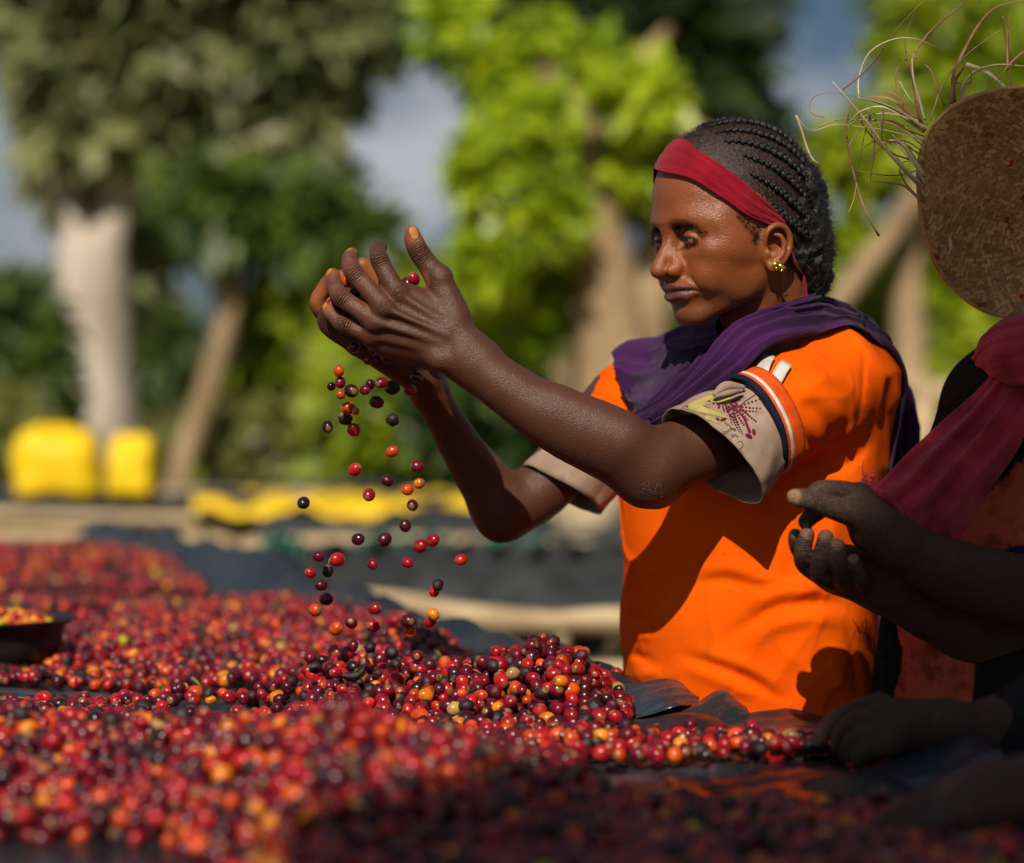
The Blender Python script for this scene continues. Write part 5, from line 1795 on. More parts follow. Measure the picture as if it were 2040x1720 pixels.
# loose bits: leaf scrap, pod, stalks on the heap
M_LEAF_BIT = mat_noise('green_bit', (.10, .20, .02), (.18, .30, .04), scale=50, rough=.6)
for (px, py, d, c) in ((875, 1303, 2.95, 0), (1138, 1362, 2.60, 0), (1150, 1382, 2.59, 0), (392, 1358, 2.85, 0), (990, 1415, 2.6, 0)):
    lb_ = MB(); p = at(px, py, d)
    lb_.tube(spline([p + (-.006, 0, .004), p, p + (.004, 0, -.006), p + (.007, .002, -.010)], 7), [.0006, .0010, .0016, .0012, .0010, .0008, .0004], 6)
    o = lb_.build('stalk', M_LEAF_BIT)
    tag(o, 'small green cherry stalk lying on the heap', 'stalk', 'green stalks on the heap')
bits = MB(); kk = rng.integers(0, len(TP), 260)
for i in kk:
    p = np.array([TP[i, 0], TP[i, 1], TPZ[i] + CH_R * .95]); q = rng.normal(0, 1, 3); q[2] *= .35; q = nrm(q) * rng.uniform(.003, .007)
    bits.tube([p - q, p + (0, 0, .0008), p + q], [.0005, .0007, .0004], 5)
tag(bits.build('stalk_bits', mat_noise('dry_stalk', (.16, .10, .04), (.34, .26, .09), scale=80, rough=.8)), 'tiny dry stalks and husk bits scattered over the cherries', 'stalks', kind='stuff')
pod = Solid(); p = at(706, 1342, 2.63)
pod.limb([p + (-.012, 0, -.002), p + (0, 0, -.003), p + (.008, 0, .002), p + (.011, 0, .009)], [.003, .0055, .003, .0015], k=.002)
v_, f_ = pod.mesh(p - .025, p + .025, .0012)
tag(link('dry_pod', mesh_np('dry_pod', v_, f_), M_HAIR), 'black dry curled pod dropping onto the heap', 'pod')
# ------------------------------------------------------------------ the place behind: ground, other beds, trees, hills
M_GROUND = mat_noise('bare_earth', (.20, .16, .075), (.36, .29, .16), scale=.9, rough=.95, bump=.02, bscale=9, detail=8, spec=.1)
g = 120
gx = np.concatenate([-np.geomspace(400, .3, 60), np.geomspace(.3, 400, 60)])
gy = np.concatenate([-np.geomspace(200, .5, 30), np.geomspace(.5, 900, 90)])
GX, GY = np.meshgrid(gx, gy, indexing='ij')
GZ = .03 * snoise(np.stack([GX, GY, 0*GX], -1), .5, 1) - .04
GZ = GZ + np.clip(GY - 12.5, 0, 14) * .095 + np.clip(GY - 26.5, 0, 200) * .012
tag(link('ground', grid_mesh('ground', np.stack([GX, GY, GZ], -1)), M_GROUND), kind='structure')

# grass bank behind the beds
M_GRASS = mat_noise('dry_grass', (.17, .17, .04), (.32, .30, .10), scale=1.6, rough=.9, bump=.03, bscale=20, trans=.15)
rg = np.random.default_rng(4)
n = 22000
gx_ = rg.uniform(-6.5, 6.5, n); gy_ = rg.uniform(12.2, 24, n)
gh = rg.uniform(.12, .40, n) * (1 + .6 * snoise(np.stack([gx_, gy_, 0*gx_], -1), .8, 2))
gh = np.clip(gh, .1, 1.2)
lean = rg.normal(0, .22, (n, 2)); w = rg.uniform(.008, .02, n); an = rg.uniform(0, PI, n)
b0 = np.stack([gx_, gy_, -.08 + np.clip(gy_ - 12.5, 0, 14) * .095], 1)
sd = np.stack([np.cos(an) * w, np.sin(an) * w, 0*w], 1)
tp_ = b0 + np.stack([lean[:, 0] * gh, lean[:, 1] * gh, gh], 1)
V = np.stack([b0 - sd, b0 + sd, tp_], 1).reshape(-1, 3)
tag(link('grass', mesh_np('grass', V, np.arange(3*n).reshape(-1, 3)), M_GRASS), 'rough olive grass bank behind the far drying beds', 'grass', kind='stuff')

# hills
M_HILL = mat_noise('blue_hill', (.10, .13, .16), (.14, .17, .20), scale=.02, rough=1.0, spec=0)
hx = np.linspace(-260, 260, 90); prof_ = 26 + 9*np.sin(hx*.021+1) + 6*np.sin(hx*.055) + 3*np.sin(hx*.13+2)
HV = np.zeros((12, 90, 3))
for i, t in enumerate(np.linspace(0, 1, 12)):
    HV[i, :, 0] = hx * (1 + .1*t); HV[i, :, 1] = 420 + 160*t; HV[i, :, 2] = -2 + (prof_ + 2) * math.sin(t*PI/2)
tag(link('hills', grid_mesh('hills', HV), M_HILL), kind='structure')

# --- trees
def leaf_mat(name, c1, c2, trans=.35, rough=.45):
    m, nt, nn, ll, b = new_mat(name)
    at_ = nn.new('ShaderNodeVertexColor'); at_.layer_name = 'Col'
    mx = nn.new('ShaderNodeMixRGB'); mx.inputs['Color1'].default_value = rgba(c1); mx.inputs['Color2'].default_value = rgba(c2)
    sp = nn.new('ShaderNodeSeparateColor'); ll.new(at_.outputs['Color'], sp.inputs['Color'])
    ll.new(sp.outputs['Red'], mx.inputs['Fac'])
    ll.new(mx.outputs['Color'], b.inputs['Base Color'])
    b.inputs['Roughness'].default_value = rough; b.inputs['Specular IOR Level'].default_value = .4
    t = nn.new('ShaderNodeBsdfTranslucent')
    hs = nn.new('ShaderNodeHueSaturation'); hs.inputs['Hue'].default_value = .485; hs.inputs['Value'].default_value = 1.3
    ll.new(mx.outputs['Color'], hs.inputs['Color']); ll.new(hs.outputs['Color'], t.inputs['Color'])
    ms = nn.new('ShaderNodeMixShader'); ms.inputs['Fac'].default_value = trans
    ll.new(b.outputs['BSDF'], ms.inputs[1]); ll.new(t.outputs['BSDF'], ms.inputs[2])
    ll.new(ms.outputs['Shader'], nn['Material Output'].inputs['Surface'])
    return m


def crown_mesh(name, clumps, n, size, rng, droop=.3, hollow=.45, aspect=.45):
    """clumps: list of (centre, radii); leaves are bent two-quad blades near the clumps' shells"""
    wt = np.array([r[0]*r[1]*r[2] for _, r in clumps]) ** .67; wt /= wt.sum()
    k = rng.choice(len(clumps), n, p=wt)
    C = np.array([c for c, _ in clumps])[k]; R = np.array([r for _, r in clumps])[k]
    d = rng.normal(0, 1, (n, 3)); d /= np.linalg.norm(d, axis=1, keepdims=True)
    rad = rng.uniform(hollow**3, 1, n) ** (1/3) * (1 + .18 * snoise(d * 2 + C, 1.7, 3))
    P = C + d * R * rad[:, None]
    ax = d * .5 + rng.normal(0, .7, (n, 3)); ax[:, 2] -= droop
    ax /= np.linalg.norm(ax, axis=1, keepdims=True)
    nr_ = rng.normal(0, .6, (n, 3)) + np.array([-.1, -.75, .8])
    sd = np.cross(ax, nr_); sd /= np.linalg.norm(sd, axis=1, keepdims=True)
    up = np.cross(sd, ax)
    L = size * rng.uniform(.6, 1.35, (n, 1)); W = L * aspect
    mid = P + ax * L * .5 + up * L * .08
    V = np.stack([P, mid - sd * W * .5, mid + sd * W * .5, P + ax * L - up * L * .06], 1).reshape(-1, 3)
    b = (np.arange(n) * 4)[:, None]
    F = np.concatenate([b + np.array([0, 1, 2]), b + np.array([1, 3, 2])])
    me = mesh_np(name, V, F)
    val = np.clip(rng.normal(.45, .28, n) + .25 * snoise(P, 1.2, 4), 0, 1)
    set_color(me, np.repeat(np.stack([val, val, val], 1), 4, 0))
    return me


def trunk(mb, pts, rads, n=14):
    Q = spline(np.column_stack([np.array(pts), rads]), len(pts) * 5)
    mb.tube(list(Q[:, :3]), list(Q[:, 3]), n)


M_BARK_PALE = mat_noise('pale_bark', (.36, .30, .235), (.58, .50, .42), scale=3, rough=.9, bump=.02, bscale=18, spec=.15, stretch=(1, 1, .35))
M_BARK_BROWN = mat_noise('brown_bark', (.20, .13, .07), (.42, .30, .18), scale=3, rough=.9, bump=.02, bscale=18, spec=.15, stretch=(1, 1, .35))
L_GREY = leaf_mat('grey_green_leaf', (.085, .115, .040), (.340, .360, .140), .28)
L_LIME = leaf_mat('lime_leaf', (.150, .260, .008), (.500, .620, .022), .40, .35)
L_DARK = leaf_mat('dark_leaf', (.028, .060, .010), (.110, .160, .020), .25)
L_CROWN_SHADE = leaf_mat('crown_shade_leaf', (.008, .020, .004), (.040, .062, .009), .2)  # leaf colour darkened to put shade inside the crown
L_BUSH = leaf_mat('bush_leaf', (.130, .200, .006), (.400, .480, .014), .35)
L_OLIVE = leaf_mat('olive_leaf', (.110, .125, .030), (.280, .280, .070), .25)


def tree(name, base, label, cat, tr, bark, crown, leaf, n, size, seed, group=None, **kw):
    rng = np.random.default_rng(seed)
    o = empty(name, base)
    tag(o, label, cat, group)
    tb = MB()
    for pts, rads in tr: trunk(tb, pts, rads)
    if tb.v: tb.build('trunk', bark, o)
    link('crown', crown_mesh('crown', crown, n, size, rng, **kw), leaf, o, smooth=False)
    return o


def cl(px, py, d, rx, rz, ry=None):       # a clump of foliage: picture position and radii in picture units
    s = d / FPX
    return (at(px, py, d), (rx * s, (ry or (rx + rz) / 2) * s, rz * s))


D1 = 17.0
b1 = at(185, 0, D1); b1[2] = 0
tree('grey_green_tree', b1, 'big tree with pale forked trunk and grey-green crown at the left', 'tree',
     [([b1 + (0, 0, -.1), at(190, 880, D1), at(186, 700, D1), at(182, 560, D1), at(178, 480, D1)], [.34, .30, .275, .26, .22]),
      ([at(172, 520, D1), at(140, 420, D1), at(118, 340, D1), at(90, 180, D1), at(80, 40, D1)], [.17, .13, .10, .09, .05]),
      ([at(196, 520, D1), at(225, 440, D1), at(245, 380, D1), at(300, 260, D1), at(380, 120, D1 + .5)], [.17, .13, .12, .10, .06]),
      ([at(245, 380, D1), at(400, 330, D1 - .3), at(560, 260, D1 - .5)], [.08, .06, .03])],
     M_BARK_PALE, [cl(190, 200, D1 - .15, 100, 60, 20), cl(108, 265, D1 - .28, 50, 70, 16), cl(262, 265, D1 - .28, 55, 70, 16), cl(150, 60, D1, 140, 130), cl(330, 60, D1, 190, 140), cl(540, 90, D1, 190, 150), cl(120, 260, D1 + .6, 60, 110), cl(230, 260, D1 + 1.0, 140, 130), cl(420, 270, D1 + .5, 190, 150), cl(570, 260, D1, 100, 130), cl(330, 400, D1 + 1.4, 110, 70), cl(480, 400, D1 + .8, 160, 80), cl(600, 370, D1 + .3, 100, 80), cl(250, 500, D1 + .6, 60, 100), cl(350, -120, D1, 400, 150), cl(690, 40, D1, 100, 80)],
     L_GREY, 9500, .34, 1, hollow=.35)
D2 = 15.0
b2 = at(345, 0, D2); b2[2] = 0
tree('leaning_tree', b2, 'thin leaning tree with a bare slanting trunk beside the big pale one', 'tree',
     [([b2 + (-.06, 0, -.1), at(352, 985, D2), at(395, 830, D2), at(440, 690, D2), at(462, 600, D2), at(480, 520, D2), at(500, 440, D2)], [.085, .078, .074, .070, .062, .052, .035]),
      ([at(455, 620, D2), at(415, 520, D2), at(410, 440, D2)], [.06, .05, .03])],
     M_BARK_BROWN, [cl(520, 420, D2, 110, 60), cl(640, 460, D2, 110, 50), cl(410, 420, D2, 80, 50)], L_DARK, 900, .30, 2)
D3 = 11.0
b3 = at(1215, 0, D3); b3[2] = 0
tree('lime_tree', b3, 'tree with bright yellow-green leaves and a brown trunk behind the woman', 'tree',
     [([b3 + (0, 0, -.1), at(1205, 1000, D3), at(1225, 800, D3), at(1215, 640, D3), at(1205, 520, D3), at(1180, 400, D3), at(1150, 260, D3), at(1090, 150, D3), at(1010, 90, D3)], [.24, .21, .18, .15, .13, .10, .085, .075, .05]),
      ([at(1260, 1100, D3 + .2), at(1275, 850, D3 + .2), at(1290, 600, D3 + .2), at(1330, 420, D3 + .3), at(1400, 250, D3 + .3)], [.14, .12, .11, .09, .05]),
      ([at(1160, 300, D3), at(1230, 180, D3 + .2), at(1330, 60, D3 + .4)], [.06, .05, .03])],
     M_BARK_BROWN, [cl(985, 350, D3 - .2, 61, 83), cl(985, 520, D3 - .2, 52, 70), cl(1070, 250, D3 - .3, 70, 52), cl(1075, 420, D3 - .3, 61, 79), cl(1085, 560, D3 + .2, 52, 70), cl(990, 130, D3, 52, 39), cl(1080, 60, D3, 39, 26), cl(1180, 110, D3, 44, 26), cl(1280, 200, D3 - .3, 70, 44), cl(1300, 330, D3 - .1, 52, 44), cl(1040, 660, D3 + .1, 52, 52), cl(900, 40, D3 + .4, 44, 35)],
     L_LIME, 2500, .165, 3, hollow=.1, aspect=.5)
D4 = 13.5
b4 = at(1080, 0, D4); b4[2] = 0
tree('dark_tree', b4, 'dense tree with leaves coloured near-black for crown shade behind the lime-leaved one', 'tree',
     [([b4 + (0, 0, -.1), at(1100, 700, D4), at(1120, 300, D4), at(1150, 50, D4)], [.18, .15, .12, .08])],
     M_BARK_BROWN, [cl(1090, 200, D4, 120, 110), cl(1230, 120, D4, 200, 150), cl(1400, 130, D4, 130, 160), cl(1180, 330, D4 + .4, 130, 110), cl(1400, 330, D4 + .4, 200, 110), cl(1000, 20, D4, 180, 90), cl(1060, 480, D4 + .4, 110, 120)], L_CROWN_SHADE, 5200, .26, 4, hollow=.1)
D5 = 13.0
b5 = at(1800, 0, D5); b5[2] = 0
tree('shade_tree', b5, 'tree with a pale slanting bough and patchy leaves at the right', 'tree',
     [([b5 + (0, 0, -.1), at(1812, 760, D5), at(1806, 560, D5), at(1830, 420, D5), at(1850, 330, D5)], [.11, .095, .08, .065, .04]),
      ([at(1600, 700, D5 - .4), at(1700, 560, D5 - .4), at(1790, 440, D5 - .3), at(1880, 300, D5 - .2), at(1960, 150, D5)], [.062, .060, .055, .045, .03])],
     M_BARK_BROWN, [cl(1740, 300, D5, 110, 60), cl(1690, 480, D5, 60, 60), cl(1900, 80, D5, 140, 110), cl(2020, 200, D5, 120, 120), cl(1830, 200, D5, 60, 50), cl(1960, 330, D5 + .3, 120, 70), cl(1760, 700, D5 + 1, 120, 80), cl(1900, 700, D5 + .5, 90, 120), cl(1870, 560, D5 + .4, 80, 80)], L_BUSH, 3600, .20, 5, hollow=.2, aspect=.5)
D5b = 15.5
b6 = at(1980, 0, D5b); b6[2] = 0
tree('dark_tree', b6, 'dark leafy tree behind the straw hat at the upper right', 'tree',
     [([b6 + (0, 0, -.1), at(1985, 600, D5b), at(1990, 200, D5b)], [.18, .15, .10])], M_BARK_BROWN,
     [cl(1900, 30, D5b, 150, 120), cl(2030, 120, D5b, 130, 150), cl(1820, 300, D5b, 150, 70), cl(1960, 560, D5b, 140, 140), cl(1700, 640, D5b + .4, 80, 150), cl(1860, 800, D5b, 160, 90)], L_DARK, 3000, .26, 6, hollow=.15)

# bushes and hedge
def bush(px, py, d, rx, rz, label, leaf, n, size, seed):
    c, r = cl(px, py, d, rx, rz)
    o = empty('bush', (c[0], c[1], 0))
    tag(o, label, 'bush', 'bushes behind the beds')
    rng = np.random.default_rng(seed)
    tb = MB()
    for k in range(4):
        a = rng.uniform(0, 6)
        trunk(tb, [(c[0] + .05*math.cos(a), c[1] + .05*math.sin(a), -.05), (c[0] + .15*math.cos(a), c[1] + .15*math.sin(a), c[2]*.5), (c[0] + r[0]*.4*math.cos(a), c[1] + r[1]*.4*math.sin(a), c[2])], [.04, .03, .015], 6)
    tb.build('stems', M_BARK_BROWN, o)
    clumps = [(c, r)] + [(c + rng.uniform(-1, 1, 3) * np.array(r) * .75, tuple(np.array(r) * rng.uniform(.3, .5))) for _ in range(7)]
    clumps += [((c[0] + rng.uniform(-.8, .8) * r[0], c[1], c[2] * .45), (r[0]*.5, r[1]*.5, c[2]*.45)) for _ in range(3)]
    link('foliage', crown_mesh('foliage', clumps, n, size, rng, hollow=.2), leaf, o, smooth=False)


bush(600, 690, 15.9, 170, 150, 'broad bright green bush left of the hands', L_BUSH, 4200, .20, 11)
bush(790, 760, 14.0, 150, 170, 'bright green bush behind the falling cherries', L_BUSH, 4200, .20, 12)
bush(960, 800, 13.4, 130, 180, 'deep green bush between the cherries and the lime-leaved tree', L_DARK, 3200, .18, 13)
bush(40, 690, 15.2, 90, 130, 'dark green bush at the left edge beside the pale trunk', L_DARK, 2600, .20, 14)
bush(310, 720, 25, 80, 110, 'green bush between the two trunks', L_DARK, 2200, .32, 15)
bush(530, 880, 15.5, 120, 80, 'low olive bush right of the leaning trunk', L_OLIVE, 2600, .16, 16)
bush(20, 850, 14.0, 70, 60, 'low olive bush behind the yellow sacks', L_OLIVE, 2000, .16, 17)
bush(1080, 850, 15, 90, 130, 'shaded green bush beside the brown trunk', L_DARK, 1800, .20, 18)
bush(1420, 760, 16, 160, 160, 'green bush hidden behind the woman', L_BUSH, 1500, .26, 19)
bush(1750, 800, 15, 150, 70, 'bright green bush between the two workers', L_BUSH, 2200, .22, 20)
bush(690, 590, 15.2, 130, 85, 'distant green bush above the hedge by the hands', L_BUSH, 2600, .20, 21)

# --- second and third drying beds
M_YELLOW = mat_noise('yellow_sheet', (.80, .50, .004), (.90, .62, .010), scale=4, rough=.5, bump=.004, bscale=14, spec=.4)
M_SACK = mat_noise('sisal_sack', (.36, .27, .17), (.55, .43, .29), scale=20, rough=.95, bump=.003, bscale=160)


def far_bed(name, label, c0, c1, width, z, poles, mat_top, seed, nleg=5):
    """a bed running from c0 to c1 (x, d), the near side facing us"""
    c0 = np.array([c0[0], c0[1], 0.]); c1 = np.array([c1[0], c1[1], 0.])
    t = nrm(c1 - c0); s = np.array([-t[1], t[0], 0])
    if s[1] < 0: s = -s
    o = empty(name, tuple((c0 + c1) / 2)); tag(o, label, 'drying bed')
    L = np.linalg.norm(c1 - c0)
    rng = np.random.default_rng(seed)
    for k in range(nleg):
        for w in (.05, width - .05):
            p = c0 + t * (L * (k + .5) / nleg) + s * w
            m = MB(); m.tube([p + (0, 0, -.05), p + (rng.uniform(-.02, .02), 0, z)], [.045, .04], 10); m.build('leg', M_WOOD, o)
    for j, (dz, r, dw) in enumerate(poles):
        m = MB(); n_ = 9
        pts = [c0 + t * (L * q) + s * dw + np.array([0, 0, z + dz + .015 * math.sin(7*q + j)]) for q in np.linspace(0, 1, n_)]
        m.tube(pts, [r * (1 + .12*math.sin(3*i + j)) for i in range(n_)], 10); m.build('pole', M_WOOD, o)
    V = np.zeros((90, 16, 3))
    for i, q in enumerate(np.linspace(0, 1, 90)):
        for k, w in enumerate(np.linspace(-.04, width + .04, 16)):
            p = c0 + t * (L * q) + s * w
            V[i, k] = p + np.array([0, 0, z + .05 + .03 * math.sin(9*q*L*.3 + w*5) * .5 + .02 * math.sin(23*q + 3*w)])
            if k == 0: V[i, k, 2] = z - .06 - .05 * math.sin(11*q*3)
    solid(link('top_sheet', grid_mesh('top_sheet', V), mat_top, o), .002)
    return o, c0, t, s, L


zf = .93
far_bed('drying_bed', 'far drying bed of pale poles with black sheet, left behind the heap', (-2.9, 9.6), (.2, 9.2), 1.6, zf, [(-.08, .030, -.09), (.01, .020, -.06)], M_NET, 1)
far_bed('drying_bed', 'drying bed with pale bamboo side, behind the woman', (-.52, 5.9), (.36, 5.25), 1.3, .86, [(-.01, .028, -.08), (-.135, .022, -.06)], M_NET, 2, 4)
far_bed('drying_bed', 'farther drying bed covered with a yellow sheet', (-1.6, 11.2), (1.6, 10.6), 1.5, zf, [(-.05, .05, -.08), (.02, .035, -.07)], M_NET, 3)
# green mesh hanging on the bed behind
M_GREEN = mat_noise('green_net', (.004, .12, .075), (.010, .20, .13), scale=12, rough=.7)
for px, w in ((560, 40), (760, 55), (860, 45), (1010, 80)):
    V = np.zeros((10, 12, 3)); d = 7.6
    for i in range(10):
        for k in range(12):
            V[i, k] = at(px - w + 2*w*k/11, 1068 + 44*i/9 + 6*math.sin(k*.9), d + .03*math.sin(k*1.7 + i))
    tag(solid(link('green_net', grid_mesh('green_net', V), M_GREEN), .002), 'scrap of green shade net hanging under the far bed, %s' % {560: 'the leftmost', 760: 'second from left', 860: 'third from left', 1010: 'the rightmost by the far elbow'}[px], 'net', 'green nets')
far_bed('drying_bed', 'middle drying bed hung with black net and green scraps', (-.85, 7.9), (1.4, 7.6), 1.2, .90, [(-.03, .05, -.10), (-.09, .04, -.09)], M_NET, 4, 4)
hang = np.zeros((60, 10, 3))
for i in range(60):
    for k in range(10):
        hang[i, k] = at(600 + 680*i/59, 1080 + 75*k/9 + 5*math.sin(i*.8), 6.9 + .05*math.sin(i*.9 + k*.4))
tag(solid(link('black_net', grid_mesh('black_net', hang), M_NET), .002), 'black net hanging along the bed behind the falling cherries', 'net')
# yellow sheet thrown over the far bed
V = np.zeros((110, 16, 3))
for i in range(110):
    for k in range(16):
        q = i / 109; w = k / 15
        d = 9.15 + 1.3 * w - .25 * q
        x = at(385 + 870 * q, 0, d)[0]
        z = .972 + .026 * math.sin(w * PI) ** .6 * (.72 + .28 * math.sin(7 * q + 1) ** 2) + .018 * math.sin(31 * q + 5 * w) + .012 * math.sin(57 * q - 9 * w)
        if k == 0: z -= .02 + .006 * math.sin(19 * q)
        V[i, k] = (x, d, z)
tag(solid(link('yellow_sheet', grid_mesh('yellow_sheet', V), M_YELLOW), .004), 'long crumpled yellow plastic sheet lying on the far bed', 'plastic sheet')
# two full yellow sacks
for px0, px1, py0, lab, sd_ in ((30, 196, 868, 'larger yellow plastic sack standing on the far bed at the left', 1), (216, 310, 886, 'smaller yellow plastic sack standing on the far bed', 2)):
    d = 9.9
    a = at(px0, 990, d); b_ = at(px1, py0, d); w = b_[0] - a[0]; hgt = b_[2] - a[2]; c = (a + b_) / 2
    th = np.linspace(-PI/2, PI/2, 40); ph = np.linspace(0, 2*PI, 64, endpoint=False)
    pw = lambda v, e: np.sign(v) * np.abs(v) ** e
    U = np.zeros((40, 64, 3))
    for i, t in enumerate(th):
        top = max(0, math.sin(t))
        U[i, :, 0] = c[0] + w/2 * pw(np.cos(t), .35) * pw(np.cos(ph), .45) * (1 - .10 * top ** 2)
        U[i, :, 1] = c[1] + .14 * pw(np.cos(t), .35) * pw(np.sin(ph), .6)
        U[i, :, 2] = c[2] + hgt/2 * pw(np.sin(t), .40) - .02 * (1 - top) * np.abs(np.cos(ph)) + .03 * top * np.sin(2*ph + sd_)
    nn_ = snoise(U, 11, sd_) * .012 + snoise(U, 27, 3) * .006
    U = U + (nrm(U.reshape(-1, 3) - c).reshape(U.shape) if False else (U - c) / (np.linalg.norm(U - c, axis=-1, keepdims=True) + 1e-9)) * nn_[..., None]
    o = empty('yellow_sack', (c[0], c[1], a[2])); tag(o, lab, 'sack', 'yellow sacks')
    link('bag', grid_mesh('bag', U, close_v=True), M_YELLOW, o)
    nk = MB(); tq = (c[0] - w*.15, c[1], b_[2] - .02)
    nk.tube([tq, (tq[0] - .01, tq[1], tq[2] + .035), (tq[0] - .03, tq[1], tq[2] + .055)], [.03, .016, .03], 10); nk.build('tied_neck', M_YELLOW, o)
# pale sacks on the ground behind her elbow
for (px, py, d, rx, rz, lab) in ((1175, 1010, 8.3, 75, 60, 'pale sisal sack leaning behind the far elbow'), (1165, 1240, 7.4, 95, 55, 'pale sisal sack lying on the ground behind the heap')):
    c = at(px, py, d); s = d / FPX
    S_ = Solid(); S_.ell(c, (rx*s, rx*s*.7, rz*s), k=.02); S_.ell(c + (rx*s*.35, 0, rz*s*.3), (rx*s*.6, rx*s*.5, rz*s*.7), k=.05)
    S_.cap(c, (c[0], c[1], .05), rx*s*.7, rx*s*.8, k=.08)
    v_, f_ = S_.mesh((c[0]-.4, c[1]-.4, -.2), (c[0]+.4, c[1]+.4, c[2]+.4), .016, disp=lambda P: .010 * snoise(P, 14, 2))
    tag(link('sack', mesh_np('sack', v_, f_), M_SACK), lab, 'sack')
c = at(1285, 700, 10.3); S_ = Solid()
S_.cap((c[0] + .05, c[1], -.1), (c[0] + .02, c[1], .75), .50, .30, k=.1); S_.ell((c[0], c[1], 1.15), (.20, .18, .45), k=.2); S_.ell((c[0] + .30, c[1] + .1, .70), (.28, .24, .40), k=.15)
v_, f_ = S_.mesh((c[0]-.8, c[1]-.8, -.3), (c[0]+.9, c[1]+.8, 1.8), .03, disp=lambda P: .03 * snoise(P, 7, 2) + .015 * snoise(P, 19, 3))
tag(link('earth_mound', mesh_np('earth_mound', v_, f_), M_SACK), 'sunlit pale earth mound beside the brown trunk behind the woman', 'mound')
# fence rail to the right of the woman
m = MB(); m.tube([at(1780, 760, 9.5), at(1950, 800, 9.3), at(2120, 835, 9.2)], [.045, .045, .04], 10)
r_ = m.build('rail', M_WOOD)
fr_ = empty('fence', tuple(at(1900, 0, 9.3) * np.array([1, 1, 0]))); tag(fr_, 'wooden rail on posts between the two workers', 'fence')
r_.parent = fr_; r_.matrix_parent_inverse = Matrix.Translation(-fr_.location)
for px in (1840, 2080):
    m = MB(); q = at(px, 785, 9.33); m.tube([(q[0], q[1], -.05), tuple(q)], .04, 10); m.build('post', M_WOOD, fr_)
# ------------------------------------------------------------------ the worker in the straw hat (right) and the worker beside her, out of frame but for the hands
M_SKIN2 = mat_skin('dark_skin', rough=.50, pore=.0003, spec=.25)
M_KNIT = mat_noise('charcoal_knit', (.010, .010, .010), (.024, .023, .022), scale=30, rough=.95, bump=.001, bscale=700, spec=.1)
M_REDSCARF = mat_noise('faded_red_gauze', (.28, .018, .038), (.50, .048, .080), scale=22, rough=.95, bump=.0012, bscale=500, spec=.1, sheen=.15)
M_STRAW = mat_noise('straw', (.36, .185, .075), (.60, .35, .155), scale=60, rough=.75, bump=.0006, bscale=300, spec=.3)
M_STRAW_RED = mat_noise('red_straw', (.30, .010, .020), (.40, .02, .03), scale=60, rough=.75)
M_GRASS_PALE = mat_noise('dry_grass_strand', (.42, .34, .20), (.66, .57, .40), scale=30, rough=.6, spec=.3, trans=.25)
M_GRASS_RED = mat_noise('russet_grass_strand', (.20, .085, .05), (.38, .20, .12), scale=30, rough=.6, spec=.3, trans=.25)

P2 = empty('person', (.55, 2.60, 0))
tag(P2, 'worker in straw hat and red scarf, hands cupped together, at the right edge', 'person')


def gh_(cx, cy, d): return at(1560 + cx / 6.617, 940 + cy / 6.617, d)


B2 = Solid()
# near hand: thumb on top, back of the hand towards us
B2.limb([at(2190, 1205, 2.50), at(2040, 1176, 2.48), at(1900, 1140, 2.46), gh_(1500, 960, 2.445)], [.040, .036, .033, .0245], k=.02)
B2.limb([at(2190, 1205, 2.50), at(2250, 1000, 2.54), at(2230, 800, 2.60)], [.040, .045, .050], k=.03)
wr2 = gh_(1480, 930, 2.44)
for q, r in (((1000, 330, 2.455), .014), ((1020, 480, 2.440), .014), ((1040, 640, 2.435), .014), ((1080, 830, 2.44), .014)):
    B2.cap(wr2, gh_(*q), .0195, r, k=.014)
B2.limb([gh_(1300, 720, 2.435), gh_(960, 560, 2.425), gh_(640, 470, 2.415), gh_(400, 385, 2.410), gh_(250, 350, 2.410), gh_(150, 330, 2.412)], [.0190, .0150, .0118, .0105, .0100, .0082], k=.008)   # thumb
B2.limb([gh_(1000, 320, 2.452), gh_(760, 250, 2.440), gh_(520, 240, 2.436), gh_(400, 300, 2.434), gh_(360, 400, 2.438)], [.0125, .0105, .0100, .0090, .0080], k=.006)       # index
B2.limb([gh_(1000, 470, 2.450), gh_(640, 420, 2.450), gh_(400, 560, 2.440), gh_(300, 660, 2.440)], [.0125, .0105, .0095, .0080], k=.006)
# lower hand: four fingers curling up, nails to us
B2.limb([at(2200, 1330, 2.62), at(2050, 1290, 2.58), at(1880, 1230, 2.54), gh_(1300, 1500, 2.49)], [.040, .036, .032, .026], k=.02)
B2.ell(gh_(800, 1280, 2.485), (.036, .022, .024), k=.02)
B2.cap(gh_(1300, 1500, 2.49), gh_(800, 1330, 2.475), .022, .020, k=.02)
for pts, rr in (([(620, 1420, 2.470), (300, 1230, 2.452), (265, 1050, 2.436), (315, 830, 2.432)], [.0120, .0098, .0092, .0078]),
                ([(740, 1440, 2.466), (490, 1370, 2.442), (500, 1120, 2.424), (560, 860, 2.420)], [.0120, .0098, .0093, .0080]),
                ([(860, 1460, 2.464), (760, 1380, 2.436), (735, 1180, 2.422), (720, 980, 2.420)], [.0120, .0096, .0091, .0078]),
                ([(1050, 1480, 2.466), (1030, 1420, 2.442), (980, 1290, 2.430), (930, 1170, 2.430)], [.0110, .0088, .0082, .0068]),
                ([(560, 1300, 2.480), (240, 1060, 2.468), (170, 900, 2.456), (160, 830, 2.452)], [.0115, .0090, .0080, .0066])):
    B2.limb([gh_(*p) for p in pts], rr, k=.004)
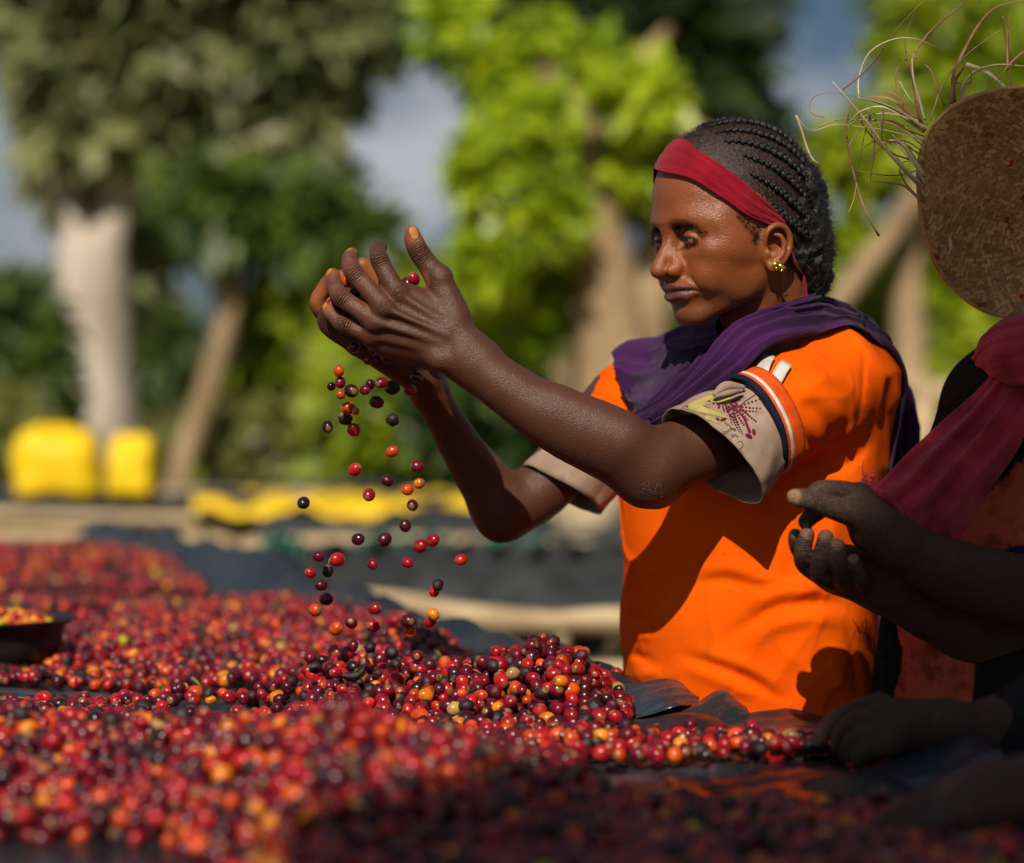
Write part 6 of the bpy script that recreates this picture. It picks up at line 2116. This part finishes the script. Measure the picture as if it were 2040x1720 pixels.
# head, neck, trunk under the clothes
P2Y = math.radians(20)
M2 = np.stack([np.array([-math.cos(P2Y), -math.sin(P2Y), 0]), np.array([math.sin(P2Y), -math.cos(P2Y), 0]), np.array([0, 0, 1.0])], 1)
O2 = at(2190, 500, 2.730)
add_head(B2, True, M2, O2, .97)
B2.limb([at(2190, 700, 2.72), at(2085, 950, 2.65), at(2010, 1200, 2.63), at(2000, 1420, 2.64)], [.06, .085, .085, .085], k=.05)
v2, f2_ = B2.mesh((.26, 2.38, .90), (.80, 2.84, 1.66), .0021)
v2 = relax(v2, f2_, 1, .35)
me2 = mesh_np('body', v2, f2_)
c2 = np.tile(np.array([.070, .039, .027]), (len(v2), 1))
for q, r in (((140, 330, 2.405), .010),):
    w = (1 - sstep(.6 * r, r, np.linalg.norm(v2 - gh_(*q), axis=1)))[:, None]
    c2 = c2 * (1 - w) + w * np.array([.30, .17, .10])
for (cx, cy, d, hw, hl) in ((312, 775, 2.425, .0056, .0075), (555, 810, 2.412, .0062, .0082), (718, 935, 2.412, .0058, .0075), (925, 1120, 2.424, .0046, .0060), (150, 800, 2.446, .0035, .005)):
    q = gh_(cx, cy, d); dd_ = v2 - q
    e_ = (dd_[:, 0] / hw) ** 2 + (dd_[:, 2] / hl) ** 2
    m = (e_ < 1) & (dd_[:, 1] > -.01) & (dd_[:, 1] < .008)
    c2[m] = (.20, .095, .065)
    m = (e_ >= 1) & (e_ < 1.4) & (np.abs(dd_[:, 1]) < .008)
    c2[m] = (.13, .10, .085)
L2 = ((v2 - O2) @ M2) / .97
c2[(L2[:, 2] > .045) & (L2[:, 2] > .045 + .9 * (L2[:, 0] - .02)) & (np.linalg.norm(L2, axis=1) < .18)] = (.008, .007, .006)
set_color(me2, c2)
link('body', me2, M_SKIN2, P2)
# jacket and shirt
J2 = Solid()
J2.ell(at(2085, 985, 2.640), (.135, .105, .180), k=.04); J2.ell(at(2010, 1250, 2.640), (.138, .110, .170), k=.04); J2.ell(at(1990, 1520, 2.65), (.145, .115, .190), k=.05)
J2.cap(at(1960, 790, 2.69), at(2210, 790, 2.58), .040, .050, k=.04)
J2.limb([at(2230, 800, 2.60), at(2262, 960, 2.56), at(2250, 1080, 2.53)], [.055, .058, .052], k=.03)
J2.limb([at(1785, 1160, 2.555), at(1768, 1260, 2.545), at(1772, 1370, 2.550), at(1780, 1450, 2.56)], [.007, .010, .009, .012], k=.012)


def j2_disp(P):
    return .0022 * snoise(P, 22, 1) + .0014 * snoise(P, 50, 2) + .003 * snoise(P * np.array([1, 1, .4], np.float32), 30, 3)


add_creases(M_SKIN2, [(gh_(490, 1000, 2.415), (0, 0, 1), .012), (gh_(735, 1090, 2.412), (0, 0, 1), .012), (gh_(285, 950, 2.425), (0, 0, 1), .010), (gh_(490, 1330, 2.43), (0, 0, 1), .012), (gh_(760, 1340, 2.425), (0, 0, 1), .012), (gh_(500, 400, 2.402), (1, 0, -.3), .014), (gh_(700, 220, 2.43), (1, 0, 0), .014)], .0006)
vj, fj = J2.mesh((.26, 2.44, .70), (.78, 2.86, 1.40), .0045, disp=j2_disp)
vj = relax(vj, fj, 1, .4)
mj = mesh_np('jacket', vj, fj)
pxj = vj[:, 0] / vj[:, 1] * FPX + 1020; pyj = 860 - (vj[:, 2] - CAM_Z) / vj[:, 1] * FPX
cj = np.tile(np.array([.016, .016, .015]), (len(vj), 1))
fr2 = vj[:, 1] < 2.64
sal = fr2 & (pxj > 1788 + 10*np.sin(pyj*.03)) & (pxj < 1938 + (pyj - 1240) * .01) & (pyj > 1130) & (pyj < 1392 + (pxj - 1780) * .06)
sal2 = fr2 & (pxj < 2100) & (vj[:, 1] < 2.60) & (pyj < 1090) & (pyj > 1105 - (pxj - 1840) * .95)
cj[sal | sal2] = (.55, .11, .06)
nav = fr2 & (pxj > 1775) & (pxj < 1945) & (pyj >= 1392 + (pxj - 1780) * .06) & (pyj < 1410 + (pxj - 1780) * .06)
nav |= fr2 & (pxj > 1790) & (pyj >= 1090) & (pyj <= 1130) & (pxj > 1880)
cj[nav] = (.020, .016, .075)
set_color(mj, cj)
M_J2, nt, nn, ll, b = new_mat('panelled_cotton')
va = nn.new('ShaderNodeVertexColor'); va.layer_name = 'Col'
no = N(nn, 'ShaderNodeTexNoise', Scale=40.0, Detail=5.0); tc = nn.new('ShaderNodeTexCoord'); ll.new(tc.outputs['Object'], no.inputs['Vector'])
rp = nn.new('ShaderNodeValToRGB'); rp.color_ramp.elements[0].position = .36; rp.color_ramp.elements[0].color = (.55, .5, .5, 1); rp.color_ramp.elements[1].position = .5; rp.color_ramp.elements[1].color = (1, 1, 1, 1)
ll.new(no.outputs['Fac'], rp.inputs['Fac'])
mxx = nn.new('ShaderNodeMixRGB'); mxx.blend_type = 'MULTIPLY'; mxx.inputs['Fac'].default_value = 1
ll.new(va.outputs['Color'], mxx.inputs['Color1']); ll.new(rp.outputs['Color'], mxx.inputs['Color2']); ll.new(mxx.outputs['Color'], b.inputs['Base Color'])
b.inputs['Roughness'].default_value = .95; b.inputs['Specular IOR Level'].default_value = .08
J2O = link('jacket', mj, M_J2, P2)
J2O['label'] = 'dark jacket over a salmon red shirt with navy trim'
# red scarf
COV2 = Solid(); COV2.p = list(J2.p)
SC2 = drape('scarf', [at(2000, 700, 2.555), at(1962, 770, 2.535), at(1890, 835, 2.515), at(1815, 900, 2.500), at(1765, 950, 2.490), at(1735, 985, 2.485), at(1760, 1020, 2.478), at(1800, 1062, 2.470)],
            [at(2090, 760, 2.50), at(2060, 830, 2.485), at(2020, 905, 2.480), at(1975, 970, 2.475), at(1940, 1030, 2.470), at(1912, 1070, 2.466), at(1890, 1080, 2.464), at(1850, 1092, 2.462)],
            140, 90, [(.0140, 3.4, 4), (.0050, 8.0, 6)], .020, P2, M_REDSCARF, seed=4, skew=.15, solid_=COV2)
SC2['label'] = 'faded red gauze scarf with a frayed end hanging from the neck'
drape('scarf_wrap', [at(1985, 690, 2.55), at(1990, 650, 2.53), at(2020, 632, 2.50), at(2080, 630, 2.47), at(2160, 650, 2.47)], [at(1990, 745, 2.53), at(2005, 762, 2.50), at(2040, 765, 2.47), at(2100, 765, 2.45), at(2180, 770, 2.46)],
      90, 70, [(.0075, 4.5, 4), (.003, 9, 6)], .022, SC2, M_REDSCARF, seed=6, solid_=COV2, skew=.2)
fm = MB(); rg = np.random.default_rng(8)
for _ in range(150):
    t = rg.uniform(0, 1)
    p = at(1738 + 125*t, 982 + 100*t - 12*math.sin(t*PI), 2.476 - .010*t)
    q = p + np.array([rg.normal(-.002, .006), rg.normal(0, .003), rg.normal(-.007, .004)])
    fm.tube([p, (p+q)/2 + rg.normal(0, .0015, 3), q], .0004, 4)
for _ in range(60):
    p = at(1728 + rg.normal(0, 10), 968 + rg.normal(0, 7), 2.488); q = p + rg.normal(0, .006, 3)
    fm.tube([p, (p+q)/2 + rg.normal(0, .003, 3), q], .0004, 4)
fm.build('frayed_threads', M_REDSCARF, SC2)['kind'] = 'stuff'
sk = []
for t, r in ((0, .150), (.3, .165), (1, .22)):
    sk.append((np.array([.52, 2.66, .78 * (1 - t) + .004]), np.array([1.0, 0, 0]), np.array([0, 1.0, 0]), r, r * .8, lambda a: 1 + .05 * math.sin(8*a) + .03 * math.sin(13*a)))
solid(link('skirt', grid_mesh('skirt', loft_rings(sk, 80), close_v=True), M_SKIRT, P2), .003)

# ---- straw hat with loose grass
HC = at(2058, 412, 2.600)
HN = nrm((-.20, -.90, -.38))                      # the underside of the tilted brim looks this way
HU = nrm(np.cross(HN, np.array([0, 0, 1.0]))); HU = HU if HU[0] < 0 else -HU
HW = np.cross(HN, HU); HW = HW if HW[2] > 0 else -HW
HAT = empty('straw_hat', tuple(HC))
tag(HAT, 'plaited straw hat tilted back with loose dry grass sticking out of its brim', 'hat')


def brim(r, a, off=0.0):
    rr = r * (1 + .012 * math.sin(5*a) + .17 * math.exp(-((((a - .80 + PI) % (2*PI)) - PI) / .48) ** 2) - .02 * math.cos(2*a))
    lift = -.030 + .040 * (r / .119) ** 2 + .010 * math.sin(2*a + 1) * (r / .119)
    return HC + HU * (rr * math.cos(a)) * 1.0 + HW * (rr * math.sin(a)) * 1.06 + HN * (lift + off)


RR = np.linspace(.012, .119, 14)
V = np.array([[brim(r, a) for a in np.linspace(0, 2*PI, 96, endpoint=False)] for r in RR])
BR = solid(link('brim', grid_mesh('brim', V, close_v=True), M_STRAW, HAT), .002)
rm_ = MB(); rm_.tube([brim(.1195, a, .001) for a in np.linspace(0, 2*PI, 97)], [.0024 + .0006 * math.sin(37 * k) for k in range(97)], 8, cap=False); rm_.build('rim', M_STRAW, HAT)
# crown behind
CR = []
for t in np.linspace(0, 1, 12):
    r = .112 * math.cos(t * PI / 2) ** .5 + .0005
    CR.append([HC + HU * r * math.cos(a) + HW * r * math.sin(a) - HN * (.006 + .10 * math.sin(t * PI / 2)) for a in np.linspace(0, 2*PI, 48, endpoint=False)])
solid(link('hat_crown', grid_mesh('hat_crown', np.array(CR), close_v=True), M_STRAW, HAT), .002)
# plaited rows: little straws laid in herringbone
rg = np.random.default_rng(9)
wv = MB(); wr_ = MB()
ring = 0
for r in np.arange(.014, .119, .0082):
    n = int(2*PI*r / .0072)
    for k in range(n):
        a = 2*PI*(k + .5*(ring % 2)) / n + rg.normal(0, .004)
        for sgn in (1, -1):
            c = brim(r + sgn*.0022, a, .0024 + .0008*(k % 2) + rg.normal(0, .0003))
            t = nrm(brim(r, a + .01) - brim(r, a - .01)); o_ = nrm(brim(r + .001, a) - brim(r - .001, a))
            x = nrm(t * .72 + o_ * sgn * .70 + rg.normal(0, .07, 3)); z = nrm(np.cross(t, o_)); z = z if z @ HN > 0 else -z
            y = np.cross(z, x); z = nrm(z + x * rg.normal(.12, .06))
            L, W, T = .0050, .0021, .0006
            p = [c + x*sx*L + y*sy*W*(1 if sx < 0 else .8) + z*sz*T + z*(.0007 if sx > 0 else 0) for sx, sy, sz in ((-1,-1,-1),(1,-1,-1),(1,1,-1),(-1,1,-1),(-1,-1,1),(1,-1,1),(1,1,1),(-1,1,1))]
            (wr_ if rg.uniform() < .012 else wv).add(p, [(0,3,2,1),(4,5,6,7),(0,1,5,4),(1,2,6,5),(2,3,7,6),(3,0,4,7)])
    ring += 1
pm_ = wv.mesh('plait'); cv_ = np.repeat(rg.uniform(.30, .95, len(wv.v) // 8) ** 1.2, 8)
set_color(pm_, np.stack([cv_, cv_, cv_], 1))
link('plait', pm_, leaf_mat('straw_plait', (.13, .055, .020), (.66, .40, .18), .0, .6), BR, smooth=False)['kind'] = 'stuff'
wr_.build('red_plait', M_STRAW_RED, BR, smooth=False)['kind'] = 'stuff'
# loose strands of grass: control points on an enlarged view (x, y), half width, colour
ST = [([(760, 610), (600, 560), (470, 565), (380, 605), (365, 640)], 4.5, 0), ([(750, 640), (640, 560), (520, 505), (405, 480)], 7, 0), ([(700, 590), (600, 500), (520, 475), (440, 480)], 6, 1), ([(735, 600), (620, 480), (560, 455), (548, 460)], 3, 1),
      ([(740, 650), (560, 530), (440, 540), (370, 600)], 4, 0), ([(725, 920), (640, 830), (560, 740), (460, 600), (290, 400)], 6, 0), ([(735, 910), (650, 830), (560, 700), (500, 560)], 5, 0), ([(725, 800), (560, 740), (460, 640), (420, 560), (405, 480)], 3, 1),
      ([(520, 1157), (450, 1030), (395, 850), (365, 700), (360, 600), (385, 510)], 4, 1), ([(720, 980), (640, 910), (560, 895), (466, 885)], 4, 0), ([(720, 975), (650, 900), (620, 830), (650, 790), (720, 805)], 2.5, 1),
      ([(745, 700), (600, 600), (450, 590), (300, 590), (185, 640)], 3, 0), ([(745, 690), (560, 640), (420, 620), (300, 610), (185, 640), (112, 565)], 2.5, 0), ([(112, 565), (140, 640), (165, 720), (195, 780), (230, 803)], 4, 0),
      ([(250, 575), (195, 560), (178, 520), (210, 470), (300, 455), (410, 478)], 2, 1), ([(420, 480), (420, 380), (470, 260), (580, 195), (700, 190), (815, 240)], 2.5, 0), ([(720, 600), (690, 420), (680, 300), (740, 190), (830, 100), (950, 0)], 5, 1),
      ([(745, 590), (720, 500), (690, 400), (680, 290)], 5, 0), ([(840, 520), (800, 420), (765, 335), (655, 260)], 3, 1), ([(640, 520), (605, 430), (605, 350), (640, 295)], 3, 1), ([(770, 590), (840, 400), (960, 260), (1115, 145)], 2.5, 0),
      ([(890, 505), (880, 400), (905, 310), (1000, 130), (1100, 30), (1229, 10)], 6, 1), ([(920, 500), (930, 420), (990, 350), (1100, 318), (1229, 325)], 5, 0), ([(945, 315), (1040, 350), (1130, 420), (1200, 495)], 7, 0), ([(870, 510), (890, 400), (940, 325)], 8, 1),
      ([(1229, 250), (1150, 325), (1080, 430)], 4, 1), ([(1150, 325), (1150, 200), (1160, 60)], 5, 1), ([(1150, 325), (1165, 400), (1180, 460)], 3, 1), ([(880, 405), (960, 410), (970, 360), (945, 335)], 2, 1),
      ([(735, 760), (600, 700), (500, 690), (400, 760)], 2.5, 1), ([(730, 740), (640, 690), (540, 720), (400, 860)], 2, 1), ([(740, 720), (640, 640), (540, 600), (420, 640), (370, 720)], 2.5, 0), ([(730, 830), (600, 860), (480, 850), (400, 830)], 2, 1),
      ([(738, 780), (640, 700), (560, 690), (520, 735)], 2.5, 0), ([(742, 670), (620, 620), (530, 590), (470, 600), (440, 700), (420, 820)], 2.5, 1), ([(738, 860), (660, 740), (580, 660)], 7, 0), ([(745, 900), (690, 800), (620, 720), (590, 660)], 5, 0),
      ([(740, 870), (700, 780), (640, 690)], 3, 1), ([(500, 640), (495, 760), (480, 860), (478, 975)], 2.5, 1), ([(540, 540), (535, 620), (530, 720)], 3.5, 1), ([(470, 540), (480, 620), (490, 700)], 3.5, 1), ([(865, 1165), (870, 1220), (850, 1270)], 5, 0), ([(620, 400), (660, 470), (700, 520)], 2, 0), ([(410, 900), (395, 980), (370, 1040)], 1.2, 0),
      ([(340, 440), (480, 320), (600, 150), (740, 0)], 3, 1), ([(655, 300), (650, 180), (690, 60)], 2.5, 1), ([(1125, 80), (1140, 200), (1150, 300)], 4, 1)]
for i, (pts, w, c) in enumerate(ST):
    dz = rg.normal(0, .018)
    Q = []
    m_ = len(pts)
    for j, (cx, cy) in enumerate(pts):
        Q.append(at(1540 + cx/2.458, cy/2.458, 2.575 + dz * j / m_ + rg.normal(0, .004)))
    Q = spline(np.array(Q), 18)
    tw = rg.uniform(-.6, .6)
    Vv = np.zeros((18, 2, 3))
    for j in range(18):
        t = nrm(Q[min(j+1, 17)] - Q[max(j-1, 0)])
        s0 = nrm(np.cross(t, np.array([0, 1.0, 0])))
        ang = tw + j * .05 * (1 if i % 2 else -1)
        sd = s0 * math.cos(ang) + np.array([0, 1.0, 0]) * math.sin(ang)
        ww = w / 2.458 * 2.57 / FPX * (1 - .75 * (j / 17) ** 2) * 1.5
        Vv[j, 0] = Q[j] - sd * ww; Vv[j, 1] = Q[j] + sd * ww
    solid(link('grass_strand', grid_mesh('grass_strand', Vv), (M_GRASS_PALE, M_GRASS_RED)[c], HAT), .0004, 0)

# ---- third worker: out of frame at the right, both hands reach into the picture
P3_ = empty('person', (.86, 2.02, 0))
tag(P3_, 'worker mostly outside the right edge, both dark hands reaching into the cherries', 'person')
B3 = Solid()
# hand on the strip of cherries
B3.limb([(.80, 2.10, 1.28), (.66, 2.22, 1.075), at(1990, 1462, 2.255), at(1880, 1455, 2.245), at(1800, 1452, 2.235)], [.045, .042, .036, .030, .025], k=.02)
wr3 = at(1800, 1452, 2.235)
for a, r in ((at(1752, 1404, 2.245), .014), (at(1752, 1425, 2.225), .014), (at(1762, 1456, 2.212), .014), (at(1772, 1485, 2.205), .013)):
    B3.cap(wr3, a, .019, r * .85, k=.010)
for pts, rr in (([(1752, 1404, 2.245), (1690, 1420, 2.250), (1650, 1446, 2.255), (1630, 1478, 2.255)], [.0110, .0092, .0086, .0072]),
                ([(1752, 1425, 2.225), (1700, 1438, 2.228), (1674, 1465, 2.232), (1668, 1492, 2.235)], [.0110, .0092, .0086, .0072]),
                ([(1762, 1456, 2.212), (1710, 1468, 2.212), (1692, 1490, 2.215), (1688, 1508, 2.218)], [.0110, .0090, .0084, .0072]),
                ([(1772, 1485, 2.205), (1730, 1494, 2.204), (1712, 1508, 2.205), (1708, 1520, 2.207)], [.0115, .0090, .0082, .0068]),
                ([(1790, 1440, 2.255), (1740, 1452, 2.268), (1700, 1470, 2.270), (1672, 1492, 2.268)], [.0160, .0120, .0105, .0085])):
    B3.limb([at(*p) for p in pts], rr, k=.003)
# nearest hand, far out of focus
B3.limb([(.78, 1.92, 1.28), (.62, 1.88, 1.06), at(2160, 1570, 1.86), at(2040, 1585, 1.85), at(1985, 1592, 1.845)], [.045, .042, .036, .031, .027], k=.02)
wr4 = at(1985, 1592, 1.845)
for a in (at(1905, 1585, 1.865), at(1898, 1598, 1.845), at(1902, 1614, 1.828), at(1915, 1630, 1.815)):
    B3.cap(wr4, a, .021, .014, k=.014)
for pts, rr in (([(1905, 1585, 1.865), (1840, 1595, 1.870), (1795, 1618, 1.872), (1765, 1640, 1.872)], [.0110, .0092, .0086, .0072]),
                ([(1898, 1598, 1.845), (1830, 1608, 1.846), (1780, 1630, 1.848), (1745, 1652, 1.848)], [.0110, .0092, .0086, .0072]),
                ([(1902, 1614, 1.828), (1840, 1624, 1.826), (1795, 1644, 1.826), (1765, 1662, 1.826)], [.0110, .0090, .0084, .0072]),
                ([(1915, 1630, 1.815), (1865, 1640, 1.810), (1830, 1656, 1.810), (1805, 1670, 1.810)], [.0115, .0090, .0082, .0068])):
    B3.limb([at(*p) for p in pts], rr, k=.003)
P3Y = math.radians(8)
M3 = np.stack([np.array([-math.cos(P3Y), -math.sin(P3Y), 0]), np.array([math.sin(P3Y), -math.cos(P3Y), 0]), np.array([0, 0, 1.0])], 1)
O3 = np.array([.84, 2.03, 1.56])
add_head(B3, True, M3, O3, .97)
B3.limb([(.86, 2.02, 1.42), (.90, 2.02, 1.20), (.90, 2.02, .90)], [.055, .085, .09], k=.05)
v3, f3 = B3.mesh((.22, 1.76, .88), (1.05, 2.32, 1.74), .0040)
me3 = mesh_np('body', v3, f3); set_color(me3, np.tile(np.array([.075, .042, .030]), (len(v3), 1)))
link('body', me3, M_SKIN2, P3_)
J3 = Solid()
for z, r in ((1.22, .19), (1.02, .2), (.80, .2)): J3.ell((.90, 2.02, z), (.115, .150, r), k=.05)
J3.cap((.87, 1.89, 1.335), (.87, 2.15, 1.335), .052, .052, k=.05)
J3.limb([(.85, 2.14, 1.33), (.70, 2.21, 1.11), tuple(at(2010, 1466, 2.258))], [.052, .052, .042], k=.03)
J3.limb([(.83, 1.90, 1.33), (.66, 1.89, 1.09), tuple(at(2190, 1566, 1.862))], [.052, .052, .042], k=.03)
vq, fq = J3.mesh((.38, 1.72, .55), (1.10, 2.32, 1.46), .007, disp=lambda P: .004 * snoise(P, 20, 1) + .002 * snoise(P, 48, 2))
link('jacket', mesh_np('jacket', vq, fq), M_KNIT, P3_)
sk = []
for t, r in ((0, .150), (.3, .165), (1, .22)):
    sk.append((np.array([.92, 2.02, .70 * (1 - t) + .004]), np.array([1.0, 0, 0]), np.array([0, 1.0, 0]), r, r, lambda a: 1 + .05 * math.sin(8*a) + .03 * math.sin(13*a)))
solid(link('skirt', grid_mesh('skirt', loft_rings(sk, 80), close_v=True), M_SKIRT, P3_), .003)
HS3 = Solid(); HS3.frame(M3, O3, .97, (.945, 1, 1))
HS3.ell((-.012, 0, .072), (.104, .080, .094), k=.02); HS3.ell((-.085, 0, .02), (.045, .05, .045), k=.03); HS3.frame()
vq, fq = HS3.mesh((.66, 1.86, 1.46), (1.06, 2.2, 1.78), .006, disp=lambda P: .003 * snoise(P * np.array([1, 1, 2.5], np.float32), 40, 1))
link('headscarf', mesh_np('headscarf', vq, fq), M_REDSCARF, P3_)

# ---- unseen tree added behind the camera, leaf clumps shaped to shade the right side
SUNV = np.array(TO_SUN)
sh = []
for (q, r, t) in (((.30, 1.70, .96), .26, 5.4), ((.22, 1.95, .96), .17, 5.6), ((.45, 2.05, .96), .22, 5.5), ((.62, 1.75, .98), .28, 5.9), ((.58, 2.30, 1.00), .20, 5.2), ((.66, 2.50, 1.12), .24, 5.5), ((.62, 2.50, 1.30), .17, 5.8), ((.72, 2.50, 1.42), .20, 5.6), ((.50, 2.42, 1.08), .12, 5.4), ((.08, 1.62, .96), .20, 5.7), ((.90, 2.05, 1.20), .35, 6.0), ((.95, 2.3, 1.5), .35, 6.2), ((.40, 1.50, .96), .30, 6.0), ((.36, 2.22, .96), .10, 5.3), ((.47, 2.48, .98), .09, 5.5), ((.18, 1.80, .96), .07, 5.5), ((.56, 2.57, 1.47), .10, 5.6), ((.50, 2.57, 1.42), .055, 5.4), ((.60, 2.57, 1.53), .08, 5.5), ((.53, 2.57, 1.50), .06, 5.7)):
    sh.append((np.array(q) + SUNV * t, (r, r, r * .8)))
big = [((.9, -2.9, 5.4), (.6, .7, .5)), ((1.6, -3.4, 5.8), (1.0, 1.0, .8)), ((2.3, -3.0, 5.6), (1.0, 1.0, .8)), ((1.6, -4.4, 5.4), (1.1, 1.0, .8)), ((2.6, -4.2, 5.0), (1.0, 1.0, .8)), ((1.4, -2.2, 5.6), (.5, .5, .4))]
tree('shade_tree', (2.2, -4.2, 0), 'unseen leafy tree added behind the photographer to cast shade on the right-hand workers', 'tree',
     [([(2.2, -4.2, -.1), (2.15, -4.1, 1.5), (2.0, -3.9, 3.0), (1.7, -3.6, 4.2), (1.4, -3.3, 5.0)], [.24, .20, .17, .13, .08]), ([(1.7, -3.6, 4.2), (.9, -2.9, 4.8), (.2, -2.3, 4.75), (-.2, -2.2, 4.7)], [.08, .06, .04, .02])],
     M_BARK_BROWN, sh * 3 + big, L_DARK, 15000, .11, 41, hollow=.0, aspect=.6)
